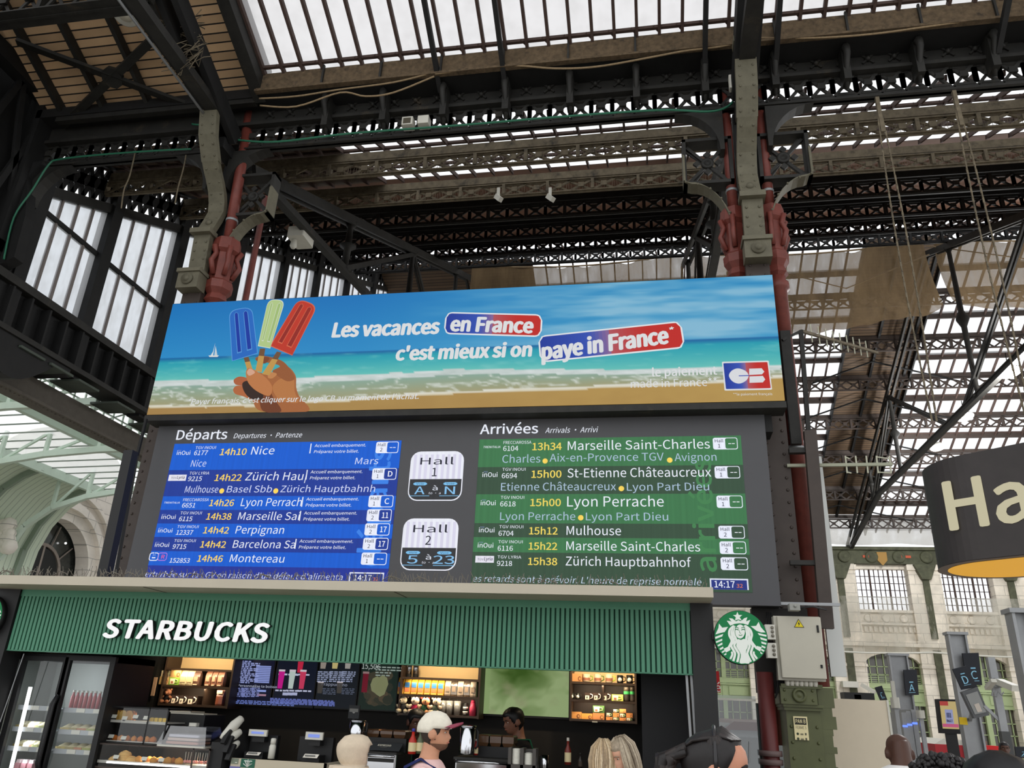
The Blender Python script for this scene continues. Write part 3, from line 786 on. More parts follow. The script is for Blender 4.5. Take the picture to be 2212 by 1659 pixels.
def pipe(label, x, y, z0, z1, r, mt, caps=(), thick=None, rings=(), top=None):
    o = thing('drain_pipe', label, 'pipe', (x, y, z0))
    zc = thick if thick else z0
    b = MB(); b.tube([(x, y, zc), (top or x, y, z1)], r, 12); b.build('upper_length', mt, o)
    if thick:
        b = MB(); b.lathe([(r * 1.55, z0), (r * 1.55, thick - 1.35), (r * 2.0, thick - 1.33), (r * 2.0, thick - 1.24), (r * 1.5, thick - 1.22), (r * 1.55, thick - 1.1)], (x, y, 0), n=14); b.build('lower_length', mt, o)
        b = MB(); t = thick
        b.lathe([(r * 1.5, t - 1.15), (r * 2.1, t - 1.1), (r * 1.7, t - 1.0), (r * 2.4, t - .92), (r * 2.5, t - .8), (r * 1.8, t - .75), (r * 1.9, t - .3), (r * 2.6, t - .25), (r * 2.4, t - .05), (r * 1.4, t), (r, t + .02)], (x, y, 0), n=8, smooth=False)
        for k in range(6):
            a = k * math.pi / 3 + .3
            b.tube([(x + 1.9 * r * math.cos(a), y + 1.9 * r * math.sin(a), t - .7), (x + 2.9 * r * math.cos(a), y + 2.9 * r * math.sin(a), t - .5), (x + 2.1 * r * math.cos(a), y + 2.1 * r * math.sin(a), t - .35), (x + 2.8 * r * math.cos(a), y + 2.8 * r * math.sin(a), t - .22)], r * .5, 6)
        b.build('capital', mt, o)
    for z in rings:
        rr = r if (not thick or z > thick) else r * 1.55; xx = x if not top else x + (top - x) * (z - zc) / (z1 - zc)
        b = MB(); b.lathe([(rr * 1.02, z - .02), (rr * 1.12, z - .02), (rr * 1.12, z + .02), (rr * 1.02, z + .02)], (xx, y, 0), n=14, cap=False); b.build('pipe_clip', 'galv', o)
    return o


pipe('single tall red pipe leaning across the S curved column', -6.36, 9.4, 3.2, 11.0, .085, 'red_pipe', thick=8.4, rings=(10.0, 8.75), top=-6.47)
pipe('thin red pipe behind the S curved column', -6.22, 9.95, 0, 9.6, .05, 'red_pipe')
pipe('red pipe standing close along the far side of the straight column', 1.27, 9.5, 1.6, 11.1, .075, 'red_pipe', thick=8.45, rings=(8.75,))['label'] = 'red pipe on the poster side of the straight riveted column'
pipe('x', 1.76, 9.5, 2.2, 11.0, .075, 'red_pipe', thick=8.45, rings=(8.7, 4.9))['label'] = 'red pipe on the glazed roof side of the straight riveted column'
lp = thing('drain_pipe', 'thick dark red pipe with grey collars beside the green pedestal', 'pipe', (1.13, 8.95, 0))
b = MB(); b.tube([(1.13, 8.95, 0), (1.13, 8.95, 2.3)], .085, 16); b.build('lower_length', 'red_dark', lp)
for z in (1.46, 1.54):
    b = MB(); b.lathe([(.085, z - .03), (.115, z - .03), (.115, z + .02), (.085, z + .02)], (1.13, 8.95, 0), n=16, cap=False); b.build('collar', mat('grey lead collar', (104, 86, 84), .6), lp)

# sign on the pedestal
ps = thing('pedestal_sign', 'cream notice PAN B fixed on the green pedestal', 'sign', (1.44, 8.85, 1.62))
a0, a1 = at(1713, 1547, Y=8.845), at(1744, 1597, Y=8.845)
x0, x1, z1, z0 = a0.x, a0.x + (at(1743, 1547, Y=8.845).x - a0.x), a0.z, at(1718, 1598, Y=8.845).z
b = MB(); b.box((x0, 8.842, z0), (x1, 8.85, z1), c=S(226, 214, 168)); b.box((x0 + .012, 8.839, z1 - .075), (x1 - .012, 8.843, z1 - .015), c=S(28, 28, 24))
lettering(b, 'PAN B', (x0 + .02, 8.838, z1 - .062), (1, 0, 0), (0, 0, 1), w=x1 - x0 - .04, h=.036, c=S(226, 214, 168), bold=.02)
lettering(b, 'FERME 3', (x0 + .018, 8.841, z1 - .115), (1, 0, 0), (0, 0, 1), w=x1 - x0 - .036, h=.025, c=S(90, 88, 70))
for k in range(2):
    zz = z1 - .17 - .045 * k; b.lathe([(.012, 0), (.012, .002), (.007, .002)], (x0 + .03, 8.842, zz + .01), (0, -1, 0), n=10, c=S(60, 70, 50))
    b.box((x0 + .055, 8.84, zz), (x1 - .05, 8.842, zz + .014), c=S(120, 116, 92)); b.box((x1 - .035, 8.84, zz), (x1 - .02, 8.842, zz + .02), c=S(90, 88, 70))
b.build('plate', 'plain', ps)

# electrical cabinet and its neighbours
ec = thing('electrical_cabinet', 'large grey electrical cabinet with a yellow warning triangle', 'cabinet', (1.48, 8.75, 2.2))
cx0, cx1 = 1.265, 1.69; cz0, cz1 = 2.24, 2.845
b = MB(); b.box((cx0 - .03, 8.72, cz0 - .02), (cx1, 8.86, cz1)); b.build('body', mat('light grey enamel', (176, 173, 160), .5, var=.03), ec)
b = MB(); b.rbox((cx0, 8.68, cz0 + .005), (cx1 + .005, 8.73, cz1 - .01), .012); d = b.build('door', mat('grey enamel door', (184, 180, 165), .5, var=.03), ec)
for z in (2.72, 2.36):
    k = MB(); k.rbox((cx1 - .045, 8.665, z - .035 if z > 2.5 else z - .015), (cx1 - .025, 8.685, z + .035 if z > 2.5 else z + .015), .008); k.build('latch', 'black', d)
k = MB(); c = (1.475, 2.76); k.prism([(c[0] - .05, c[1] - .03), (c[0] + .05, c[1] - .03), (c[0], c[1] + .055)], 8.676, 8.68, c=S(30, 30, 20)); k.prism([(c[0] - .041, c[1] - .025), (c[0] + .041, c[1] - .025), (c[0], c[1] + .045)], 8.674, 8.677, c=S(226, 206, 40))
k.prism([(c[0] + .004, c[1] + .03), (c[0] - .012, c[1] + .004), (c[0], c[1] + .004), (c[0] - .006, c[1] - .018), (c[0] + .012, c[1] + .01), (c[0] + .002, c[1] + .01)], 8.672, 8.675, c=S(20, 20, 20)); k.build('warning_triangle', 'plain', ec)
for i in range(7):
    k = MB(); k.lathe([(.022, -.05), (.026, -.02), (.026, 0)], (cx0 + .06 + i * .045, 8.78, cz0 - .02), n=8); k.build('cable_gland', 'white_plastic', ec)
for lab, z in (('upper small grey switch box with three knobs beside the round emblem', 2.68), ('lower small grey switch box with three knobs beside the round emblem', 2.50)):
    o = thing('switch_box', lab, 'switch box', (1.2, 8.7, z), 'switch boxes by the cabinet')
    b = MB(); b.rbox((1.135, 8.66, z - .075), (1.235, 8.76, z + .07), .01); b.build('case', 'white_plastic', o)
    for i, dz in enumerate((.04, 0, -.04)):
        k = MB(); k.lathe([(.016, 0), (.016, .012), (0, .014)], (1.205, 8.66, z + dz), (0, -1, 0), n=10); k.build('knob', mat('grey knob', (120, 116, 104), .5) if 'grey knob' not in bpy.data.materials else bpy.data.materials['grey knob'], o)
cm = thing('bracket_camera', 'small grey box camera under the corner of the departures board', 'camera', (1.4, 8.6, 2.88))
b = MB(); b.rbox((1.37, 8.5, 2.88), (1.475, 8.62, 2.945), .01); b.lathe([(.014, 0), (.014, .015)], (1.425, 8.5, 2.92), (0, -1, 0), n=10, c=S(10, 10, 10)); b.build('case', mat('camera grey', (148, 148, 142), .5), cm)
b = MB(); b.tube([(1.475, 8.57, 2.91), (1.62, 8.62, 2.935), (1.8, 8.9, 2.94)], .01, 6); b.build('arm', 'black', cm)
b = MB(); b.box((1.3, 8.82, 2.97), (1.93, 8.86, 3.0)); b.build('support_rail', 'galv', label='thin pale rail under the right corner of the departures board', cat='rail')
b = MB(); b.box((1.05, 8.95, 2.1), (1.62, 9.1, 2.95)); b.box((1.07, 8.98, 2.95), (1.3, 9.08, 3.02)); b.build('backing_board', 'soft_black', label='black backing board behind the electrical cabinet', cat='board')
b = MB()
for k in range(3): b.tube([(1.2 + .02 * k, 8.9, 2.9), (1.17 + .03 * k, 8.85, 2.75), (1.22, 8.8, 2.6), (1.24 + .02 * k, 8.82, 2.2), (1.2, 8.8, 2.05)], .006, 6)
b.build('loose_cables', 'black', label='loose black cables hanging between the switch boxes and the cabinet', cat='cable')

# posts beside the boards
p0, p1 = at(1749, 932, Y=9.0), at(1786, 1358, Y=9.0)
o = thing('hanging_post', 'dark brown box post hanging beside the glazed roof, right of the boards', 'post', (p0.x, 9, p1.z))
b = MB(); b.bar(p0, p1, .135, .09, up=(0, 1, 0)); b.build('shaft', 'iron_brown', o)
b = MB(); b.box((p0.x - .25, 8.98, 4.70), (p0.x + .02, 9.06, 4.76)); b.box((1.5, 8.98, 3.42), (p0.x - .02, 9.04, 3.47)); b.build('arms', 'iron', o)
b = MB(); b.box((1.86, 9.3, 2.3), (2.02, 9.36, 4.75)); b.build('pale_board', mat('pale grey board', (206, 208, 205), .7), label='tall pale grey board standing behind the hanging brown post', cat='board')
p0, p1 = at(283, 975, Y=7.4), at(222, 1262, Y=7.4)
o = thing('black_post', 'slim black post rising from the canopy in front of the stone arch', 'post', (p1.x, 7.4, p1.z))
b = MB(); b.bar(p0, p1, .11, .1, up=(0, 1, 0)); b.build('shaft', 'black', o)
b = MB(); b.bar(at(316, 905, Y=8.5), at(296, 985, Y=8.5), .03, .03); b.bar(at(296, 985, Y=8.5), at(250, 1240, Y=8.3), .035, .035); b.build('conduit', 'iron_black', label='thin dark conduit dropping from the corner of the beach poster', cat='conduit')

# pole rack with prongs
rk = thing('prong_rack', 'pale pole rack with short prongs fixed beside the beach poster', 'rack', (2.4, 9, 4.9))
b = MB(); pa, pb = at(1700, 1006, Y=9.1), at(1927, 1003, Y=9.1); b.bar(pa, pb, .035, .035); b.build('lower_pole', mat('grey green paint', (150, 152, 132), .6), rk)
b = MB(); pc, pd = at(1730, 715, Y=9.3), at(1895, 762, Y=11.2); b.bar(pc, pd, .035, .035); b.build('upper_pole', 'iron_dusty', rk)
b = MB(); b.bar(pc, at(1752, 1010, Y=9.1), .05, .05); b.bar(at(1690, 735, Y=9.2), pc, .03, .03); b.build('upright', 'iron', rk)
pm = mat('pale prongs', (176, 176, 156), .6)
for px in (1826, 1848, 1871, 1893, 1921):
    b = MB(); a_ = at(px, 985, Y=9.1); c_ = at(px + 4, 1022, Y=9.1); b.bar(a_, c_, .015, .015); b.build('prong', pm, rk)
for px, px2 in ((1826, 1835), (1893, 1921)):
    for u, v in (((px, 987), (px2, 991)), ((px + 4, 1020), (px2 + 4, 1022))): b = MB(); b.bar(at(*u, Y=9.1), at(*v, Y=9.1), .012, .012); b.build('cross_rod', pm, rk)
for i in range(9):
    t = .12 + .09 * i; q = pc.lerp(pd, t); b = MB(); b.bar(q + Vector((0, 0, -.12)), q + Vector((0, 0, .14)), .014, .014); b.build('prong', pm, rk)
b = MB(); b.box(tuple(at(1690, 740, Y=9.25) - Vector((.02, .04, 1.35))), tuple(at(1690, 740, Y=9.25) + Vector((.1, .04, .15)))); b.build('mounting_plate', 'iron', rk)

# ---- ropes, cables, chains, lamps
def line(name, label, cat, pts, Y, r, mt, n=7):
    b = MB(); P = [at(px, py, Y=Y) for px, py in pts]
    Q = []
    for i in range(len(P) - 1):      # smooth it
        p0, p1, p2, p3 = P[max(i - 1, 0)], P[i], P[i + 1], P[min(i + 2, len(P) - 1)]
        for k in range(5):
            t = k / 5; Q.append(.5 * ((2 * p1) + (p2 - p0) * t + (2 * p0 - 5 * p1 + 4 * p2 - p3) * t * t + (3 * p1 - p0 - 3 * p2 + p3) * t ** 3))
    Q.append(P[-1]); b.tube(Q, r, n); return b.build(name, mt, label=label, cat=cat)


line('rope', 'thin old rope sagging along the gutter above the white junction boxes', 'rope', [(560, 213), (640, 208), (730, 194), (850, 178), (935, 157)], 8.86, .014, 'rope')
line('rope', 'slack lower rope loop hanging under the gutter near the column head', 'rope', [(562, 228), (640, 230), (735, 200), (790, 208), (850, 200), (938, 165)], 8.84, .014, 'rope')
line('rope', 'long rope draped along the gutter between the hanger bars', 'rope', [(940, 160), (1090, 142), (1200, 148), (1290, 144), (1400, 125), (1480, 110), (1560, 100), (1640, 80)], 8.86, .015, 'rope')
line('rope', 'rope draped along the gutter right of the straight column', 'rope', [(1640, 82), (1760, 82), (1880, 74), (2000, 58), (2150, 37), (2230, 30)], 8.86, .014, 'rope')
line('green_cable', 'green cable clipped along the bottom of the valley girder', 'cable', [(415, 268), (455, 275), (490, 297), (520, 303), (600, 306), (760, 288), (1000, 270), (1200, 253), (1420, 238), (1530, 241), (1575, 228), (1592, 200)], 9.2, .017, 'cable_green')
line('green_cable', 'green cable running down the black corner column of the gable screen', 'cable', [(412, 322), (330, 326), (220, 334), (130, 344), (105, 356), (70, 410), (30, 470), (8, 560)], 9.15, .016, 'cable_green')
for lab, pts in (('chain hanging by the drum sign, the one nearer the straight column', [(1891, 195), (1906, 330)]), ('chain hanging by the drum sign, the one farther from the straight column', [(2056, 180), (2078, 300)])):
    o = thing('hanging_chain', lab, 'chain', at(*pts[0], Y=9.3), 'hanging chains')
    p = at(*pts[0], Y=9.3)
    b = MB(); b.bar((p.x, p.y, 10.04), (p.x, p.y, p.z - .75), .05, .05); b.build('hook_bar', 'iron_dusty', o)
    for s in (-1, 1):
        b = MB(); z = p.z - .5; i = 0
        while z > (5.2 if lab.endswith('nearer the straight column') else 4.6):
            dx = s * (.02 + .05 * max(0, math.sin((p.z - z) * .6)))
            q = Vector((p.x + dx, p.y + .01 * s, z))
            b.bar(q, q + Vector((0, 0, -.085)), .022 if i % 2 else .012, .012 if i % 2 else .022); z -= .075; i += 1
        b.build('chain_run', 'iron_dusty', o)


def lamp(label, p, r=.2, axis=(0.1, -.25, -1)):
    o = thing('hanging_lamp', label, 'lamp', p)
    b = MB(); b.lathe([(.02, -.35 * r), (.5 * r, -.3 * r), (.9 * r, .1 * r), (r, .25 * r), (r * .93, .3 * r), (.5 * r, .28 * r)], p, axis, n=20); b.build('shade', 'white_plastic', o)
    b = MB(); b.lathe([(.0, .30 * r), (.55 * r, .32 * r), (.5 * r, .42 * r), (0, .5 * r)], p, axis, n=16); b.build('diffuser', mat('lamp glass', (214, 208, 190), .4) if 'lamp glass' not in bpy.data.materials else bpy.data.materials['lamp glass'], o)
    if r > .25:
        l = bpy.data.lights.new('hall_lamp_fill', 'POINT'); l.energy = 800; l.shadow_soft_size = .3; lo = bpy.data.objects.new('hall_lamp_fill', l); C.objects.link(lo); lo.location = Vector(p) + Vector(axis).normalized() * 3 * r  # light added below the larger pale lamps to brighten the far stone building
    b = MB(); b.tube([Vector(p) - Vector(axis).normalized() * .3 * r, Vector(p) + Vector((0, 0, .55))], .012, 6); b.build('suspension', 'iron_black', o)
    return o


lamp('round white lamp hanging under the boarded bay', at(274, 28, Y=7.6), .20)
lamp('small pale lamp on the sloping tie, higher one near the frame edge', at(2180, 800, Y=22), .30)
lamp('small pale lamp on the sloping tie, middle one of three', at(2083, 897, Y=28), .30)
lamp('small pale lamp on the sloping tie, lowest one by the drum sign', at(2025, 963, Y=32), .30)
for lab, px, py in (('white junction box with an open front on the valley girder', 883, 270), ('closed white junction box on the valley girder', 917, 267)):
    p = at(px, py, Y=9.3); b = MB(); b.rbox((p.x - .09, 9.2, p.z - .07), (p.x + .09, 9.36, p.z + .08), .012)
    if 'open' in lab: b.box((p.x - .06, 9.19, p.z - .05), (p.x + .06, 9.205, p.z + .05), c=S(80, 74, 60), m=1)
    b.build('junction_box', ['white_plastic', 'plain'], label=lab, cat='junction box')
for lab, px, py in (('small white spot camera under the second girder, nearer the S curved column', 1076, 428), ('small white spot camera under the second girder, nearer the straight column', 1188, 428)):
    p = at(px, py, Y=13.1); o = thing('girder_camera', lab, 'camera', p, 'girder cameras')
    b = MB(); b.bar(p + Vector((0, 0, .25)), p, .06, .05); b.build('stem', 'white_plastic', o)
    b = MB(); b.bar(p + Vector((-.04, 0, .05)), p + Vector((.08, -.1, -.12)), .09, .1); b.build('head', 'white_plastic', o)
p = at(652, 514, X=-6.75); o = thing('floodlight', 'white floodlight box clamped under the sloping truss tie', 'floodlight', p)
b = MB(); b.rbox((p.x - .2, p.y - .25, p.z - .1), (p.x + .15, p.y + .25, p.z + .12), .03); b.build('housing', 'white_plastic', o)
b = MB(); b.lathe([(.05, 0), (.07, -.15), (.04, -.2)], (p.x - .1, p.y - .1, p.z - .1), n=10); b.build('sensor', 'white_plastic', o)

line('cord', 'thin cord dangling under the green cable, nearer the gable windows', 'cord', [(292, 330), (280, 380), (268, 410), (262, 450)], 9.3, .012, 'iron_dusty')
line('cord', 'thin cord dangling under the green cable, nearer the S curved column', 'cord', [(402, 335), (396, 365), (385, 405), (378, 440)], 9.3, .012, 'iron_dusty')
b = MB()
for k in range(46):
    p = at(375 + RN.uniform(-22, 48), 95 + RN.uniform(-55, 50), Y=7.7); b.tube([p + Vector((RN.uniform(-.25, .25), RN.uniform(-.1, .1), RN.uniform(-.2, .2))) for _ in range(4)], .007, 5)
b.build('twig_tangle', 'iron_dusty', label='dusty tangle of twigs and wire caught beside the bright conduit', cat='tangle')
p = at(1582, 180, Y=9.1); b = MB(); b.rbox((p.x - .05, 9.05, p.z - .12), (p.x + .05, 9.15, p.z + .12), .01); b.build('junction_box', 'white_plastic', label='narrow white box beside the head of the straight column', cat='junction box')
# ---- netting under the ridge
def net(label, x0, x1, y0, zt, zb, sag, matn, pinch=0.5, seed=1, bulge=.5):
    r = random.Random(seed); b = MB(); nx, nz = 60, 24; V = []
    ph = [r.uniform(0, 6.28) for _ in range(6)]
    for j in range(nz + 1):
        v = j / nz
        for i in range(nx + 1):
            u = i / nx; e = math.sin(math.pi * u) ** .5 if pinch else 1
            z = zt - .25 * math.sin(math.pi * u) * 1.0 * (1 - v) - (zt - zb) * v * (1 - pinch * .35 * (1 - e)) - sag * .15 * math.sin(3 * math.pi * u + ph[0]) * v
            y = y0 + bulge * math.sin(math.pi * v) * e + .06 * math.sin(u * 40 + ph[1] + v * 3) * (1 - v) + .05 * math.sin(u * 23 + ph[2])
            V.append((x0 + (x1 - x0) * u, y - bulge * v * v * 1.2, z + .03 * math.sin(u * 60 + ph[3])))
    F = [(j * (nx + 1) + i, j * (nx + 1) + i + 1, (j + 1) * (nx + 1) + i + 1, (j + 1) * (nx + 1) + i) for j in range(nz) for i in range(nx)]
    b.add(V, F, smooth=True)
    return b.build('safety_netting', matn, label=label, cat='netting')


MT['net_brown'] = net_mat('brown dusty netting', (116, 98, 74), .17, 1.3, 22)
MT['net_grey'] = net_mat('pale grey netting', (168, 165, 158), .24, 1.5, 30)
MT['net_fine'] = net_mat('fine grey netting', (196, 194, 184), .44, .6, 10)
net('brown netting slung under the ridge between the two columns', -6.3, 1.4, 24.4, 17.0, 13.6, .6, 'net_brown', seed=3)
net('brown netting with a bulging end slung right of the straight column', 1.6, 9.4, 24.4, 17.0, 13.5, .7, 'net_brown', seed=5, pinch=.7)
net('brown netting farthest along the ridge, by the hanging chains', 9.7, 20, 24.4, 17.0, 13.8, .7, 'net_brown', seed=8, pinch=.7)
net('pale grey netting hung low beside the gable windows', -9.9, -6.7, 24.0, 15.5, 13.0, .4, 'net_grey', seed=2)
b = MB()
for x0, x1 in ((-6.3, 1.4), (1.6, 9.4), (9.7, 20)):
    b.tube([(x0 + (x1 - x0) * i / 12, 24.4, 17.02 - .25 * math.sin(math.pi * i / 12)) for i in range(13)], .03, 6)
b.tube([(2.6, 23.9, 16.8), (4.6, 23.6, 15.6), (6.5, 23.6, 14.9), (9.3, 23.9, 16.2)], .02, 6); b.tube([(9.3, 24, 16.6), (12, 23.5, 15.6), (16, 23.6, 15.2)], .02, 6)
b.build('net_rope', 'rope', label='support ropes along the top of the brown netting', cat='rope')
# ================================================================ beach poster
MT['poster'] = screen_mat('backlit poster film', 0.80)
MT['led'] = screen_mat('led panel', 1.0, stripes=0.05, scale=25)
MT['led_text'] = screen_mat('led lettering', 1.0)
MT['board_grey'] = mat('charcoal board face', (70, 70, 73), .5, var=.04, scale=3)
AX0, AX1, AZ0, AZ1, AY = -6.463, 1.545, 5.195, 6.84, 8.6
ad = thing('beach_poster', 'wide backlit beach poster with three ice lollies above the departures board', 'poster', ((AX0 + AX1) / 2, AY, AZ0))
b = MB(); b.box((AX0, AY + .01, AZ0 - .02), (AX1, AY + .28, AZ1 + .01)); b.box((AX0 - .01, AY - .02, AZ0 - .09), (AX1 + .01, AY + .26, AZ0 - .015)); b.build('frame', 'iron', ad)
A = lambda px, py: at(px, py, Y=AY)
PZ = lambda x, y: (300 + x / 3.1155, 580 + y / 3.1155)      # left close-up of the poster
PR = lambda x, y: (1000 + x / 3.1155, 580 + y / 3.1155)     # right close-up


def hsh(x, y, s=0):
    v = math.sin(x * 127.1 + y * 311.7 + s * 74.7) * 43758.5453; return v - math.floor(v)


def vn(x, y, s=0):
    xi, yi = math.floor(x), math.floor(y); fx, fy = x - xi, y - yi; fx = fx * fx * (3 - 2 * fx); fy = fy * fy * (3 - 2 * fy)
    a = hsh(xi, yi, s) * (1 - fx) + hsh(xi + 1, yi, s) * fx; b = hsh(xi, yi + 1, s) * (1 - fx) + hsh(xi + 1, yi + 1, s) * fx
    return a * (1 - fy) + b * fy


def fbm(x, y, s=0): return vn(x, y, s) * .55 + vn(x * 2.1, y * 2.1, s + 1) * .28 + vn(x * 4.3, y * 4.3, s + 2) * .17


def mixc(a, b, t):
    t = max(0, min(1, t)); return tuple(p + (q - p) * t for p, q in zip(a, b))


def beach(u, v):
    """Printed beach: u from 0 left to 1, v from 0 top to 1 bottom; sRGB."""
    hz = .505
    if v < hz:
        c = mixc(mixc((22, 122, 198), (46, 150, 214), v / hz), mixc((40, 140, 200), (92, 176, 220), v / hz), (u - .35) / .4)
        c = mixc(c, (44, 150, 208), max(0, min(1, (u - .3) / .4)) * .5)
        cl = fbm(u * 9, v * 16, 3) - .42 + .32 * max(0, u - .45); w = max(0, min(1, cl * 2.4)) * max(0, min(1, (u - .42) * 3))
        return mixc(c, (168, 212, 234), w * .75)
    foam = .70 + .02 * math.sin(u * 9) + .025 * (fbm(u * 14, 1, 5) - .5) + .02 * u
    if v < foam:
        t = (v - hz) / (foam - hz)
        c = mixc((20, 96, 168), (38, 168, 190), min(1, t * 5)) if t < .2 else mixc((38, 168, 190), (108, 206, 198), (t - .2) / .8)
        return mixc(c, (146, 218, 214), max(0, fbm(u * 30, v * 40, 8) - .6) * 1.6)
    shore = .90 + .03 * math.sin(u * 8 + .5) - .12 * max(0, u - .55) * 2.2 + .02 * (fbm(u * 20, 2, 9) - .5)
    if v < foam + .055 - .02 * u:
        return mixc((240, 246, 246), (178, 196, 190), fbm(u * 40, v * 40, 4) * .8)
    if v < shore:
        t = (v - foam) / max(.02, shore - foam); c = mixc((140, 184, 176), (172, 168, 128), t)
        s = abs(fbm(u * 22, v * 26, 6) - .5)
        return mixc(c, (232, 238, 232), max(0, 1 - s * 16) * .8)
    if v < shore + .022: return mixc((240, 240, 230), (208, 186, 130), (v - shore) / .022 * .5)
    return mixc(mixc((178, 142, 84), (196, 160, 88), u), (160, 122, 66), (v - shore) * 1.8 * (1 - u * .7) + .3 * (fbm(u * 30, v * 12, 7) - .5))


NX, NZ = 320, 80
b = MB(); V = []; VC = []; F = []
for j in range(NZ + 1):
    for i in range(NX + 1): V.append((AX0 + (AX1 - AX0) * i / NX, AY, AZ1 + (AZ0 - AZ1) * j / NZ)); VC.append((*S(beach(i / NX, j / NZ)), 1))
for j in range(NZ):
    for i in range(NX): a = j * (NX + 1) + i; F.append((a, a + NX + 1, a + NX + 2, a + 1))
b.add(V, F)
bk = b.build('beach_print', 'poster', ad); bk.data.color_attributes['Col'].data.foreach_set('color', np.array(VC, dtype=np.float32)[np.array(F).ravel()].ravel())


def flat(mb, pts, col, conv, lift, grad=None):
    """A printed shape: polygon given in close-up pixels, lying on the poster."""
    P = [A(*conv(x, y)) + Vector((0, -lift, 0)) for x, y in pts]
    mb.add(P, [tuple(range(len(P)))], c=S(col))


def smooth_poly(pts, k=5):
    n = len(pts); out = []
    for i in range(n):
        p0, p1, p2, p3 = pts[i - 1], pts[i], pts[(i + 1) % n], pts[(i + 2) % n]
        for j in range(k):
            t = j / k
            out.append(tuple(.5 * (2 * b_ + (c_ - a_) * t + (2 * a_ - 5 * b_ + 4 * c_ - d_) * t * t + (3 * b_ - a_ - 3 * c_ + d_) * t ** 3) for a_, b_, c_, d_ in zip(p0, p1, p2, p3)))
    return out


def clean(P):
    """Drop doubled points so the outline stays a good polygon."""
    out = []
    for p in P:
        if not out or (abs(p[0] - out[-1][0]) + abs(p[1] - out[-1][1])) > 1e-3: out.append(p)
    return out


def blob(mb, pts, col, conv, lift, k=5):
    """Smooth outline filled safely even when it is not convex."""
    P2 = smooth_poly(pts, k)
    P = [A(*conv(x, y)) + Vector((0, -lift, 0)) for x, y in P2]
    from mathutils.geometry import tessellate_polygon
    T = tessellate_polygon([[Vector((p.x, p.z, 0)) for p in P]])
    fs = []
    for t in T:
        a, b_, c_ = (P[i] for i in t); n = (b_ - a).cross(c_ - a)
        fs.append(tuple(t) if n.y < 0 else tuple(reversed(t)))
    mb.add(P, fs, c=S(col))


b = MB()   # hand: back of hand and wrist, fingers, thumb
blob(b, [(830, 962), (760, 880), (700, 830), (720, 740), (800, 700), (880, 720), (940, 690), (1000, 660), (1055, 720), (1060, 800), (1080, 860), (1140, 962)], (176, 108, 62), PZ, .004)
blob(b, [(840, 962), (810, 880), (800, 820), (870, 780), (900, 860), (960, 962)], (120, 66, 40), PZ, .0045)
blob(b, [(900, 800), (960, 740), (1040, 740), (1050, 830), (1075, 900), (1000, 900), (940, 880)], (196, 128, 74), PZ, .0045)
blob(b, [(790, 600), (850, 590), (960, 620), (1020, 680), (1050, 740), (1000, 760), (930, 720), (900, 690), (950, 660), (900, 640), (800, 625)], (160, 96, 56), PZ, .005)
blob(b, [(800, 606), (850, 596), (880, 606), (850, 640), (800, 628)], (132, 74, 48), PZ, .0055)
blob(b, [(880, 700), (930, 710), (900, 740), (870, 735)], (206, 140, 86), PZ, .0055)
blob(b, [(640, 750), (680, 728), (740, 745), (770, 800), (740, 800), (690, 790), (650, 780)], (184, 104, 66), PZ, .005)
blob(b, [(636, 815), (660, 790), (720, 800), (790, 850), (780, 890), (700, 860), (650, 845)], (190, 110, 66), PZ, .005)
blob(b, [(700, 770), (760, 760), (830, 830), (830, 880), (760, 880), (710, 830)], (58, 40, 34), PZ, .0052)
blob(b, [(725, 690), (745, 672), (790, 690), (860, 740), (900, 800), (880, 860), (800, 830), (745, 780), (725, 730)], (202, 130, 78), PZ, .012)
blob(b, [(730, 700), (750, 676), (776, 690), (782, 706), (746, 724)], (228, 176, 148), PZ, .0125)
b.build('hand_print', 'poster', ad)
def lolly(bl, br, tr, tl, g=1.0, r=.16):
    """Ice lolly outline: straight sides, rounded top; g shrinks it about its middle."""
    cx, cy = [sum(p[i] for p in (bl, br, tr, tl)) / 4 for i in (0, 1)]; bl, br, tr, tl = [(cx + (x - cx) * g, cy + (y - cy) * (1 - (1 - g) * .45)) for x, y in (bl, br, tr, tl)]
    lp = lambda p, q, t: (p[0] + (q[0] - p[0]) * t, p[1] + (q[1] - p[1]) * t); out = [bl, br]
    for c, a_, d_ in ((tr, lp(tr, br, r), lp(tr, tl, .42)), (tl, lp(tl, tr, .42), lp(tl, bl, r))):
        for k in range(7): t = k / 6; out.append(lp(lp(a_, c, t), lp(c, d_, t), t))
    return out


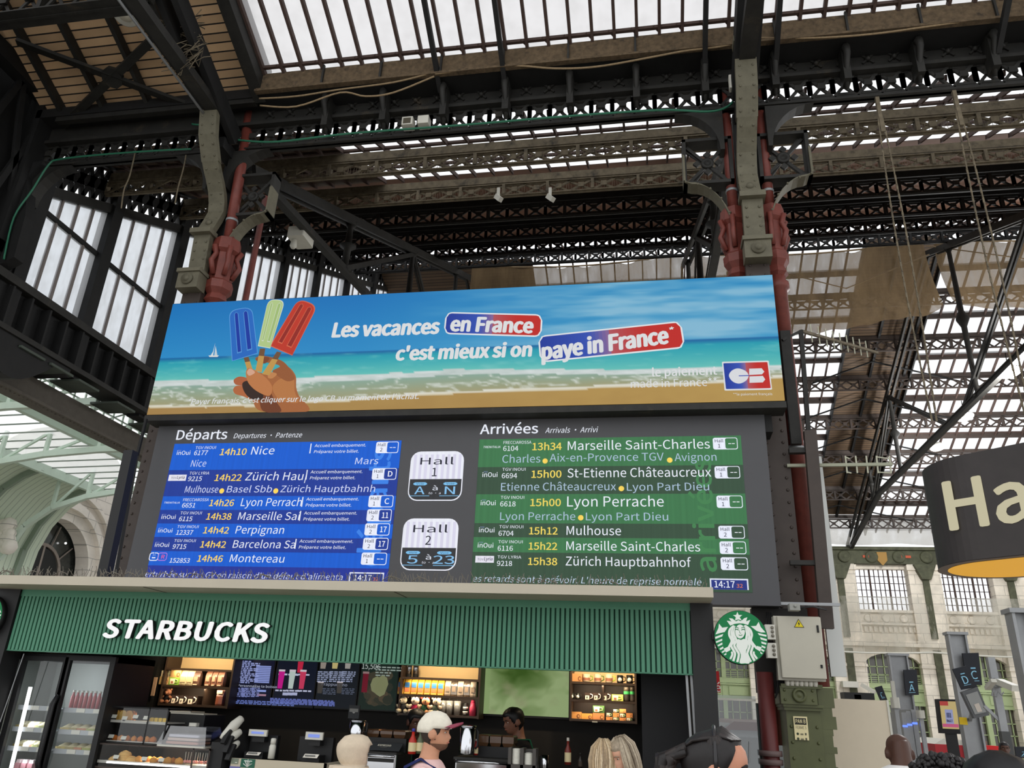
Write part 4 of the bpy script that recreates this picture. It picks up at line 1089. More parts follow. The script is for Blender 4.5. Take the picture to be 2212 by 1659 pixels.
for nm, st, q4, core, cols in (
    ('blue', [(706, 600), (740, 596), (770, 690), (735, 700)], ((628, 626), (804, 574), (764, 258), (606, 282)), (.22, .40, .60, .80), ((40, 112, 206), (24, 60, 172), (92, 164, 232))),
    ('green', [(816, 540), (852, 540), (828, 700), (786, 690)], ((802, 524), (886, 540), (988, 214), (872, 208)), (.2, .34, .62, .84), ((190, 216, 146), (172, 202, 126), (228, 236, 220))),
    ('red', [(930, 560), (962, 566), (880, 720), (830, 712)], ((882, 524), (1034, 588), (1206, 252), (1076, 204)), (.20, .40, .60, .82), ((204, 60, 42), (158, 44, 36), (228, 110, 78)))):
    g = MB(); flat(g, list(reversed(st)), (206, 160, 84), PZ, .006); flat(g, [tuple(st[1]), tuple(st[0]), tuple((st[0][i] * .68 + st[3][i] * .32) for i in (0, 1)), tuple((st[1][i] * .68 + st[2][i] * .32) for i in (0, 1))], (120, 86, 60), PZ, .0065)
    flat(g, lolly(*q4), cols[2], PZ, .008); flat(g, lolly(*q4, .94), cols[0], PZ, .0085)
    bl, br, tr, tl = q4; L2 = lambda u, v: tuple((bl[i] * (1 - u) + br[i] * u) * (1 - v) + (tl[i] * (1 - u) + tr[i] * u) * v for i in (0, 1))
    for u0, u1 in (core[:2], core[2:]):
        flat(g, [L2(u0, .12), L2(u1, .12), L2(u1, .90), L2((u0 + u1) / 2, .94), L2(u0, .90)], cols[2], PZ, .0088); flat(g, [L2(u0 + .025, .14), L2(u1 - .025, .14), L2(u1 - .025, .90), L2((u0 + u1) / 2, .93), L2(u0 + .025, .90)], cols[1], PZ, .0092)
    g.build('ice_lolly_print', 'poster', ad)['label'] = nm + ' ice lolly print'
b = MB(); flat(b, [(515, 500), (500, 560), (484, 585), (500, 588)], (226, 236, 240), PZ, .004); flat(b, [(518, 520), (508, 588), (530, 586)], (206, 222, 232), PZ, .004); flat(b, [(470, 586), (476, 596), (530, 596), (540, 586)], (240, 240, 236), PZ, .004); b.build('sailing_boat_print', 'poster', ad)


def adtext(mb, s, p0, p1, cap, conv, col=(238, 240, 242), bold=0.03, shear=.12, lift=.006, spread=1.0):
    a, e = A(*conv(*p0)), A(*conv(*p1)); up = A(*conv(p0[0], p0[1] - cap)) - a
    lettering(mb, s, a, (e - a), (0, 0, 1) if abs((e - a).z) < .08 else (e - a).cross(Vector((0, 1, 0))), w=(e - a).length, h=abs(up.z), c=S(col), bold=bold, shear=shear, lift=lift)


def pill(mb, c0, c1, c2, c3, conv, lift, cols, grow, rr=.08, n=6):
    """Rounded tilted label with a colour run from left to right; corners top-left, top-right, bottom-right, bottom-left."""
    P = [A(*conv(*c)) for c in (c0, c1, c2, c3)]
    ux = (P[1] - P[0]); L_ = ux.length; ux.normalize(); uz = (P[0] - P[3]); Hh = uz.length; uz.normalize(); ctr = (P[0] + P[2]) / 2
    hw, hh = L_ / 2 + grow, Hh / 2 + grow; r = rr + grow
    K = 40; top = []; bot = []
    for i in range(K + 1):
        x = -hw + 2 * hw * i / K; dx = max(0, abs(x) - (hw - r)); y = hh - (r - math.sqrt(max(0, r * r - dx * dx)))
        top.append(ctr + ux * x + uz * y + Vector((0, -lift, 0))); bot.append(ctr + ux * x - uz * y + Vector((0, -lift, 0)))
    FC = [S(cols((i + .5) / K)) for i in range(K)]
    mb.add(top + bot, [(i, K + 1 + i, K + 2 + i, i + 1) for i in range(K)], c=FC)


def tric(t):
    if t < .35: return mixc((34, 62, 166), (54, 86, 190), t / .35)
    if t < .5: return mixc((54, 86, 190), (150, 110, 160), (t - .35) / .15)
    return mixc((190, 90, 100), (206, 44, 38), (t - .5) / .25)


b = MB()
for c4 in (((2075, 300), (2715, 316), (2700, 455), (2060, 438)), ((2700, 462), (3650, 362), (3662, 528), (2714, 630))):
    pill(b, *c4, PZ, .003, lambda t: (244, 246, 250), .012); pill(b, *c4, PZ, .0045, tric, -.008, .07)
b.build('label_print', 'poster', ad)
b = MB()
adtext(b, 'Les vacances', (1303, 462), (2012, 437), 92, PZ, bold=.075, shear=.08); adtext(b, "c'est mieux si on", (1730, 618), (2636, 590), 88, PZ, bold=.075, shear=.08)
adtext(b, 'en France', (2098, 420), (2645, 434), 92, PZ, bold=.075, shear=.08, lift=.008)
adtext(b, 'paye in France', (2718, 614), (3560, 503), 104, PZ, bold=.075, shear=.08, lift=.008); adtext(b, '*', (3566, 440), (3596, 437), 40, PZ, bold=.04, lift=.008)
adtext(b, 'le paiement', (1276, 727), (1710, 714), 54, PR, bold=.03, shear=0); adtext(b, 'made in France**', (1130, 804), (1712, 790), 52, PR, bold=.002, shear=0)
adtext(b, '**le paiement français', (1820, 856), (2082, 853), 16, PR, bold=0, shear=0); adtext(b, "*Payer français, c'est cliquer sur le logo CB au moment de l'achat.", (326, 915), (1882, 878), 34, PZ, bold=.02, shear=.2)
b.build('lettering', 'poster', ad)
b = MB(); pill(b, (1745, 630), (2060, 622), (2078, 815), (1763, 824), PR, .004, lambda t: (236, 238, 240), .0, .005)
pill(b, (1755, 640), (2052, 632), (2068, 805), (1773, 814), PR, .0055, tric, .0, .004)
blob(b, [(1790, 724), (1808, 690), (1850, 674), (1900, 690), (1922, 722), (1905, 756), (1860, 776), (1815, 762)], (234, 236, 240), PR, .007)
flat(b, [(1926, 676), (1926, 718), (2012, 714), (2028, 696), (2010, 673)], (234, 236, 240), PR, .007); flat(b, [(1928, 728), (1928, 771), (2018, 768), (2034, 748), (2018, 724)], (234, 236, 240), PR, .007)
flat(b, [(1856, 721), (1856, 727), (1926, 725), (1926, 719)], (70, 90, 190), PR, .008); b.build('payment_logo', 'poster', ad)

# ================================================================ departures and arrivals board
SX0, SX1, SZ0, SZ1, SY = -6.39, 1.335, 2.955, 5.118, 8.8
db = thing('departures_board', 'large electronic departures and arrivals board with blue and green lists', 'departures board', ((SX0 + SX1) / 2, SY, SZ0))
b = MB(); b.box((SX0, SY, 2.955), (SX1, SY + .2, SZ1)); b.build('housing', 'board_grey', db)
b = MB()
for x in (-5.2, -3.4, -1.9, -.3, .9): b.box((x, SY + .05, SZ1), (x + .05, SY + .1, 5.25))
b.box((-6.3, SY + .02, 5.16), (1.5, SY + .2, 5.19)); b.box((1.33, SY + .02, 4.9), (1.42, SY + .3, 5.2)); b.build('brackets', 'iron_black', db)
ZD = lambda x, y: (260 + x / 3.6867, 890 + y / 3.6867)
ZA = lambda x, y: (1010 + x / 3.16, 890 + y / 3.16)
ZM = lambda x, y: (740 + x / 4.148, 890 + y / 4.148)
B_ = lambda c, x, y: at(*c(x, y), Y=SY)


def rect(mb, x0, z0, x1, z1, col, lift=.004, m=0): mb.add([(x0, SY - lift, z0), (x1, SY - lift, z0), (x1, SY - lift, z1), (x0, SY - lift, z1)], [(0, 1, 2, 3)], c=S(col), m=m)


def rrect(mb, x0, z0, x1, z1, r, col, lift, corners=(1, 1, 1, 1), line=0, m=0):
    """Rounded rectangle, filled or as an outline of given width; corners bl, br, tr, tl."""
    def ring(g):
        P = []
        for (cx, cz, a0, on) in ((x0, z0, 180, corners[0]), (x1, z0, 270, corners[1]), (x1, z1, 0, corners[2]), (x0, z1, 90, corners[3])):
            rr = r if on else .0005; sx = 1 if cx == x0 else -1; sz = 1 if cz == z0 else -1
            for i in range(6):
                t = math.radians(a0 + 18 * i); P.append((cx + sx * rr + max(rr - g, .0002) * math.cos(t), SY - lift, cz + sz * rr + max(rr - g, .0002) * math.sin(t)))
        return P
    if not line: mb.add(ring(0), [tuple(range(24))], c=S(col), m=m)
    else: mb.add(ring(0) + ring(line), [(i, (i + 1) % 24, 24 + (i + 1) % 24, 24 + i) for i in range(24)], c=S(col), m=m)


def tx(mb, s, cv, p0, x1, cap, col=(232, 236, 246), bold=.004, shear=0.0, lift=.008):
    a = B_(cv, *p0); e = B_(cv, *x1) if isinstance(x1, tuple) else B_(cv, x1, p0[1]); t = B_(cv, p0[0], p0[1] - cap)
    e = Vector((e.x, SY, a.z)); mb.mat = 1
    lettering(mb, s, a, (1, 0, 0), (0, 0, 1), w=e.x - a.x, h=t.z - a.z, c=S(col), bold=bold, shear=shear, lift=lift); mb.mat = 0


YEL = (250, 214, 92)
b = MB(); tx(b, 'Départs', ZD, (446, 222), 846, 74, bold=.02); tx(b, 'Departures • Partenze', ZD, (902, 211), 1442, 38, shear=.22); b.build('departures_heading', ['led', 'led_text'], db); b = MB()
tx(b, 'Arrivées', ZA, (86, 152), 480, 64, bold=.022); tx(b, 'Arrivals • Arrivi', ZA, (530, 145), 884, 36, shear=.22); b.build('arrivals_heading', ['led', 'led_text'], db)


def badge(mb, cv, x0, y0, x1, y1, num, track, fill, white=(226, 226, 244)):
    p, q = B_(cv, x0, y0), B_(cv, x1, y1); a, c = p.x, q.x; lo, hi = q.z, p.z; mid = a + (c - a) * .5
    rrect(mb, a, lo, c, hi, .025, (232, 236, 250), .009); rrect(mb, mid, lo + .008, c - .008, hi - .008, .02, fill, .011)
    mb.mat = 1
    w = mid - a
    lettering(mb, 'Hall', (a + w * .17, SY, lo + (hi - lo) * .60), (1, 0, 0), (0, 0, 1), w=w * .68, h=(hi - lo) * .26, c=S(30, 34, 60), bold=.01, lift=.013)
    lettering(mb, num, (a + w * .40, SY, lo + (hi - lo) * .14), (1, 0, 0), (0, 0, 1), h=(hi - lo) * .32, c=S(30, 34, 60), bold=.01, lift=.013)
    tw = (c - mid) * (.5 if len(track) > 1 else .36)
    lettering(mb, track, ((mid + c) / 2 - tw / 2, SY, lo + (hi - lo) * (.30 if track == '--' else .27)), (1, 0, 0), (0, 0, 1), w=tw, h=(hi - lo) * .46, c=S(240, 242, 250), bold=.02, lift=.013); mb.mat = 0


def logo(mb, cv, kind, x, y, w):
    """Operator marks as they stand on the board; y is the baseline."""
    if kind == 'in':
        tx(mb, 'TGV', cv, (x + w * .08, y - 30), x + w * .36, 9, bold=0, col=(150, 160, 210)); tx(mb, 'inOui', cv, (x, y), x + w, 31, bold=.012)
    elif kind == 'tr': tx(mb, 'TRENITALIA', cv, (x, y), x + w, 14, bold=.012, shear=.25)
    elif kind == 'ly':
        p, q = B_(cv, x, y - 44), B_(cv, x + w, y + 4); rect(mb, p.x, q.z, q.x, p.z, (226, 224, 236), .008)
        tx(mb, 'TGV', cv, (x + w * .1, y - 12), x + w * .42, 15, bold=0, col=(70, 66, 90), lift=.01); tx(mb, 'Lyria', cv, (x + w * .46, y - 12), x + w * .92, 22, bold=.02, col=(60, 50, 80), shear=.15, lift=.01)


DX0 = min(B_(ZD, 435, 258).x, B_(ZD, 205, 1220).x); DX1 = B_(ZD, 2240, 235).x
DX0 = B_(ZD, 320, 775).x; DX1 = at(868, 950, Y=SY).x
DEEP, BR = (30, 58, 150), (18, 92, 206)
deps = [(255, 465, 'in', (450, 343, 106), 'TGV INOUI', (598, 297, 760), '6177', (586, 345, 692), '14h10', (793, 345, 1000), 'Nice', (1040, 340, 1222), 'Hall 2', (2042, 240, 2212, 328), '--'),
        (465, 672, 'ly', (392, 545, 130), 'TGV LYRIA', (550, 500, 708), '9215', (538, 551, 646), '14h22', (750, 550, 960), 'Zürich Hau|', (994, 546, 1476), 'Hall 1', (2012, 450, 2196, 540), 'D'),
        (672, 780, 'tr', (348, 730, 126), 'FRECCIAROSSA', (500, 711, 704), '6651', (490, 762, 594), '14h26', (708, 750, 900), 'Lyon Perrach', (958, 750, 1440), 'Hall 1', (1984, 665, 2170, 760), 'C'),
        (780, 888, 'in', (328, 852, 112), 'TGV INOUI', (478, 816, 648), '6115', (466, 870, 570), '14h38', (684, 858, 880), 'Marseille Sai', (936, 860, 1424), 'Hall 2', (1970, 776, 2156, 872), '11'),
        (888, 996, 'in', (302, 960, 112), 'TGV INOUI', (453, 925, 623), '12337', (444, 978, 575), '14h42', (660, 967, 860), 'Perpignan', (916, 968, 1300), 'Hall 2', (1954, 888, 2142, 985), '17'),
        (996, 1108, 'in', (276, 1074, 112), 'TGV INOUI', (428, 1036, 600), '9715', (415, 1090, 522), '14h42', (636, 1080, 836), 'Barcelona Sa', (894, 1082, 1390), 'Hall 2', (1940, 1003, 2130, 1100), '17'),
        (1108, 1222, '', (0, 0, 0), '', None, '152853', (392, 1200, 550), '14h46', (612, 1192, 812), 'Montereau', (870, 1195, 1302), 'Hall 1', (1926, 1120, 2118, 1220), '--')]
subs = {0: [('Nice', (560, 437), 680), ('Mars', (1868, 418), 2052)], 1: [('Mulhouse', (512, 644), 776), ('Basel Sbb', (846, 642), 1204), ('Zürich Hauptbahnh', (1274, 640), 2026)]}
acc = {0: (1548, 281, 1955, 1525, 1510), 1: (1516, 490, 1928, 1494, 1482), 2: (1482, 706, 1898, 1460, 1448), 3: (1464, 817, 1884, 1442, 1430), 5: (1428, 1040, 1854, 1406, 1394)}
for i, (t0, t1, lg, lp_, op, opp, no, nop, tm, tp, ds, dp, hl, hp, tr_) in enumerate(deps):
    r = MB(); fill = BR if i in (0, 2, 4, 6) else DEEP
    z1, z0 = B_(ZD, 400, t0).z, B_(ZD, 300, t1).z
    rect(r, DX0, z0, DX1, z1, fill)
    if lg: logo(r, ZD, lg, *lp_)
    else:
        for k, (xx, cl) in enumerate(((240, (235, 240, 250)), (308, (176, 120, 220)))):
            p, q = B_(ZD, xx, 1120), B_(ZD, xx + 60, 1186); rrect(r, p.x, q.z, q.x, p.z, .03, cl, .008, line=.01)
            if k: tx(r, 'R', ZD, (xx + 20, 1168), xx + 44, 30, col=(226, 90, 150), bold=.03)
            else:
                rrect(r, p.x + .05, q.z + .07, q.x - .05, p.z - .03, .015, (235, 240, 250), .009); rrect(r, p.x + .065, q.z + .12, q.x - .065, p.z - .055, .006, BR, .01)
                rect(r, p.x + .04, q.z + .03, q.x - .04, q.z + .045, (235, 240, 250), .009)
    if op: tx(r, op, ZD, opp[:2], opp[2], 22, shear=.12)
    tx(r, no, ZD, nop[:2], nop[2], 36, shear=.12, bold=.012); tx(r, tm, ZD, tp[:2], tp[2], 50, col=YEL, bold=.022, shear=.08); tx(r, ds, ZD, dp[:2], dp[2], 62 if i < 3 else 60, shear=.1)
    if i in acc:
        x0, y0, x1, bx, bx2 = acc[i]
        tx(r, 'Accueil embarquement.', ZD, (x0, y0), x1, 23, shear=.15, bold=.008); tx(r, 'Préparez votre billet.', ZD, (x0 - 6, y0 + 48), x1 - 58, 23, shear=.15, bold=.008)
        a_ = B_(ZD, bx, y0 - 28); c_ = B_(ZD, bx2, y0 + 50); rect(r, a_.x - .012, c_.z, a_.x + .002, a_.z, (232, 236, 246), .008)
    for s, p, x1 in subs.get(i, ()): tx(r, s, ZD, p, x1, 52, col=(206, 214, 246), shear=.1)
    if i == 1:
        for xx in (810, 1240):
            p = B_(ZD, xx, 630); r.add([(p.x + .034 * math.cos(k * .524), SY - .009, p.z + .034 * math.sin(k * .524)) for k in range(12)], [tuple(range(12))], c=S(YEL))
    q = MB(); badge(q, ZD, *hp, hl[-1], tr_, fill)
    r = r.build('departure_row', ['led', 'led_text'], db); q.build('hall_badge', ['led', 'led_text'], r)
AX0_, AX1_ = B_(ZA, 60, 560).x, B_(ZA, 1880, 370).x
AX1_ = B_(ZA, 1910, 760).x
GA, GB = (62, 118, 76), (56, 80, 62)
arrs = [(175, 370, 'tr', (106, 248, 118), 'FRECCIAROSSA', (246, 220, 436), '6104', (244, 267, 346), '13h34', (443, 262, 642), 'Marseille Saint-Charles', (684, 262, 1656), '1', (1672, 178, 1846, 256)),
        (370, 560, 'in', (102, 445, 102), 'TGV INOUI', (238, 403, 396), '6694', (234, 453, 338), '15h00', (437, 450, 640), 'St-Etienne Châteaucreux', (682, 448, 1664), '1', (1684, 372, 1862, 454)),
        (560, 762, 'in', (90, 637, 102), 'TGV INOUI', (227, 594, 387), '6618', (223, 645, 328), '15h00', (429, 643, 636), 'Lyon Perrache', (680, 646, 1340), '1', (1697, 572, 1880, 656)),
        (762, 860, 'in', (78, 822, 106), 'TGV INOUI', (217, 794, 381), '6704', (212, 845, 314), '15h12', (421, 836, 614), 'Mulhouse', (676, 840, 1048), '2', (1710, 778, 1894, 866)),
        (860, 964, 'in', (70, 926, 106), 'TGV INOUI', (210, 896, 377), '6116', (206, 947, 309), '15h22', (418, 940, 611), 'Marseille Saint-Charles', (674, 944, 1588), '2', (1718, 884, 1904, 972)),
        (964, 1090, 'ly', (56, 1026, 124), 'TGV LYRIA', (205, 1000, 367), '9218', (201, 1050, 304), '15h38', (414, 1044, 611), 'Zürich Hauptbahnhof', (670, 1048, 1526), '2', (1725, 992, 1916, 1082))]
asub = {0: [('Charles', (237, 348), 497), ('Aix-en-Provence TGV', (560, 340), 1340), ('Avignon', (1414, 336), 1700)], 1: [('Etienne Châteaucreux', (228, 538), 1014), ('Lyon Part Dieu', (1088, 538), 1650)], 2: [('Lyon Perrache', (222, 738), 736), ('Lyon Part Dieu', (808, 740), 1370)]}
adot = {0: [(530, 336), (1380, 330)], 1: [(1050, 524)], 2: [(773, 723)]}
for i, (t0, t1, lg, lp_, op, opp, no, nop, tm, tp, ds, dp, hl, hp) in enumerate(arrs):
    r = MB(); fill = GA if i % 2 == 0 else GB
    z1, z0 = B_(ZA, 900, t0).z, B_(ZA, 900, t1 if i < 5 else 1215).z
    rect(r, AX0_, z0, AX1_, z1, fill); logo(r, ZA, lg, *lp_)
    tx(r, op, ZA, opp[:2], opp[2], 20); tx(r, no, ZA, nop[:2], nop[2], 33, bold=.01); tx(r, tm, ZA, tp[:2], tp[2], 48, col=(240, 214, 96), bold=.022); tx(r, ds, ZA, dp[:2], dp[2], 60 if i != 2 else 68)
    for s, p, x1 in asub.get(i, ()): tx(r, s, ZA, p, x1, 52, col=(170, 192, 214))
    for xx, yy in adot.get(i, ()):
        p = B_(ZA, xx, yy); r.add([(p.x + .032 * math.cos(k * .524), SY - .009, p.z + .032 * math.sin(k * .524)) for k in range(12)], [tuple(range(12))], c=S(YEL))
    q = MB(); badge(q, ZA, *hp, hl, '--', fill)
    r = r.build('arrival_row', ['led', 'led_text'], db); q.build('hall_badge', ['led', 'led_text'], r)
# upright words down the sides of the lists
b = MB(); b.mat = 1
p, q = B_(ZD, 1990, 1225), B_(ZD, 2110, 285); lettering(b, 'départs', (DX1 - .12, SY, p.z), (0, 0, 1), (-1, 0, 0), w=q.z - p.z, h=.27, c=S(58, 128, 230), bold=.03, lift=.0065)
p, q = B_(ZA, 1790, 1090), B_(ZA, 1760, 300); lettering(b, 'arrivées', (AX1_ - .36, SY, p.z), (0, 0, 1), (-1, 0, 0), w=(q.z - p.z) * .97, h=.22, c=S(68, 128, 80), bold=.03, lift=.0065)
b.build('upright_words', ['led', 'led_text'], db)
# tickers and clocks
for nm, cv, s, p, x1, bx, xx0, xx1, fill, ck in (
    ('departures', ZD, "erturbée sur la LGV en raison d'un défaut d'alimenta", (196, 1312), 1770, (1222, 1400), DX0, DX1, (34, 52, 150), (1828, 1276, 2098, 1330)),
    ('arrivals', ZA, "es retards sont à prévoir. L'heure de reprise normale", (34, 1158), 1592, (1105, 1215), AX0_, AX1_, (52, 78, 60), (1652, 1136, 1920, 1216))):
    r = MB()
    if nm == 'departures': rect(r, xx0, B_(cv, 300, 1400).z, xx1, B_(cv, 300, 1222).z, fill)
    tx(r, s, cv, p, x1, 44 if nm == 'departures' else 42, shear=.2, col=(206, 214, 240) if nm == 'departures' else (190, 206, 226)); r.build('ticker_line', ['led', 'led_text'], db)
    r = MB(); a_, c_ = B_(cv, ck[0], ck[1]), B_(cv, ck[2], ck[3]); lo = c_.z - (.14 if nm == 'departures' else 0)
    rect(r, a_.x, lo, c_.x, a_.z, (222, 226, 240), .007); rect(r, a_.x + .015, lo + .0, c_.x - .015, a_.z - .015, (40, 54, 128), .009)
    y_ = 1342 if nm == 'departures' else 1198
    tx(r, '14:17', cv, (ck[0] + 34, y_), ck[0] + 172, 44, bold=.014, lift=.012); tx(r, '32', cv, (ck[0] + 184, y_ + 2), ck[0] + 226, 25, col=(226, 124, 70), bold=.01, lift=.012); r.build('clock', ['led', 'led_text'], db)
# the two hall panels
for (x0, y0, xm, ym, x1, y1, n, va, vb) in ((648, 356, 650, 602, 1064, 796, '1', 'A', 'N'), (582, 954, 586, 1218, 1014, 1424, '2', '5', '23')):
    p, q = B_(ZM, x0, y0), B_(ZM, x1, y1); zm = B_(ZM, (x0 + x1) / 2, ym).z; cx = (p.x + q.x) / 2 - .02; hw = (q.x - p.x) / 2 + .02; r = MB()
    rrect(r, cx - hw, q.z, cx + hw, p.z, .12, (232, 234, 244), .004); rrect(r, cx - hw + .013, q.z + .013, cx + hw - .013, zm, .11, (52, 53, 56), .006, corners=(1, 1, 0, 0))
    hh = p.z - zm; r.mat = 1
    for k in range(9): rect(r, cx - hw + .04 + k * hw * .21, zm, cx - hw + .075 + k * hw * .21, p.z - .04, (214, 212, 232), .0055); r.m[-1] = 0
    lettering(r, 'Hall', (cx - .21, SY, zm + hh * .52), (1, 0, 0), (0, 0, 1), w=.42, h=hh * .25, c=S(34, 36, 50), lift=.009); lettering(r, n, (cx - .05, SY, zm + hh * .10), (1, 0, 0), (0, 0, 1), h=hh * .30, c=S(34, 36, 50), lift=.009, bold=.01)
    hb = zm - q.z
    for s, xx in ((va, cx - hw * .56), (vb, cx + hw * .56)):
        rrect(r, xx - .085, zm - hb * .29, xx + .085, zm - hb * .15, .028, (126, 190, 234), .009); r.m[-1] = 0
        lettering(r, 'Voie', (xx - .05, SY, zm - hb * .26), (1, 0, 0), (0, 0, 1), w=.1, h=hb * .08, c=S(30, 50, 80), lift=.011)
        w = .125 * len(s); lettering(r, s, (xx - w / 2, SY, zm - hb * .70), (1, 0, 0), (0, 0, 1), w=w, h=hb * .35, c=S(134, 192, 236), lift=.009, bold=.01)
        rect(r, xx - .125, zm - hb * .79, xx + .125, zm - hb * .765, (126, 190, 234), .009); r.m[-1] = 0
    lettering(r, 'à', (cx - .03, SY, zm - hb * .52), (1, 0, 0), (0, 0, 1), w=.065, h=hb * .2, c=S(220, 224, 236), lift=.009); lettering(r, 'to • a', (cx - .075, SY, zm - hb * .7), (1, 0, 0), (0, 0, 1), w=.15, h=hb * .1, c=S(220, 224, 236), lift=.009, shear=.2)
    r.build('hall_panel', ['led', 'led_text'], db)
# ================================================================ coffee kiosk
FY = 7.0; KX0, KX1 = -6.17, 0.316; BY = 8.95
K = lambda px, py, Y: at(px, py, Y=Y)
MT['fascia'] = mat('ribbed green cladding', (74, 132, 105), .5, var=.04, scale=2)
MT['fascia_dark'] = mat('green cladding groove', (30, 82, 61), .7)
MT['canopy'] = mat('beige canopy edge', (182, 174, 156), .55, var=.05, scale=2, dirt=((150, 142, 126), .7))
cp = thing('kiosk_canopy', 'pale beige canopy edge over the green coffee kiosk front', 'canopy', (-3, 7, 2.7))
b = MB(); b.box((-6.45, 6.6, 2.735), (.486, 7.0, 2.815)); b.box((-6.45, 7.0, 2.74), (.486, 9.05, 2.80)); b.build('edge', 'canopy', cp)
b = MB()
for x in (-4.6, -2.2): b.box((x, 6.62, 2.731), (x + .008, 6.99, 2.736))
b.build('joints', mat('joint line', (96, 90, 78), .8), cp)
sp = MB()
x = -6.4
while x < .46:
    for dy in (0, .05):
        sp.bar((x, 6.66 + dy * 2, 2.815), (x + RN.uniform(-.05, .05), 6.63 + dy * 3 + RN.uniform(-.04, .04), 2.815 + RN.uniform(.06, .10)), .0035)
    x += .04
sp.box((-6.4, 6.66, 2.815), (.46, 6.69, 2.82))
for i in range(26):
    x = RN.uniform(-6.4, .4); sp.tube([(x, 6.66, 2.83), (x + .06, 6.65, 2.87), (x + .12, 6.67, 2.85), (x + .16, 6.64, 2.83)], .004, 5)
o = sp.build('bird_spikes', mat('steel spikes with debris', (116, 110, 98), .6), label='row of bird spikes with debris along the top of the canopy edge', cat='bird spikes', kind='stuff')
fs_ = thing('kiosk_fascia', 'dark green ribbed fascia panel with white shop lettering', 'fascia', (-3, FY, 2.17))
b = MB(); b.box((KX0, FY + .02, 2.17), (KX1, FY + .10, 2.735)); b.build('backing', 'fascia_dark', fs_)
b = MB(); n = 152; w = (KX1 - KX0) / n
for i in range(n): b.box((KX0 + w * (i + .18), FY - .005, 2.168), (KX0 + w * (i + .82), FY + .025, 2.672))
b.build('ribs', 'fascia', fs_)
b = MB(); b.box((KX0, FY - .006, 2.672), (KX1, FY + .02, 2.735)); b.box((KX0, FY, 2.16), (KX1, FY + .1, 2.17)); b.build('top_band', 'fascia', fs_)
word = 'STARBUCKS'; pa, pb = K(225, 1376, FY - .05), K(575, 1384.5, FY - .05); zt = K(250, 1339, FY - .05).z
tot = text_mesh(word)[0]; xs = [v[0] for v in tot]; X0t, X1t = min(xs), max(xs); kx = (pb.x - pa.x) / (X1t - X0t)
adv = [0.0]
for i in range(1, len(word)):
    xr = [v[0] for v in text_mesh(word[:i + 1])[0]]; xl = [v[0] for v in text_mesh(word[i])[0]]
    adv.append(max(xr) - max(xl) + min(xl))
capz = zt - pa.z
for ch, a_ in zip(word, adv):
    mn = min(v[0] for v in text_mesh(ch)[0]); lw = (max(v[0] for v in text_mesh(ch)[0]) - mn) * kx
    px = pa.x + (a_ - X0t) * kx
    l = MB()
    for dx, dz, lf in [(.0135 * q * math.cos(i * .785), .008 * q * math.sin(i * .785), .0001 * i) for q in (.5, 1) for i in range(8)]:
        lettering(l, ch, (px + dx, FY - .05, pa.z + dz), (1, 0, 0), (0, 0, 1), w=lw * .92, h=capz, c=(1, 1, 1), shear=.14, lift=lf)
    for dx in (-.014, 0, .014):
        l.mat = 1; lettering(l, ch, (px + dx, FY - .046, pa.z), (1, 0, 0), (0, 0, 1), w=lw * .95, h=capz * 1.02, shear=.14, depth=.04, c=S(24, 24, 24)); l.mat = 0
    l.build('letter', [screen_mat('lit letter face', .93) if 'lit letter face' not in bpy.data.materials else bpy.data.materials['lit letter face'], 'black'], fs_)
# frame of the kiosk
kf = thing('coffee_kiosk', 'black posts and dark back walls of the coffee kiosk', 'kiosk', (-3, 8, 0))
b = MB(); b.box((-6.42, FY - .03, 0), (KX0, FY + .2, 2.735)); b.box((-6.42, FY + .2, 0), (-6.3, BY, 2.735)); b.build('post', 'black', kf)
b = MB(); b.box((KX1, FY - .03, 0), (.5, FY + .22, 2.735)); b.build('post', 'black', kf)
b = MB(); b.box((KX1 - .02, FY + .2, 0), (KX1 + .12, BY, 2.73)); b.build('side_wall', 'soft_black', kf)
b = MB(); b.box((-6.3, BY, 0), (KX1 + .1, BY + .06, 2.74)); b.build('back_wall', 'soft_black', kf)
b = MB(); b.box((-6.3, FY + .1, 2.62), (KX1, BY, 2.66)); b.build('soffit', 'black', kf)
b = MB(); q0 = K(1385, 1455, 8.2); b.box((q0.x, 8.0, 0), (KX1 - .02, BY, 2.6)); b.build('dark_side_panel', mat('deep navy black', (9, 10, 16), .5), kf)
b = MB(); q0, q1 = K(235, 1425, 8.6), K(338, 1450, 8.6); b.box((q0.x, 8.6, 0), (q1.x, BY, 2.6)); b.build('dark_pier', 'black', kf)
b = MB()
for px in (1483, 1493): b.bar(K(px, 1458, FY + .05), K(px + 12, 1640, FY + .05), .02, .02)
b.bar(K(52, 1412, FY + .05), K(0, 1560, FY + .05), .006, .006); b.build('edge_strips', 'galv', kf)


def warm(name, loc, power, size=.1, col=(1, .78, .5), target=(0, 0, -1)):
    l = bpy.data.lights.new(name, 'SPOT'); l.energy = power; l.color = col; l.shadow_soft_size = size; l.spot_size = math.radians(130); l.spot_blend = .6
    o = bpy.data.objects.new(name, l); C.objects.link(o); o.location = loc; o.rotation_euler = Vector(target).to_track_quat('-Z', 'Y').to_euler(); return o


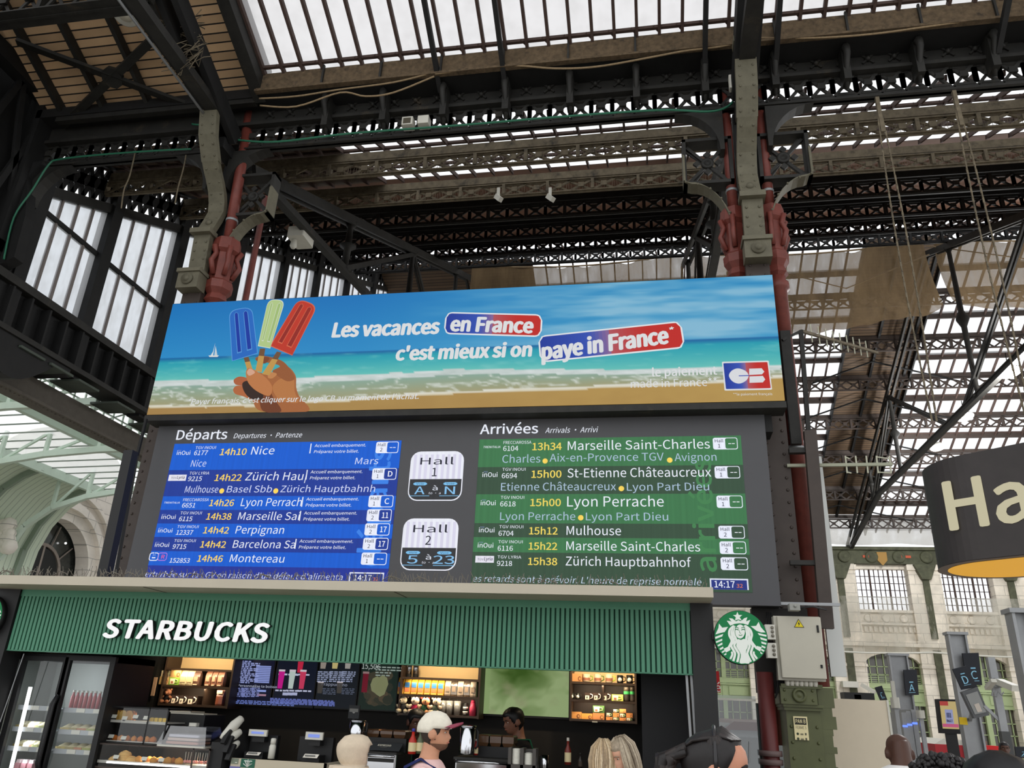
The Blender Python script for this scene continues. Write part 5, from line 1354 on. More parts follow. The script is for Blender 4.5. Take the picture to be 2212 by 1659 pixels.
# ---- glass door fridge
fr_ = thing('drinks_fridge', 'tall black two door glass fridge under the end of the green fascia', 'fridge', (-5.7, 7.5, 0))
fY = 7.25
fx0, fx1 = K(22, 1420, fY).x, K(251, 1424, fY).x; fz = K(150, 1414, fY).z
b = MB(); b.box((fx0, fY, 0), (fx0 + .05, fY + .65, fz)); b.box((fx1 - .05, fY, 0), (fx1, fY + .65, fz)); b.box((fx0, fY, fz - .06), (fx1, fY + .65, fz)); b.box((fx0, fY, 0), (fx1, fY + .65, .9)); b.build('body', 'black', fr_)
MT['fridge_in'] = mat('grey fridge lining', (150, 154, 148), .5, var=.08, scale=3)
b = MB(); b.box((fx0 + .05, fY + .60, .9), (fx1 - .05, fY + .63, fz - .06)); b.box((fx0 + .05, fY + .05, .9), (fx0 + .07, fY + .6, fz - .06)); b.build('lining', 'fridge_in', fr_)
doors = []
for (a, c) in ((61, 142), (158, 243.5)):
    x0, x1 = K(a, 1427, fY).x, K(c, 1431, fY).x; zt = K((a + c) / 2, 1428.5, fY).z; doors.append((x0, x1, zt))
    d = MB(); t = .055
    d.box((x0 - t, fY - .04, .9), (x0, fY, zt + .045)); d.box((x1, fY - .04, .9), (x1 + t, fY, zt + .045)); d.box((x0, fY - .04, zt), (x1, fY, zt + .045))
    d = d.build('door', 'black', fr_)
    g = MB(); g.quad((x0, fY - .02, .9), (x1, fY - .02, .9), (x1, fY - .02, zt), (x0, fY - .02, zt)); g.build('pane', 'shop_glass', d)
    h = MB(); xh = x1 + t * .5 if a == 61 else x0 - t * .5; h.tube([(xh, fY - .05, 1.78), (xh, fY - .09, 1.7), (xh, fY - .09, 1.2), (xh, fY - .05, 1.12)], .016, 8); h.build('handle', 'black', d)
b = MB(); s0, s1 = K(66, 1484, fY + .03), K(24, 1659, fY + .03); b.bar(s0, s1, .028, .02); b.build('light_strip', screen_mat('cool led strip', 3.0), fr_)
for (x0, x1, zt), ys in zip(doors, ((1530, 1577, 1619), (1535, 1582, 1624))):
    for i, y in enumerate(ys):
        wx = (((52, 118), (45, 106), (40, 97)) if x0 == doors[0][0] else ((147, 222), (140, 215), (132, 208)))[i]; w0, w1 = K(wx[0], y, fY + .2).x, K(wx[1], y, fY + .2).x
        z = K(100 if x0 == doors[0][0] else 180, y, fY + .15).z
        h = MB(); h.box((x0 - .02, fY + .06, z - .008), (x1 + .02, fY + .58, z)); h.box((x0 - .02, fY + .05, z - .02), (x1 + .02, fY + .06, z + .022)); sh = h.build('shelf', mat('fridge shelf edge', (168, 172, 176), .4) if 'fridge shelf edge' not in bpy.data.materials else bpy.data.materials['fridge shelf edge'], fr_)
        for k in range(2):
            h = MB(); xx = x0 + (x1 - x0) * (.30 + .42 * k); h.box((xx, fY + .044, z - .016), (xx + .09, fY + .05, z + .02)); h.build('price_tag', 'white_plastic', sh)
        if i == 0 and x0 != doors[0][0]:
            for k in range(8):
                xx = w0 + .02 + (w1 - w0 - .04) * k / 7.0
                o = thing('juice_bottle', 'red juice bottle with white cap, number %d of eight from the wall side' % (k + 1), 'bottle', (xx, fY + .2, z), 'red juice bottles in the fridge')
                h = MB(); h.lathe([(.019, 0), (.019, .12), (.011, .145), (.011, .16)], (xx, fY + .2, z), n=10, c=S(168, 78, 80)); h.build('body', 'satin', o)
                h = MB(); h.lathe([(.013, .16), (.013, .178), (0, .18)], (xx, fY + .2, z), n=10); h.build('cap', 'white_plastic', o)
        elif i > 0 or x0 != doors[0][0]:
            pass
        if i > 0:
            for k in range(4):
                xx = w0 + .05 + (w1 - w0 - .1) * k / 3.0
                o = thing('wrapped_sandwich', ['%s wrapped sandwich lying on the %s shelf behind the %s fridge door' % (q, ('top', 'middle', 'lower')[i], 'wall side' if x0 == doors[0][0] else 'counter side') for q in ('first', 'second', 'third', 'fourth')][k], 'sandwich', (xx, fY + .2, z), 'wrapped sandwiches in the fridge')
                h = MB(); a = .3 * ((k * 7 + i * 3) % 5 - 2) / 2
                h.loft([[Vector((xx, fY + .2, z)) + Matrix.Rotation(a, 3, 'Z') @ Vector((u * .06, v * .08, w_)) for u, v in ((-1, -1), (-.4, -1.15), (.5, -1.1), (1, -.9), (.95, 1), (-.9, 1))] for w_ in (0, .018, .036)], smooth=False, c=S(196 - 20 * (k % 2), 178 - 16 * (k % 3), 120)); h.build('filling_and_bread', 'cloth', o)
                h = MB(); h.loft([[Vector((xx, fY + .2, z + .034)) + Matrix.Rotation(a, 3, 'Z') @ Vector((u * .05 * q, v * .07 * q, (1 - q) * .05)) for u, v in ((-1, -1), (0, -1.1), (1, -.9), (1, 1), (-.9, 1))] for q in (1, .7, .3)], smooth=True, c=S(206, 196, 160)); h.build('top_slice', 'cloth', o)
x0, x1, zt = doors[0]
for k in range(3):
    xx = K(34 + 14 * k, 1655, fY + .15).x; o = thing('pink_carton', 'pink drink carton, number %d of three from the wall at the bottom of the fridge' % (k + 1), 'carton', (xx, fY + .2, 1.2), 'pink cartons in the fridge')
    z = K(40, 1648, fY + .15).z; h = MB(); h.box((xx - .026, fY + .16, z - .16), (xx + .026, fY + .23, z), c=S(214, 150, 158)); h.prism([(xx - .026, z), (xx + .026, z), (xx + .02, z + .03), (xx - .02, z + .03)], fY + .17, fY + .22, c=S(236, 214, 214)); h.build('body', 'satin', o)
l = bpy.data.lights.new('fridge_light', 'AREA'); l.energy = 5; l.color = (.86, .93, 1); l.size = .1; l.size_y = 1.0; l.shape = 'RECTANGLE'
lo = bpy.data.objects.new('fridge_light', l); C.objects.link(lo); lo.location = (doors[0][0] + .1, fY + .1, 1.7); lo.rotation_euler = Vector((.8, .6, 0)).to_track_quat('-Z', 'Y').to_euler()

# ---- pastry cases
D2 = lambda x, y: (200 + x / 6.144, 1480 + y / 6.144)
MT['wood_brown'] = mat('dark brown shelf board', (58, 44, 34), .5, var=.15)


def case(name, label, pts, Y, depth, shelves, bars=(), mt='black'):
    (tlx, tly), (trx, try_), (blx, bly), (brx, bry) = pts
    a, c, d_ = K(*D2(tlx, tly), Y), K(*D2(trx, try_), Y), K(*D2(blx, bly), Y)
    x0, x1, zt, zb = a.x, c.x, (a.z + c.z) / 2, d_.z
    o = thing(name, label, 'display case', ((x0 + x1) / 2, Y + depth / 2, zb)); t = .012
    b = MB()
    for x in (x0, x1 - t):
        for y in (Y, Y + depth - t): b.box((x, y, zb), (x + t, y + t, zt))
    for z in (zb, zt - t):
        for y in (Y, Y + depth - t): b.box((x0, y, z), (x1, y + t, z + t))
        for x in (x0, x1 - t): b.box((x, Y, z), (x + t, Y + depth, z + t))
    for bx in bars: xx = K(*D2(*bx), Y).x; b.box((xx - t / 2, Y, zb), (xx + t / 2, Y + t, zt))
    b.build('frame', mt, o)
    b = MB(); b.quad((x0, Y + .002, zb), (x1, Y + .002, zb), (x1, Y + .002, zt), (x0, Y + .002, zt)); b.build('front_pane', 'shop_glass', o)
    for sx, sy in shelves:
        z = K(*D2(sx, sy), Y + .05).z; b = MB(); b.box((x0 + .02, Y + .03, z - .01), (x1 - .02, Y + depth - .02, z)); b.box((x0 + .02, Y + .022, z - .018), (x1 - .02, Y + .03, z + .006)); b.build('shelf', mat('case shelf', (176, 172, 164), .4) if 'case shelf' not in bpy.data.materials else bpy.data.materials['case shelf'], o)
    return o, x0, x1, zb, zt


uc, ux0, ux1, uz0, uz1 = case('cake_case', 'black framed upper cake case with bread slices, next to the fridge', [(200, 270), (1020, 315), (110, 755), (940, 800)], 7.35, .4, [(500, 475), (420, 745)], [(765, 300)])
lc, lx0, lx1, lz0, lz1 = case('pastry_case', 'warm lit glass pastry case at counter height below the cake case', [(70, 765), (1565, 850), (10, 1090), (1540, 1110)], 7.25, .5, [(740, 1035)], [(1345, 840)], 'iron_brown')
b = MB(); a, c = K(*D2(190, 1022), 7.27), K(*D2(1310, 1082), 7.27); b.bar(a, (c.x, c.y, a.z), .014, .014); b.build('light_strip', screen_mat('warm led strip', 3.0), lc)
for nm in ('warm led strip',): bpy.data.materials[nm].node_tree.nodes['Principled BSDF'].inputs['Emission Strength'].default_value = 2.6
b = MB(); b.box((lx0, 7.27, .2), (lx1, 7.75, lz0)); b.build('base', 'wood_brown', lc)
warm('case_light', (lx0 + .5, 7.45, lz1 - .05), 6, .05); warm('case_light', (lx0 + 1.0, 7.45, lz1 - .05), 6, .05); warm('case_light', (ux0 + .3, 7.5, uz1 - .04), 2, .05)


def ticket(label_parent, x, y, Y, w=.055, h=.03):
    p = K(*D2(x, y), Y); b = MB(); b.loft([[(p.x - w / 2, Y, p.z), (p.x + w / 2, Y, p.z), (p.x + w / 2, Y + .012, p.z + h), (p.x - w / 2, Y + .012, p.z + h)], [(p.x - w / 2, Y + .003, p.z), (p.x + w / 2, Y + .003, p.z), (p.x + w / 2, Y + .015, p.z + h), (p.x - w / 2, Y + .015, p.z + h)]]); b.box((p.x - .012, Y, p.z - .012), (p.x + .012, Y + .015, p.z), m=1, c=S(30, 30, 30)); b.build('price_card', ['white_plastic', 'plain'], label_parent)


for x, y in ((275, 435), (415, 458), (560, 440), (700, 455), (235, 700), (400, 722)): ticket(uc, x, y, 7.37)
for x, y in ((300, 975), (675, 1000), (900, 1015)): ticket(lc, x, y, 7.28)


def food(kind, label, x, y, Y, w, h, col, group, rot=0.0, part='crumb'):
    p = K(*D2(x, y), Y); o = thing(kind, label, {'cake_slice': 'cake', 'pastry': 'pastry', 'bread_roll': 'bread', 'muffin': 'muffin', 'cake_pop': 'cake pop'}[kind], p, group)
    b = MB(); R_ = Matrix.Rotation(rot, 3, 'Z')
    if kind == 'cake_slice':
        P = [(-w / 2, 0), (w / 2, 0), (w / 2, h * .7)] + [(w / 2 * math.cos(t), h * .7 + h * .3 * math.sin(t)) for t in (.5, 1.0, 1.57, 2.1, 2.6)] + [(-w / 2, h * .7)]
        b.prism([(p.x + a, p.z + c) for a, c in P], Y, Y + .022, c=S(col)); b.build('crumb', 'cloth', o)
        b = MB(); b.prism([(p.x + a * 1.05, p.z + c * 1.02 + .001) for a, c in P[2:]], Y + .002, Y + .02, c=S(tuple(int(v * .6) for v in col))); b.build('crust', 'cloth', o)
    elif kind == 'cake_pop':
        b.ball(p + Vector((0, 0, .015)), .014, 8, c=S(col)); b.build('cake_ball', 'cloth', o); b = MB(); b.tube([p + Vector((0, 0, .025)), p + Vector((.004 * rot, 0, .095))], .0025, 6); b.build('stick', 'white_plastic', o)
    else:
        K_ = 10; rings = []
        for q, z in ((.7, 0), (1, .25), (1.0, .55), (.75, .85), (.3, 1.0)):
            rings.append([p + R_ @ Vector((w / 2 * q * math.cos(6.283 * i / K_) * (1 + .08 * math.sin(3 * i + x)), w * .4 * q * math.sin(6.283 * i / K_), h * z)) for i in range(K_)])
        b.loft(rings, True, True, c=S(col)); b.build('crust', 'cloth', o)
        b = MB(); b.tube([p + R_ @ Vector((w * .35 * t, 0, h * (1.02 - .35 * t * t))) for t in (-1, -.5, 0, .5, 1)], w * .05, 6, c=S(tuple(min(255, int(v * 1.15)) for v in col))); b.build('split', 'cloth', o)
    return o


num = ['first', 'second', 'third', 'fourth', 'fifth', 'sixth', 'seventh', 'eighth', 'ninth', 'tenth', 'eleventh', 'twelfth']
for k in range(6): food('cake_slice', '%s slice of yellow loaf cake from the fridge side on the top shelf' % num[k], 300 + 42 * k, 455 + 2 * k, 7.45 + .012 * (k % 2), .07, .085, ((206, 160, 82), (176, 110, 60), (214, 176, 104), (150, 92, 52), (196, 150, 92), (160, 100, 60))[k], 'loaf cake slices')
for k in range(4): food('cake_slice', '%s small yellow cake block in the narrow end of the cake case' % num[k], 780 + 55 * k, 490 + 3 * k, 7.42, .05, .04, (218, 180, 70), 'yellow cake blocks')
for k in range(8): food('pastry', '%s golden pastry from the fridge side on the bottom shelf of the cake case' % num[k], 200 + 85 * k, 735 + 4 * k, 7.45, .07, .05, ((200, 130, 60), (190, 110, 50))[k % 2], 'golden pastries', .5 * k)
for k, (x, y) in enumerate(((425, 935), (425, 965), (425, 995), (290, 1000), (510, 1010))): food('bread_roll', '%s pale sandwich roll of the pile in the pastry case' % num[k], x, y + 25, 7.36, .12, .055, (222, 178, 112), 'sandwich rolls', .2 * k)
for k, x in enumerate((600, 740, 800, 890, 990, 1060, 1140)): food('muffin', '%s round muffin from the fridge side in the pastry case' % num[k], x, 1030 + (x - 600) * .04, 7.38 + .05 * (k % 2), .085, .055, ((206, 148, 76), (178, 112, 54))[k % 2], 'muffins', k)
for k in range(10): food('cake_pop', '%s cake pop with a white stick from the muffin side' % num[k], 1220 + 32 * k, 1035 + 2 * k, 7.36 + .03 * (k % 2), .03, .03, (214, 150, 146), 'cake pops', (k % 3) - 1)
# tray with domed lid
o = thing('lidded_tray', 'clear plastic domed tray with a handle standing on the pastry case', 'tray', K(*D2(1180, 800), 7.35))
a, c = K(*D2(850, 800), 7.35), K(*D2(1500, 815), 7.35); tz = K(*D2(1200, 545), 7.4).z
b = MB(); b.rbox((a.x, 7.33, a.z - .005), (c.x, 7.7, a.z + .012), .03); b.build('base', 'white_plastic', o)
b = MB(); b.loft([[(a.x + e, 7.34 + e, z), (c.x - e, 7.34 + e, z), (c.x - e, 7.69 - e, z), (a.x + e, 7.69 - e, z)] for e, z in ((0.0, a.z + .012), (.01, a.z + .05), (.045, tz))], True, False); b.build('dome', clear_glass('plastic dome', (.8, .8, .82), .18, .08), o)
b = MB(); b.rbox(((a.x + c.x) / 2 - .04, 7.48, tz), ((a.x + c.x) / 2 + .04, 7.54, tz + .03), .01); b.build('handle', 'white_plastic', o)
for k in range(3):
    z = a.z + .02 + .03 * k; b = MB(); b.rbox((a.x + .06 + .01 * k, 7.38, z), (c.x - .1, 7.62, z + .022), .02, c=S((206, 150, 130), (226, 206, 190), (222, 224, 234))[k] if False else S(((206, 150, 130), (224, 200, 184), (216, 218, 228))[k])); b.build('flat_pack', 'satin', label='%s flat wrapped pack inside the domed tray' % ('lowest', 'middle', 'uppermost')[k], cat='food pack', group='packs in the domed tray')
# till backs, papers
b = MB(); a, c = K(*D2(1040, 370), 7.7), K(*D2(1500, 380), 7.7); b.box((a.x, 7.7, 1.2), (c.x, 8.1, a.z - .005)); b.build('till_cabinet', 'black', label='black till cabinet with papers lying on top behind the cake case', cat='cabinet')
for k, (x0, y0, x1, lab) in enumerate(((1040, 330, 1330, 'upper sheet of paper lying on the black till cabinet'), (1060, 362, 1500, 'lower stack of paper lying on the black till cabinet'))):
    a, c = K(*D2(x0, y0), 7.75), K(*D2(x1, y0 + 12), 7.75); b = MB(); zz = K(*D2(1040, 370), 7.7).z + (.014 if k == 0 else 0); b.box((a.x, 7.72, zz - .004), (c.x, 7.98, zz + .008), c=S(202, 196, 182)); b.build('paper_sheet', 'plain', label=lab, cat='paper')

# ---- counter with the terminals
Z4 = lambda x, y: (460 + x / 6.144, 1530 + y / 6.144)
cY = 7.3
a, c = K(500, 1637, cY), K(705, 1646, cY); ctz = a.z
ct = thing('service_counter', 'cream fronted service counter with stickers, under the card terminals', 'counter', ((a.x + c.x) / 2, cY + .3, 0))
b = MB(); b.box((a.x, cY, 0), (c.x, cY + .02, ctz)); b.box((c.x - .02, cY, 0), (c.x, cY + .5, ctz)); b.build('front_panel', mat('cream laminate', (188, 178, 156), .5), ct)
b = MB(); b.box((a.x, cY + .02, ctz - .03), (-3.65, cY + .6, ctz - .002)); b.box((c.x, cY + .1, 0), (-3.65, cY + .16, ctz - .03)); b.build('worktop', 'black', ct)
b = MB(); p, q = K(*Z4(378, 668), cY - .002), K(*Z4(548, 793), cY - .002); b.box((p.x, cY - .003, q.z), (q.x, cY - .001, p.z), c=S(34, 92, 72))
for k in range(5):
    a_ = math.pi * (k / 4 * .7 + .15); cx, cz = (p.x + q.x) / 2, q.z + .005; b.tube([(cx, cY - .004, cz), (cx + .035 * math.cos(a_) - .01, cY - .004, cz + .05 * math.sin(a_)), (cx + .05 * math.cos(a_), cY - .004, cz + .065 * math.sin(a_)), (cx, cY - .004, cz)], .002, 5, c=S(226, 230, 222))
b.box((p.x + .03, cY - .004, p.z - .02), (q.x - .03, cY - .003, p.z - .012), c=S(200, 214, 204))
p, q = K(*Z4(248, 662), cY - .002), K(*Z4(332, 742), cY - .002); b.box((p.x, cY - .003, q.z), (q.x, cY - .001, p.z), c=S(120, 128, 112)); b.box((p.x + .04, cY - .004, q.z + .01), (q.x - .01, cY - .003, p.z - .03), c=S(214, 214, 204))
p, q = K(*Z4(225, 766), cY - .002), K(*Z4(360, 793), cY - .002); b.box((p.x, cY - .003, q.z - .02), (q.x, cY - .001, p.z), c=S(112, 110, 160)); b.build('stickers', 'plain', ct)
for lab, (hx0, hy0, hx1, hy1), (bx0, by0, bx1, by1), (tx0, ty0, tx1, ty1) in (
    ('black card terminal with a lit blue display, nearer the pastry case', (487, 276, 714, 376), (440, 340, 850, 640), (455, 575, 620, 625)),
    ('black card terminal with a lit blue display, nearer the veiled woman', (1238, 310, 1455, 424), (1180, 370, 1590, 680), (1208, 602, 1390, 662))):
    p, q = K(*Z4(hx0, hy0), 7.45), K(*Z4(hx1, hy1), 7.45); o = thing('card_terminal', lab, 'card terminal', ((p.x + q.x) / 2, 7.5, ctz), 'card terminals')
    b = MB(); b.rbox((p.x, 7.44, q.z), (q.x, 7.47, p.z), .004); b.build('display_bezel', 'white_plastic', o)
    b = MB(); b.box((p.x + .03, 7.435, q.z + .02), (q.x - .03, 7.44, p.z - .018), c=S(130, 150, 226)); b.build('display', screen_mat('blue display', 1.0) if 'blue display' not in bpy.data.materials else bpy.data.materials['blue display'], o)
    u, v = K(*Z4(bx0, by0), 7.6), K(*Z4(bx1, by1), 7.6); b = MB(); b.box((u.x, 7.56, ctz - .01), (v.x, 7.62, u.z)); b.box((p.x + .03, 7.47, q.z - .05), (q.x - .03, 7.57, q.z + .01)); b.box((p.x + .0, 7.42, ctz - .002), (q.x, 7.56, ctz + .05)); b.build('body', 'black', o)
    u, v = K(*Z4(tx0, ty0), 7.4), K(*Z4(tx1, ty1), 7.4); b = MB(); b.loft([[(u.x, 7.38, v.z), (v.x, 7.38, v.z), (v.x + .01, 7.40, u.z), (u.x + .01, 7.40, u.z)], [(u.x, 7.385, v.z), (v.x, 7.385, v.z), (v.x + .01, 7.405, u.z), (u.x + .01, 7.405, u.z)]], c=S(228, 222, 210)); b.box((u.x + .02, 7.377, v.z + .012), (v.x - .02, 7.384, v.z + .024), c=S(120, 120, 116)); b.build('notice', 'plain', o)
p = K(*Z4(770, 668), 7.35); o = thing('pump_bottle', 'white bottle standing on the cream counter between the terminals', 'bottle', p)
b = MB(); b.lathe([(.03, 0), (.03, .10), (.024, .115), (.018, .12)], p, n=14); b.build('body', 'white_plastic', o); b = MB(); b.lathe([(.024, .12), (.024, .165), (.012, .17)], p, n=14); b.build('cap', 'white_plastic', o)
# paper bag holder with white tubes
o = thing('cup_dispenser', 'black slanted dispenser holding three white tube stacks beside the counter', 'dispenser', K(*Z4(60, 700), 7.3))
b = MB(); a = K(*Z4(0, 445), 7.3); c = K(*Z4(230, 700), 7.3)
b.loft([[(a.x, 7.28, a.z), (a.x + .13, 7.28, a.z), (a.x + .24, 7.55, a.z + .10), (a.x + .09, 7.55, a.z + .10)], [(a.x, 7.28, .5), (a.x + .12, 7.28, .5), (a.x + .2, 7.55, .5), (a.x + .08, 7.55, .5)]][::-1]); b.build('stand', 'black', o)
for (x0, y0, x1, y1, r_) in ((100, 400, 395, 120, .048), (160, 440, 375, 300, .04), (215, 560, 340, 450, .034)):
    p, q = K(*Z4(x0, y0), 7.3), K(*Z4(x1, y1), 7.42); b = MB(); D_ = q - p
    b.tube([p, p + D_ * .12, p + D_ * .6, p + D_ * .85, p + D_ * .96, q], [r_ * .25, r_ * .55, r_, r_ * .8, r_ * .7, r_ * .35], 12); b.build('tube_stack', 'white_plastic', o)
for (x0, y0, x1, y1) in ((130, 470, 225, 290), (160, 590, 250, 370), (190, 690, 280, 480)):
    p, q = K(*Z4(x0, y0), 7.27), K(*Z4(x1, y1), 7.33); b = MB(); b.bar(p, q, .05, .03); b.build('slot', 'black', o)
# ---- espresso side
Z6 = lambda x, y: (600 + x / 4.424, 1380 + y / 4.424)
Z7 = lambda x, y: (1050 + x / 3.626, 1380 + y / 3.626)
MT['chrome'] = mat('polished steel', (200, 202, 206), .12, metal=1.0)
MT['hopper'] = mat('smoky brown hopper plastic', (88, 62, 42), .2, spec=.6, var=.1)


def urn(lab, x0, y0, x1, y1, Y, cv=Z6):
    p, q = K(*cv(x0, y0), Y), K(*cv(x1, y1), Y); r = (q.x - p.x) / 2; cx = (p.x + q.x) / 2; h = p.z - q.z
    o = thing('milk_urn', lab, 'urn', (cx, Y, q.z)); b = MB(); b.lathe([(r * .9, 0), (r * .92, h * .06), (r * .92, h * .92), (r * .8, h * .95)], (cx, Y, q.z), n=24); b.build('body', 'chrome', o)
    b = MB(); b.lathe([(r, h * .93), (r, h * .99), (r * .8, h), (0, h)], (cx, Y, q.z), n=24); b.build('lid', 'chrome', o)
    b = MB(); b.tube([(cx + r, Y, q.z + h * .2), (cx + r * 1.25, Y, q.z + h * .3), (cx + r * 1.25, Y, q.z + h * .8), (cx + r, Y, q.z + h * .9)], r * .12, 7); b.build('handle', 'black', o)
    return o


urn('polished steel urn behind the veiled woman', 692, 772, 826, 930, 7.6); urn('tall polished steel urn in front of the man with the cap', 1742, 822, 1884, 1108, 7.5)


def machine(lab, hx0, hy0, hx1, hy1, bx0, by0, bx1, by1, Y, cv, sign):
    p, q = K(*cv(hx0, hy0), Y + .3), K(*cv(hx1, hy1), Y + .3); u, v = K(*cv(bx0, by0), Y), K(*cv(bx1, by1), Y)
    o = thing('espresso_machine', lab, 'coffee machine', ((u.x + v.x) / 2, Y + .3, 1.0))
    b = MB(); b.rbox((u.x, Y, 1.0), (v.x, Y + .5, u.z), .02); b.build('body', 'chrome', o)
    b = MB(); b.box((u.x + .02, Y - .012, v.z), (v.x - .02, Y, v.z + .03)); b.box((u.x - .005, Y - .02, u.z - .012), (v.x + .005, Y + .5, u.z + .008)); b.build('trim_bar', 'iron', o)
    b = MB(); b.tube([(u.x + .01, Y - .03, u.z - .025), (v.x - .01, Y - .03, u.z - .025)], .012, 8); b.build('rail', 'chrome', o)
    b = MB(); b.box((p.x - .02, Y + .2, u.z), (q.x + .02, Y + .48, q.z + .02)); b.build('grinder_base', 'black', o)
    for k in range(3):
        a = p.x + (q.x - p.x) * k / 3 + .006; c = p.x + (q.x - p.x) * (k + 1) / 3 - .006; b = MB()
        b.loft([[(a + e, Y + .24 + e, z), (c - e, Y + .24 + e, z), (c - e, Y + .46 - e, z), (a + e, Y + .46 - e, z)] for e, z in ((.02, q.z), (.0, q.z + .05), (.0, p.z - .012), (.008, p.z))], True, False); b.build('bean_hopper', 'hopper', o)
    if sign:
        a, c = K(*cv(*sign[:2]), Y + .1), K(*cv(*sign[2:]), Y + .1); b = MB()
        b.loft([[(a.x - .01, Y + .06, c.z), (c.x, Y + .06, c.z), (c.x + .01, Y + .14, a.z), (a.x, Y + .14, a.z)], [(a.x - .01, Y + .07, c.z), (c.x, Y + .07, c.z), (c.x + .01, Y + .15, a.z), (a.x, Y + .15, a.z)]], c=S(46, 48, 50))
        d = Vector((0, .08, a.z - c.z)).normalized(); b.mat = 1
        lettering(b, 'ESPRESSO', Vector((a.x + .075, Y + .06, c.z)) + d * .055, (1, 0, 0), d, w=.125, h=.02, c=S(232, 226, 206), lift=.003, bold=.03)
        lettering(b, 'ROAST', Vector((a.x + .105, Y + .06, c.z)) + d * .038, (1, 0, 0), d, w=.06, h=.009, c=S(140, 136, 124), lift=.003); b.build('name_plate', ['plain', 'plain'], o)
    return o


machine('steel espresso machine with brown bean hoppers and a dark name plate', 872, 858, 1238, 975, 850, 1082, 1128, 1185, 7.45, Z6, (884, 988, 1170, 1075))
machine('steel espresso machine with brown bean hoppers below the green artwork', 1918, 910, 2268, 1060, 1690, 1135, 2205, 1210, 7.45, Z6, None)
b = MB(); b.box((-3.6, 7.45, 0), (-.2, 8.0, 1.0)); b.build('back_counter', 'black', label='black counter carrying the espresso machines', cat='counter')


def bottle(lab, x, y, Y, r, h, col, cap, cv=Z6, labc=(222, 206, 160)):
    p = K(*cv(x, y), Y); o = thing('syrup_bottle', lab, 'bottle', p, None)
    b = MB(); b.lathe([(r, 0), (r, h * .52), (r * .42, h * .72), (r * .36, h * .9)], p, n=14, c=S(col)); b.build('body', 'satin', o)
    b = MB(); b.lathe([(r * .45, h * .88), (r * .42, h), (0, h * 1.01)], p, n=12, c=S(cap)); b.build('cap', 'satin', o)
    b = MB(); b.lathe([(r * 1.02, h * .1), (r * 1.02, h * .45)], p, n=14, cap=False, c=S(labc)); b.build('label_band', 'plain', o)
    return o


bottle('red syrup bottle with a blue cap beside the man with the cap', 1280, 1100, 7.5, .036, .21, (190, 44, 30), (60, 60, 150)); bottle('pale green syrup bottle next to the red one', 1352, 1095, 7.52, .033, .2, (90, 98, 70), (150, 146, 110))
bottle('small red sauce bottle beside the tall steel urn', 1890, 1110, 7.55, .022, .13, (170, 44, 36), (206, 190, 180)); bottle('tall syrup pump bottle with red syrup behind the blonde women', 640, 985, 7.75, .03, .22, (120, 44, 34), (214, 208, 196), Z7)
bottle('dark small bottle standing beside the syrup pump bottle', 738, 1010, 7.75, .02, .12, (36, 30, 26), (30, 30, 30), Z7, (60, 50, 40))
# tablet sign
p, q = K(*Z6(686, 632), 7.7), K(*Z6(776, 765), 7.7); o = thing('tablet_sign', 'small dark upright notice standing above the first steel urn', 'sign', ((p.x + q.x) / 2, 7.7, q.z))
b = MB(); b.rbox((p.x, 7.69, q.z), (q.x, 7.705, p.z), .003, c=S(40, 42, 44)); b.box((p.x + .012, 7.686, p.z - .06), (q.x - .012, 7.69, p.z - .03), c=S(120, 120, 116)); b.lathe([(.014, 0), (.014, .002), (.011, .002)], ((p.x + q.x) / 2, 7.69, (p.z + q.z) / 2), (0, -1, 0), n=12, c=S(150, 150, 148)); b.build('face', 'plain', o)
b = MB(); b.box(((p.x + q.x) / 2 - .01, 7.7, 1.3), ((p.x + q.x) / 2 + .01, 7.715, q.z)); b.build('stem', 'black', o)
# lid dispenser
p, q = K(*Z7(190, 850), 7.35), K(*Z7(385, 1012), 7.35); o = thing('lid_dispenser', 'dark grey dispenser with two stacks of white lids', 'dispenser', ((p.x + q.x) / 2, 7.4, q.z - .1))
b = MB()
for t in (0, .48, .96): xx = p.x + (q.x - p.x) * t; b.box((xx - .014, 7.33, q.z - .1), (xx + .014, 7.5, p.z))
b.box((p.x - .014, 7.33, q.z - .1), (q.x + .014, 7.5, q.z + .02)); b.box((p.x, 7.45, q.z), (q.x, 7.5, p.z - .01)); b.build('holder', mat('dark grey plastic', (74, 70, 66), .5), o)
for t, top in ((.24, 868), (.72, 896)):
    xx = p.x + (q.x - p.x) * t; zt = K(*Z7(250, top), 7.35).z; b = MB(); z = q.z + .02
    prof = []
    while z < zt: prof += [(.04, z), (.043, z + .006), (.04, z + .011)]; z += .011
    b.lathe(prof + [(.02, zt + .01)], (xx, 7.38, 0), n=14); b.build('lid_stack', 'white_plastic', o)
b = MB(); p = K(*Z7(452, 1000), 7.5); b.lathe([(.035, -.15), (.042, 0), (.038, 0), (.03, -.13)], p + Vector((0, 0, .09)), n=14); b.build('steel_jug', 'chrome', label='small steel jug standing beside the lid dispenser', cat='jug')

# ---- menu screens
MT['menu'] = screen_mat('menu screen', .75)
MY = 8.8
def panel(lab, px0, px1, pyb, base, Yp=MY, topz=2.5):
    a, c = K(px0, pyb, Yp), K(px1, pyb + (px1 - px0) * .03, Yp)
    o = thing('menu_screen', lab, 'menu screen', ((a.x + c.x) / 2, Yp, a.z)); b = MB(); b.box((a.x, Yp, a.z), (c.x, Yp + .05, topz)); b.build('casing', 'black', o)
    m = MB(); m.box((a.x + .012, Yp - .003, a.z + .012), (c.x - .012, Yp, topz - .02), c=S(base)); return o, m, a.x, c.x, a.z


def words_row(m, x0, x1, z, h, col, Yp=MY, seed=0):
    r = random.Random(seed); x = x0
    while x < x1 - .01:
        w = min(r.uniform(.02, .06), x1 - x); m.box((x, Yp - .005, z), (x + w, Yp - .003, z + h), c=S(col)); x += w + .012


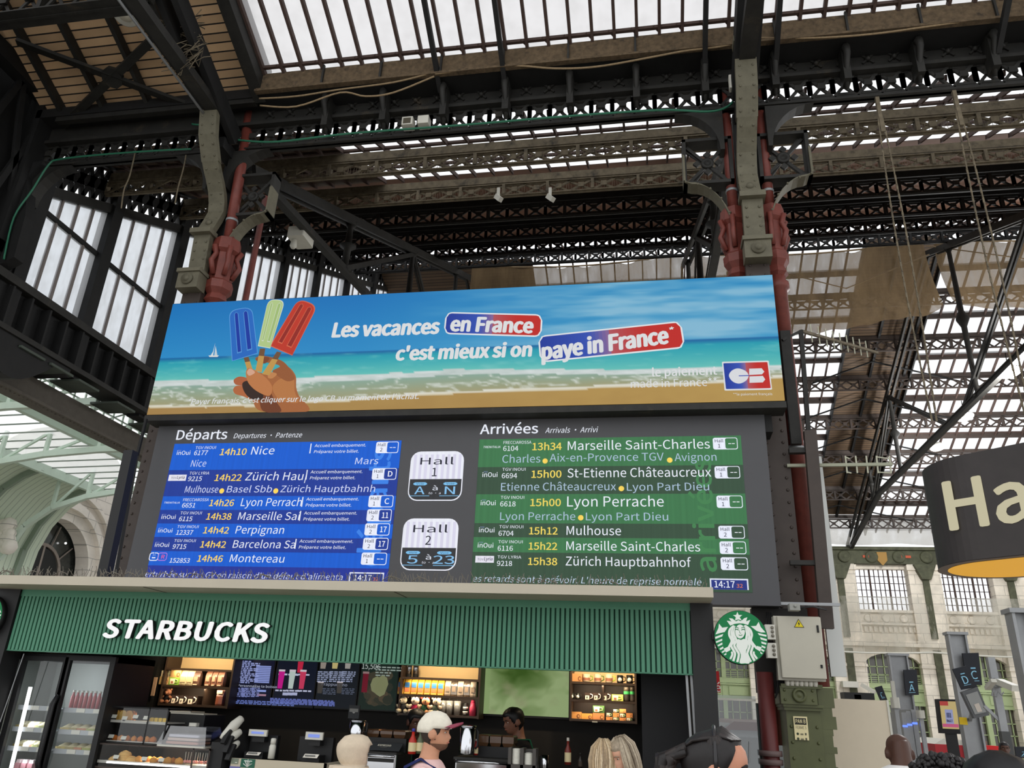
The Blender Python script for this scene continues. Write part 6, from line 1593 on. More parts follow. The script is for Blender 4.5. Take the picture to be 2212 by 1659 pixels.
Z3 = lambda x, y: (320 + x / 5.821, 1410 + y / 5.821)
q3 = lambda x, y: K(*Z3(x, y), MY)
o, m, xa, xb, zb = panel('navy menu screen full of price columns beside the shelf of brown bags', 492, 582, 1522, (16, 20, 44))
for k in range(13):
    y = 112 + k * 22; a = q3(1085 - k * 3, y); words_row(m, a.x, a.x + (.32 if k % 3 else .22), a.z, .014, (150, 160, 214), seed=k)
    for j in range(3):
        if k > 2: b_ = q3(1370 - k * 3 + j * 55, y + j * 2); m.box((b_.x, MY - .005, b_.z), (b_.x + .075, MY - .003, b_.z + .014), c=S(150, 164, 230))
a = q3(1130, 425); lettering(m, 'Personnalise ta boisson', (a.x, MY, a.z), (1, 0, 0), (0, 0, 1), w=.5, h=.024, c=S(206, 212, 236), lift=.006)
for k in range(6):
    for j, (x, w) in enumerate(((1040, .2), (1172, .17), (1305, .1))): a = q3(x, 450 + k * 20); words_row(m, a.x, a.x + w, a.z, .01, (130, 140, 200), seed=k * 9 + j)
for k, cl in enumerate(((150, 168, 236), (170, 130, 150))): a, c = q3(1375, 465 + 52 * k), q3(1482, 495 + 52 * k); m.box((a.x, MY - .005, c.z), (c.x, MY - .003, a.z), c=S(cl))
for k in range(3): a = q3(1050, 600 + 18 * k); words_row(m, a.x, a.x + .75, a.z, .008, (120, 140, 220), seed=70 + k)
m.build('picture', 'menu', o)
o, m, xa, xb, zb = panel('navy menu screen with pink drinks in tall glasses', 585, 676, 1526, (18, 24, 40))


def glass_pic(m, p, w, h, col): m.prism([(p.x - w * .36, p.z), (p.x + w * .36, p.z), (p.x + w / 2, p.z + h), (p.x - w / 2, p.z + h)], MY - .006, MY - .003, c=S(col)); m.box((p.x - w * .5, MY - .0065, p.z + h * .9), (p.x + w * .5, MY - .006, p.z + h), c=S(214, 206, 214))


for x, y, cl in ((1905, 250, (196, 40, 70)), (1655, 450, (200, 24, 140)), (1790, 452, (190, 206, 200)), (1925, 455, (206, 60, 96))): glass_pic(m, q3(x, y), .075, .2, cl); a = q3(x - 55, y + 32); words_row(m, a.x, a.x + .17, a.z, .016, (196, 200, 226), seed=x)
a = q3(1640, 280); words_row(m, a.x, a.x + .26, a.z, .018, (196, 200, 226), seed=5)
for k in range(4): a = q3(1535, 590 + 16 * k); words_row(m, a.x, a.x + .76, a.z, .02, (96, 108, 176), seed=30 + k)
for k in range(3): a = q3(1690 + 60 * k, 535); m.box((a.x, MY - .005, a.z), (a.x + .06, MY - .003, a.z + .03), c=S(180, 186, 220))
m.build('picture', 'menu', o)
o, m, xa, xb, zb = panel('dark menu screen with small cups and prices, third from the brown bags', 678, 768, 1530, (22, 27, 34))
q6 = lambda x, y: K(*Z6(x, y), MY)
for x, cl in ((432, (150, 140, 130)), (545, (196, 180, 120)), (668, (160, 156, 150))): glass_pic(m, q6(x, 285), .08, .14, cl)
for j, x in enumerate((385, 500, 615)):
    for k in range(6): a = q6(x - k * 2, 320 + k * 18); words_row(m, a.x, a.x + (.16 if k < 3 else .13), a.z, .012, (150, 160, 190), seed=j * 11 + k)
a = q6(420, 445); lettering(m, 'Frappuccino', (a.x, MY, a.z), (1, 0, 0), (0, 0, 1), w=.3, h=.03, c=S(160, 166, 186), lift=.006)
for j, x in enumerate((430, 610)):
    for k in range(4): a = q6(x, 480 + k * 16); words_row(m, a.x, a.x + .15, a.z, .01, (84, 92, 110), seed=50 + j * 7 + k)
for x in (400, 585): glass_pic(m, q6(x, 520), .07, .12, (70, 66, 62))
m.build('picture', 'menu', o)
o, m, xa, xb, zb = panel('dim green menu screen with a tall red drink and a price', 770, 855, 1534, (26, 40, 34))
for k in range(40): x = RN.uniform(xa + .1, xb - .1); z = RN.uniform(zb + .05, zb + .38); r_ = RN.uniform(.03, .07); m.add([(x + r_ * math.cos(t), MY - .0035 - .00002 * k, z + r_ * .8 * math.sin(t)) for t in [i * .785 for i in range(8)]], [tuple(range(8))], c=S(mixc((40, 46, 38), (82, 70, 54), RN.random())))
a, c = q6(800, 510), q6(872, 325); m.box((a.x, MY - .007, a.z), (c.x, MY - .005, c.z), c=S(110, 22, 40)); m.box((a.x - .005, MY - .0072, c.z - .01), (c.x + .005, MY - .006, c.z + .012), c=S(150, 120, 120))
for x, y in ((945, 440), (985, 470), (1000, 430)): p = q6(x, y); m.add([(p.x + .07 * math.cos(t), MY - .006, p.z + .09 * math.sin(t)) for t in [i * .785 for i in range(8)]], [tuple(range(8))], c=S(128, 132, 96))
a = q6(806, 285); lettering(m, '15,50€', (a.x, MY, a.z), (1, 0, 0), (0, 0, 1), w=.21, h=.055, c=S(196, 204, 200), lift=.006)
for k in range(4): a = q6(935, 275 + 26 * k); words_row(m, a.x, a.x + (.32 if k < 2 else .18), a.z, .013, (150, 164, 156), seed=90 + k)
m.build('picture', 'menu', o)

# ---- green artwork
a, c = K(1032, 1541, 8.85), K(1228, 1553, 8.85); o = thing('green_artwork', 'large pale green abstract wall panel like swirling tea', 'artwork', ((a.x + c.x) / 2, 8.85, a.z))
b = MB(); b.box((a.x - .02, 8.86, a.z - .02), (c.x + .02, 8.93, 2.55)); b.build('frame', 'black', o)
b = MB(); nx, nz = 90, 70; V = []; F = []; FC = []
for j in range(nz + 1):
    for i in range(nx + 1): V.append((a.x + (c.x - a.x) * i / nx, 8.855, a.z + (2.55 - a.z) * j / nz))
for j in range(nz):
    for i in range(nx):
        u, v = (i + .5) / nx, (j + .5) / nz; k = j * (nx + 1) + i; F.append((k, k + 1, k + nx + 2, k + nx + 1))
        d_ = math.hypot((u - .5) * 1.2, (v - .62)); n_ = fbm(u * 3 + 3 * fbm(u * 2, v * 2, 20), v * 3, 21)
        t = max(0, min(1, 1.25 - d_ * 2.4 + (n_ - .5) * 1.6)); cl = mixc((168, 190, 134), (66, 98, 36), t); cl = mixc(cl, (156, 160, 120), max(0, fbm(u * 6, v * 6, 23) - .55) * 2)
        if u < .12: cl = mixc(cl, (150, 178, 116), .6)
        FC.append(S(cl))
b.add(V, F, c=FC); b.build('print', screen_mat('glowing green print', .62), o)  # the artwork's print gives off its own colours

# ---- shelf units
def unit(lab, px0, py_top, px1, rows, Y=8.62, depth=.3, top=2.55, mids=()):
    a, c = K(px0, rows[-1], Y), K(px1, rows[-1] + (px1 - px0) * .03, Y)
    o = thing('wall_shelf', lab, 'shelf', ((a.x + c.x) / 2, Y + depth / 2, a.z)); b = MB()
    b.box((a.x - .02, Y, a.z - .02), (a.x, Y + depth, top)); b.build('side_board', 'wood_brown', o); b = MB(); b.box((c.x, Y, a.z - .02), (c.x + .02, Y + depth, top)); b.build('side_board', 'wood_brown', o)
    zs_ = [K((px0 + px1) / 2, r + (px1 - px0) * .015, Y).z for r in rows]
    for z in zs_: b = MB(); b.box((a.x, Y, z - .022), (c.x, Y + depth, z)); b.build('shelf_board', 'wood_brown', o)
    b = MB(); b.box((a.x, Y + depth - .01, zs_[0]), (c.x, Y + depth, top)); b.build('cream_back', mat('cream shelf back', (206, 178, 132), .7) if 'cream shelf back' not in bpy.data.materials else bpy.data.materials['cream shelf back'], o)
    b = MB(); b.box((a.x, Y + depth - .01, zs_[-1]), (c.x, Y + depth, zs_[0] - .022)); b.build('dark_back', 'wood_brown', o)
    for z in zs_[:-1]:
        l = bpy.data.lights.new('shelf_strip', 'AREA'); l.shape = 'RECTANGLE'; l.size = (c.x - a.x) * .8; l.size_y = .03; l.energy = 1.6; l.color = (1, .8, .55); lo = bpy.data.objects.new('shelf_strip', l); C.objects.link(lo); lo.location = ((a.x + c.x) / 2, Y + .02, z - .03); lo.rotation_euler = Vector((0, .6, -1)).to_track_quat('-Z', 'Y').to_euler()
    for mx, r0, r1 in mids: q = K(mx, 0 + rows[r1], Y); b = MB(); b.box((q.x - .008, Y + .02, zs_[r1]), (q.x + .008, Y + depth - .02, zs_[r0] - .022)); b.build('divider', 'wood_brown', o)
    return zs_, a.x, c.x


SY2 = 8.62
zA, ax, cx_ = unit('shelf unit of brown bags and mug boxes beside the navy menu screen', 344, 0, 488, [1442, 1479, 1520], mids=((435, 1, 2),))
zB, bx, dx_ = unit('shelf unit of yellow coffee bags and soft toys left of the green artwork', 862, 0, 1030, [1462, 1500, 1541])
zC, ex, gx = unit('shelf unit of mugs, flasks and boxes beside the dark doorway', 1234, 0, 1372, [1472, 1511, 1553], mids=((1302, 0, 1),))
for x0, x1, z, n in ((ax, cx_, 2.5, 2), (bx, dx_, 2.52, 2), (ex, gx, 2.52, 2)):
    for k in range(n):
        x = x0 + (x1 - x0) * (.28 + .46 * k); o = thing('spotlight', 'small black ceiling spotlight over the %s, the %s one' % ({ax: 'shelf of brown bags', bx: 'shelf of yellow bags', ex: 'shelf of mugs'}[x0], ('first', 'second')[k]), 'spotlight', (x, SY2 - .12, z))
        b = MB(); b.lathe([(.03, .08), (.042, .06), (.042, -.03), (.034, -.04)], (x, SY2 - .12, z), (0, -.25, 1), n=14); b.build('barrel', 'black', o); b = MB(); b.lathe([(.03, -.028), (.0, -.028)], (x, SY2 - .12, z), (0, -.25, 1), n=12); b.build('lens', screen_mat('warm lens', 4.0) if 'warm lens' not in bpy.data.materials else bpy.data.materials['warm lens'], o)
        warm('shelf_spot', (x, SY2 - .30, z - .02), 15.0, .03, target=(0, .55, -1))


def gz(zs_, row, px, py): return zs_[row]


def box_on(name, lab, cat, group, px0, px1, pyt, z, colr, Y=SY2 + .06, d=.12, deco=None):
    a, c = K(px0, pyt, Y), K(px1, pyt, Y); zt = max(a.z, z + .03); o = thing(name, lab, cat, ((a.x + c.x) / 2, Y, z), group)
    b = MB(); b.box((a.x, Y, z), (c.x, Y + d, zt), c=S(colr)); b.build('carton', 'plain', o); w, h = c.x - a.x, zt - z; x0 = a.x
    m = MB()
    if deco == 'mug':
        m.prism([(x0 + w * .12, z + h * .12), (x0 + w * .55, z + h * .12), (x0 + w * .6, z + h * .85), (x0 + w * .08, z + h * .85)], Y - .003, Y - .001, c=S(226, 214, 186)); m.tube([(x0 + w * .6, Y - .003, z + h * .72), (x0 + w * .82, Y - .003, z + h * .66), (x0 + w * .84, Y - .003, z + h * .36), (x0 + w * .58, Y - .003, z + h * .26)], h * .05, 6, c=S(206, 220, 150))
        m.box((x0 + w * .2, Y - .004, z + h * .2), (x0 + w * .42, Y - .003, z + h * .5), c=S(150, 92, 66))
    elif deco == 'logo': m.add([(x0 + w * (.78 + .16 * math.cos(t)), Y - .002, z + h * (.38 + .3 * math.sin(t))) for t in [i * .524 for i in range(12)]], [tuple(range(12))], c=S(120, 72, 40)); m.add([(x0 + w * (.80 + .09 * math.cos(t)), Y - .003, z + h * (.36 + .18 * math.sin(t))) for t in [i * .524 for i in range(12)]], [tuple(range(12))], c=S(196, 140, 84))
    elif deco == 'glass': m.box((x0 + w * .06, Y - .003, z + h * .05), (x0 + w * .5, Y - .001, z + h * .62), c=S(228, 216, 196)); m.box((x0 + w * .2, Y - .004, z + h * .2), (x0 + w * .32, Y - .003, z + h * .5), c=S(30, 20, 16)); m.tube([(x0 + w * .62, Y - .003, z + h * .86), (x0 + w * .88, Y - .003, z + h * .7), (x0 + w * .84, Y - .003, z + h * .3), (x0 + w * .6, Y - .003, z + h * .14)], h * .07, 6, c=S(232, 222, 206))
    if m.v: m.build('print', 'plain', o)
    return o


def pouch(name, lab, group, px0, px1, pyt, z, colr, bands=(), Y=SY2 + .06, mt='satin'):
    a, c = K(px0, pyt, Y), K(px1, pyt, Y); zt = a.z; o = thing(name, lab, 'bag', ((a.x + c.x) / 2, Y + .04, z), group); w = (c.x - a.x) * .96; x0 = a.x
    def ring(q, t, s): z_ = z + (zt - z) * q; return [(x0 + w * (.5 - s), Y + .04 - t, z_), (x0 + w * .5, Y + .04 - t * 1.25, z_), (x0 + w * (.5 + s), Y + .04 - t, z_), (x0 + w * (.5 + s), Y + .04 + t, z_), (x0 + w * (.5 - s), Y + .04 + t, z_)]
    prof = ((0, .03, .48), (.1, .036, .5), (.6, .034, .49), (.85, .018, .48), (.92, .006, .48), (1, .004, .49)); b = MB(); b.loft([ring(*p) for p in prof], True, False, c=S(colr)); b.build('pouch', mt, o)
    for q0, q1, s, cl in bands:
        b = MB(); tt = lambda q: .04 - (.026 if q > .82 else .0) * 0; b.loft([[(x0 + w * (.5 - s), Y - .008, z + (zt - z) * q), (x0 + w * (.5 + s), Y - .008, z + (zt - z) * q), (x0 + w * (.5 + s), Y - .002, z + (zt - z) * q), (x0 + w * (.5 - s), Y - .002, z + (zt - z) * q)] for q in (q0, q1)], c=S(cl)); b.build('label_band', 'plain', o)
    return o


# first unit
box_on('mug_box', 'tan gift box with mug picture, bottom of the stack at the shelf end', 'box', None, 346, 366, 1461, zA[1], (190, 158, 106), deco='logo'); box_on('mug_box', 'mug box with a green picture, on top of the tan box', 'box', None, 350, 368, 1448, K(350, 1461, SY2 + .06).z, (206, 196, 160), deco='mug')
box_on('mug_box', 'green printed mug box below the plain tan carton', 'box', None, 367, 389, 1463, zA[1], (130, 172, 60), deco='mug'); box_on('tan_carton', 'plain tan carton on top of the green printed mug box', 'box', None, 370, 392, 1447, K(370, 1463, SY2 + .06).z, (204, 160, 98), deco='logo')
for k, (p0, p1) in enumerate(((392, 407), (407, 421))): pouch('coffee_bag', 'pale cream coffee bag, %s of the pair in the lit middle' % ('first', 'second')[k], 'cream bags', p0, p1, 1446, zA[1], (226, 208, 168), ((.2, .55, .4, (196, 172, 130)),), mt='plain')
for k, (p0, p1) in enumerate(((420, 434), (446, 459), (460, 471), (472, 486))): pouch('coffee_bag', 'brown patterned coffee bag, %s along the top shelf from the cream bags' % num[k], 'brown bags', p0, p1, 1448 if k else 1449, zA[1], (128, 86, 66) if k else (96, 70, 58), ((.3, .62, .3, (186, 140, 112)), (.05, .12, .3, (214, 190, 160))))
pouch('coffee_bag', 'single brown coffee bag alone on the lower shelf', None, 469, 484, 1490, zA[2], (110, 62, 46), ((.75, .97, .42, (206, 140, 116)),))
for k, (p0, p1) in enumerate(((358, 371), (372, 388), (389, 406), (407, 428))): box_on('glass_mug_box', 'white and dark cup box, %s along the lower shelf from the soft toy' % num[k], 'box', 'dark cup boxes', p0, p1, 1501 + k * .6, zA[2], (40, 24, 18), deco='glass')


def plush(lab, px, py, z, Y, s, fur, coat, ears, turn=0.0, group='soft toys'):
    p = K(px, py, Y); c = Vector((p.x, Y + .05, z)); o = thing('soft_toy', lab, 'soft toy', c, group)
    b = MB(); b.ball(c + Vector((0, 0, .055 * s)), .05 * s, 12, (1, .85, 1.15), c=S(coat)); b.build('dressed_body', 'cloth', o)
    b = MB(); b.ball(c + Vector((.01 * turn, -.005, .145 * s)), .05 * s, 14, (1.05, .95, .95), c=S(fur)); b.ball(c + Vector((.02 * turn, -.05 * s, .135 * s)), .024 * s, 10, c=S(fur)); b.ball(c + Vector((.02 * turn, -.073 * s, .14 * s)), .008 * s, 6, c=S(20, 16, 16)); b.build('head', 'cloth', o)
    for sg in (-1, 1):
        b = MB(); b.ball(c + Vector((sg * .045 * s, 0, .182 * s)), .016 * s, 8, c=S(ears)); b.build('ear', 'cloth', o)
        b = MB(); b.tube([c + Vector((sg * .04 * s, -.01, .09 * s)), c + Vector((sg * .075 * s, -.04 * s, .075 * s))], [.018 * s, .022 * s], 8, c=S(fur)); b.build('arm', 'cloth', o)
        b = MB(); b.tube([c + Vector((sg * .03 * s, -.02 * s, .025 * s)), c + Vector((sg * .05 * s, -.08 * s, .022 * s))], [.022 * s, .026 * s], 8, c=S(fur)); b.build('leg', 'cloth', o)
    return o


plush('dark dressed brown bear toy with a white bib on the lower shelf by the pier', 353, 1520, zA[2], SY2 + .02, .8, (120, 80, 58), (18, 18, 20), (110, 70, 50))
for k, (px, fur, coat, lab) in enumerate(((868, (196, 184, 160), (44, 44, 46), 'cream bear toy in a dark coat, nearest the menu screens'), (893, (206, 184, 164), (160, 40, 74), 'cream bear toy in a pink outfit'), (914, (206, 150, 110), (40, 74, 52), 'tan bear toy in a green outfit with a red hat'), (938, (206, 186, 162), (70, 80, 70), 'cream bear toy with round ears beside the glass cups'))):
    plush(lab, px, 1535, zB[2], SY2 + .0, .86, fur, coat, ((60, 50, 46), (40, 36, 38), (170, 50, 44), (196, 150, 120))[k], (-1, 0, 1, 1)[k])
for k in range(7): p0 = 861 + 14.3 * k; pouch('yellow_coffee_bag', 'yellow and blue coffee bag, %s from the menu screens' % num[k], 'yellow coffee bags', p0, p0 + 13.6, 1463 + k * .6, zB[1], (240, 186, 54), ((.42, .72, .38, (64, 128, 190)), (.16, .40, .42, (226, 132, 84)), (.04, .14, .44, (236, 190, 96))), mt='plain')
for k in range(5): p0 = 962 + 13.6 * k; pouch('silver_coffee_bag', 'silver foil coffee bag, %s after the yellow ones' % num[k], 'silver coffee bags', p0, p0 + 13.2, 1466 + k * .5, zB[1], (176, 160, 142), ((.25, .55, .3, (140, 122, 106)),), mt='metal' if k % 2 else 'satin')
for k, px in enumerate((882, 897)):
    p = K(px, 1456, SY2 + .1); o = thing('steel_cup', 'tall steel cup on the top shelf, %s from the menu screens' % num[k], 'cup', (p.x, SY2 + .12, zB[0]), 'steel cups'); b = MB(); b.lathe([(.03, 0), (.036, .16), (.03, .165)], (p.x, SY2 + .12, zB[0]), n=14); b.build('body', 'chrome', o); b = MB(); b.lathe([(.031, .0), (.033, .03)], (p.x, SY2 + .12, zB[0]), n=14, cap=False); b.build('foot_band', 'black', o)
for k, px in enumerate((955, 969, 986)):
    p = K(px, 1540, SY2 + .08); o = thing('glass_cup', 'clear ribbed glass cup on the lower shelf, %s from the soft toys' % num[k], 'cup', (p.x, SY2 + .1, zB[2]), 'glass cups'); b = MB(); b.lathe([(.028, 0), (.042, .14), (.038, .14), (.025, .008)], (p.x, SY2 + .1, zB[2]), n=16); b.build('body', mat('greyish glassware', (150, 150, 146), .12, spec=.9, alpha=.55) if 'greyish glassware' not in bpy.data.materials else bpy.data.materials['greyish glassware'], o); b = MB(); b.tube([(p.x + .02, SY2 + .1, zB[2] + .02), (p.x - .01, SY2 + .1, zB[2] + .18)], .004, 6, c=S(40, 40, 40)); b.build('straw', 'plain', o)
p = K(1004, 1540, SY2 + .08); o = thing('striped_tumbler', 'black and white striped small tumbler beside the pink one', 'tumbler', (p.x, SY2 + .1, zB[2])); b = MB(); [b.lathe([(.028, .022 * k), (.028, .022 * (k + 1))], (p.x, SY2 + .1, zB[2]), n=14, cap=True, c=S((210, 206, 200) if k % 2 else (24, 24, 24))) for k in range(5)]; b.build('body', 'satin', o); b = MB(); b.lathe([(.029, .11), (.02, .125), (0, .126)], (p.x, SY2 + .1, zB[2]), n=14, c=S(24, 24, 24)); b.build('lid', 'satin', o)
p = K(1020, 1541, SY2 + .08); o = thing('pink_tumbler', 'pink drinking flask at the end of the soft toy shelf', 'tumbler', (p.x, SY2 + .1, zB[2])); b = MB(); b.lathe([(.036, 0), (.038, .08), (.03, .1), (.026, .13)], (p.x, SY2 + .1, zB[2]), n=14, c=S(206, 66, 96)); b.build('body', 'satin', o); b = MB(); b.lathe([(.027, .13), (.02, .155), (0, .156)], (p.x, SY2 + .1, zB[2]), n=14, c=S(190, 54, 84)); b.build('lid', 'satin', o)
# third unit
ZC = lambda x, y: (1220 + x / 11.85, 1430 + y / 11.85)
box_on('tan_carton', 'tan carton with a printed mark at the start of the top mug shelf', 'box', None, *[ZC(v, 0)[0] for v in (165, 445)], ZC(0, 290)[1], zC[0], (198, 142, 90), deco='logo')


def mug(lab, x0, x1, yt, zz, body, handle, group, badge_=None):
    (p0, py), (p1, _) = ZC(x0, yt), ZC(x1, yt); Y = SY2 + .08; a, c = K(p0, py, Y), K(p1, py, Y); w = c.x - a.x; r = w * .33; cx = a.x + r * 1.05; h = max(.06, a.z - zz)
    o = thing('mug', lab, 'mug', (cx, Y, zz), group); b = MB(); b.lathe([(r * .9, 0), (r, h * .1), (r, h), (r * .88, h), (r * .85, h * .12)], (cx, Y, zz), n=18, c=S(body)); b.build('body', 'satin', o)
    b = MB(); b.tube([(cx + r * .95, Y, zz + h * .8), (cx + r * 1.75, Y - .01, zz + h * .75), (cx + r * 1.8, Y - .01, zz + h * .35), (cx + r * .95, Y, zz + h * .18)], h * .07, 7, c=S(handle)); b.build('handle', 'satin', o)
    if badge_: b = MB(); b.lathe([(h * .27, 0), (h * .27, .004), (0, .005)], (cx, Y - r * .99, zz + h * .42), (0, -1, 0), n=14, c=S(badge_)); b.build('badge', 'plain', o)
    else:
        b = MB(); b.lathe([(r * 1.01, h * .2), (r * 1.01, h * .55)], (cx, Y, zz), n=18, cap=False, c=S(150, 96, 76)); b.build('printed_band', 'plain', o)
    return o


for k, (x0, x1) in enumerate(((460, 735), (755, 1020), (1040, 1310))): mug('printed mug with green handle on the top mug shelf, %s from the artwork' % num[k], x0, x1, 310, zC[0], (190, 176, 150), ((120, 160, 50), (76, 110, 46), (170, 196, 60))[k], 'green handled mugs')
for k, (x0, x1) in enumerate(((1330, 1570), (1570, 1820))): mug('black mug with a round white badge on the top mug shelf, %s of two' % num[k], x0, x1, 335, zC[0], (20, 20, 20), (26, 24, 22), 'black badge mugs', (220, 216, 200))
for k, (x0, x1) in enumerate(((135, 280), (285, 430))): mug('black mug with a white badge on the middle mug shelf, %s of two' % num[k], x0, x1, 800, zC[1], (20, 26, 22), (40, 40, 36), 'middle shelf badge mugs', (222, 220, 206))
for k, (x0, x1) in enumerate(((510, 740), (740, 940), (945, 1190))): box_on('glass_mug_box', 'white and dark cup box on the middle mug shelf, %s from the artwork' % num[k], 'box', 'middle shelf cup boxes', ZC(x0, 0)[0], ZC(x1, 0)[0], ZC(0, 785)[1], zC[1], (44, 26, 18), deco='glass')
box_on('mug_box', 'bright yellow green mug box beside the flasks', 'box', None, ZC(1200, 0)[0], ZC(1490, 0)[0], ZC(0, 825)[1], zC[1], (196, 204, 96), deco='mug')
for k, (x0, x1) in enumerate(((1505, 1655), (1665, 1790))):
    a, c = K(*ZC(x0, 640), SY2 + .1), K(*ZC(x1, 640), SY2 + .1); r = (c.x - a.x) / 2; cx = (a.x + c.x) / 2; h = a.z - zC[1]; o = thing('flask', 'dark flask with a green band, %s beside the bright mug box' % num[k], 'flask', (cx, SY2 + .1, zC[1]), 'dark flasks')
    b = MB(); b.lathe([(r * .85, 0), (r, h * .1), (r, h * .5), (r * .98, h * .72)], (cx, SY2 + .1, zC[1]), n=18, c=S(66, 60, 54)); b.build('body', 'satin', o); b = MB(); b.lathe([(r * 1.03, h * .5), (r * 1.03, h * .7)], (cx, SY2 + .1, zC[1]), n=18, cap=False, c=S(70, 180, 96)); b.build('green_band', 'satin', o); b = MB(); b.lathe([(r * .95, h * .72), (r * .95, h * .96), (r * .8, h), (0, h)], (cx, SY2 + .1, zC[1]), n=18, c=S(96, 86, 72)); b.build('lid', 'satin', o)
for k, (x0, x1, yt, cl) in enumerate(((120, 415, 1265, (216, 152, 84)), (425, 705, 1310, (226, 146, 66)), (718, 1010, 1300, (186, 120, 70)))): box_on('tan_carton', 'tan carton on the bottom mug shelf, %s from the artwork' % num[k], 'box', 'bottom shelf cartons', ZC(x0, 0)[0], ZC(x1, 0)[0], ZC(0, yt)[1], zC[2], cl, deco='logo')
box_on('mug_box', 'green mug box standing on the third tan carton', 'box', None, ZC(718, 0)[0], ZC(1010, 0)[0], ZC(0, 1110)[1], K(1290, ZC(0, 1300)[1], SY2 + .06).z, (52, 84, 34), deco='mug')
k = 0
for x, rows in ((1055, (1405, 1285)), (1230, (1410, 1290, 1195)), (1400, (1415, 1300, 1200)), (1570, (1425, 1305))):
    z = zC[2]
    for r_, yt in enumerate(rows):
        mugpic = (k + (1 if x in (1230, 1570) else 0)) % 2 == 0 if False else ((r_ + int((x - 1055) / 170)) % 2 == 1)
        box_on('espresso_box', 'little %s gift box, layer %d of the %s column in the stepped stack' % ('cup picture' if mugpic else 'tan', r_ + 1, num[int((x - 1055) / 168)]), 'box', 'stepped gift boxes', ZC(x, 0)[0], ZC(x + 165, 0)[0], ZC(0, yt)[1], z, (40, 48, 30) if mugpic else (196, 126, 66), deco='mug' if mugpic else 'logo'); k += 1
        z = max(K(1310, ZC(0, yt)[1], SY2 + .06).z, z + .03)
p, q = K(*ZC(700, 1515), SY2 - .01), K(*ZC(835, 1550), SY2 - .01); b = MB(); b.box((p.x, SY2 - .012, q.z), (q.x, SY2 - .004, p.z)); b.build('shelf_ticket', 'white_plastic', label='small blank price ticket under the bottom mug shelf', cat='ticket')
p, q = K(338, 1465, 8.0), K(325, 1500, 8.0); b = MB(); b.bar(K(337, 1463, 8.58), K(329, 1503, 8.58), .04, .01, up=(0, 1, 0), c=S(170, 140, 116)); b.build('narrow_notice', 'plain', label='narrow tan notice strip on the edge of the dark pier', cat='notice')
# ================================================================ round emblem signs
EC = lambda x, y: at(1540 + x / 9.217, 1300 + y / 9.217, Y=6.9)
cen = EC(555, 705); rad = .2125
rs = thing('round_sign', 'round green and white emblem sign on the right end of the kiosk', 'sign', cen, 'round emblem signs')
b = MB(); b.lathe([(rad, 0), (rad, .07)], cen + Vector((0, .002, 0)), (0, 1, 0), n=48); b.build('drum', 'black', rs)
MT['sign'] = screen_mat('lit sign face', .82)
b = MB(); b.add([cen + Vector((rad * .985 * math.cos(k * .1309), 0, rad * .985 * math.sin(k * .1309))) for k in range(48)], [tuple(range(48))], c=S(26, 124, 72)); b.build('face', 'sign', rs)
b = MB(); WH = (234, 240, 232); GR = (26, 118, 68)
from mathutils.geometry import tessellate_polygon


def epoly(pts, col, lift, sm=0):
    if sm: pts = smooth_poly(pts, sm)
    P = [EC(*p) + Vector((0, -lift, 0)) for p in pts]; T = tessellate_polygon([[Vector((p.x, p.z, 0)) for p in P]])
    b.add(P, [tuple(t) if (P[t[1]] - P[t[0]]).cross(P[t[2]] - P[t[0]]).y < 0 else tuple(reversed(t)) for t in T], c=S(col))


def strand(pts, w, col, lift):
    Q = []
    n = len(pts)
    for i in range(n - 1):
        p0, p1, p2, p3 = pts[max(i - 1, 0)], pts[i], pts[i + 1], pts[min(i + 2, n - 1)]
        for j in range(5): t = j / 5; Q.append(tuple(.5 * (2 * q + (c - a) * t + (2 * a - 5 * q + 4 * c - d) * t * t + (3 * q - a - 3 * c + d) * t ** 3) for a, q, c, d in zip(p0, p1, p2, p3)))
    Q.append(pts[-1]); L, R_ = [], []
    for i, (x, y) in enumerate(Q):
        dx, dy = Q[min(i + 1, len(Q) - 1)][0] - Q[max(i - 1, 0)][0], Q[min(i + 1, len(Q) - 1)][1] - Q[max(i - 1, 0)][1]; l = math.hypot(dx, dy) or 1; k = w / 2 * min(1, .35 + 1.3 * min(i, len(Q) - 1) / len(Q) * 3)
        L.append(EC(x - dy / l * k, y + dx / l * k) + Vector((0, -lift, 0))); R_.append(EC(x + dy / l * k, y - dx / l * k) + Vector((0, -lift, 0)))
    n = len(L); b.add(L + R_, [(i, i + 1, n + i + 1, n + i) for i in range(n - 1)], c=S(col))


ax_ = lambda y: 520 + (y - 430) * .13
mir = lambda P: [(2 * ax_(y) - x, y - 4) for x, y in P]
epoly([(487, 200), (512, 262), (583, 264), (532, 308), (574, 372), (505, 350), (440, 372), (456, 305), (400, 266), (462, 262)], WH, .002)
epoly([(275, 378), (345, 385), (372, 400), (318, 325), (390, 335), (435, 372), (460, 390), (505, 365), (550, 385), (580, 368), (620, 330), (685, 308), (660, 390), (745, 358), (700, 462), (600, 432), (520, 428), (430, 440), (345, 475)], WH, .0022)
for side in (lambda P: P, mir):
    for pts, w in (([(405, 470), (335, 560), (325, 660), (372, 770), (345, 850), (300, 930)], 44), ([(420, 470), (375, 590), (385, 690), (415, 775), (365, 870), (405, 960), (440, 1040), (405, 1180)], 46), ([(440, 480), (415, 620), (445, 710), (465, 775), (425, 870), (475, 965), (515, 1050), (485, 1200)], 46), ([(370, 990), (385, 1050), (345, 1140)], 40)): strand(side(pts), w, WH, .0024)
epoly([(495, 745), (560, 760), (630, 740), (700, 870), (655, 1010), (730, 1215), (640, 1224), (530, 1215), (555, 1050), (470, 900), (470, 840)], WH, .0026, 3)
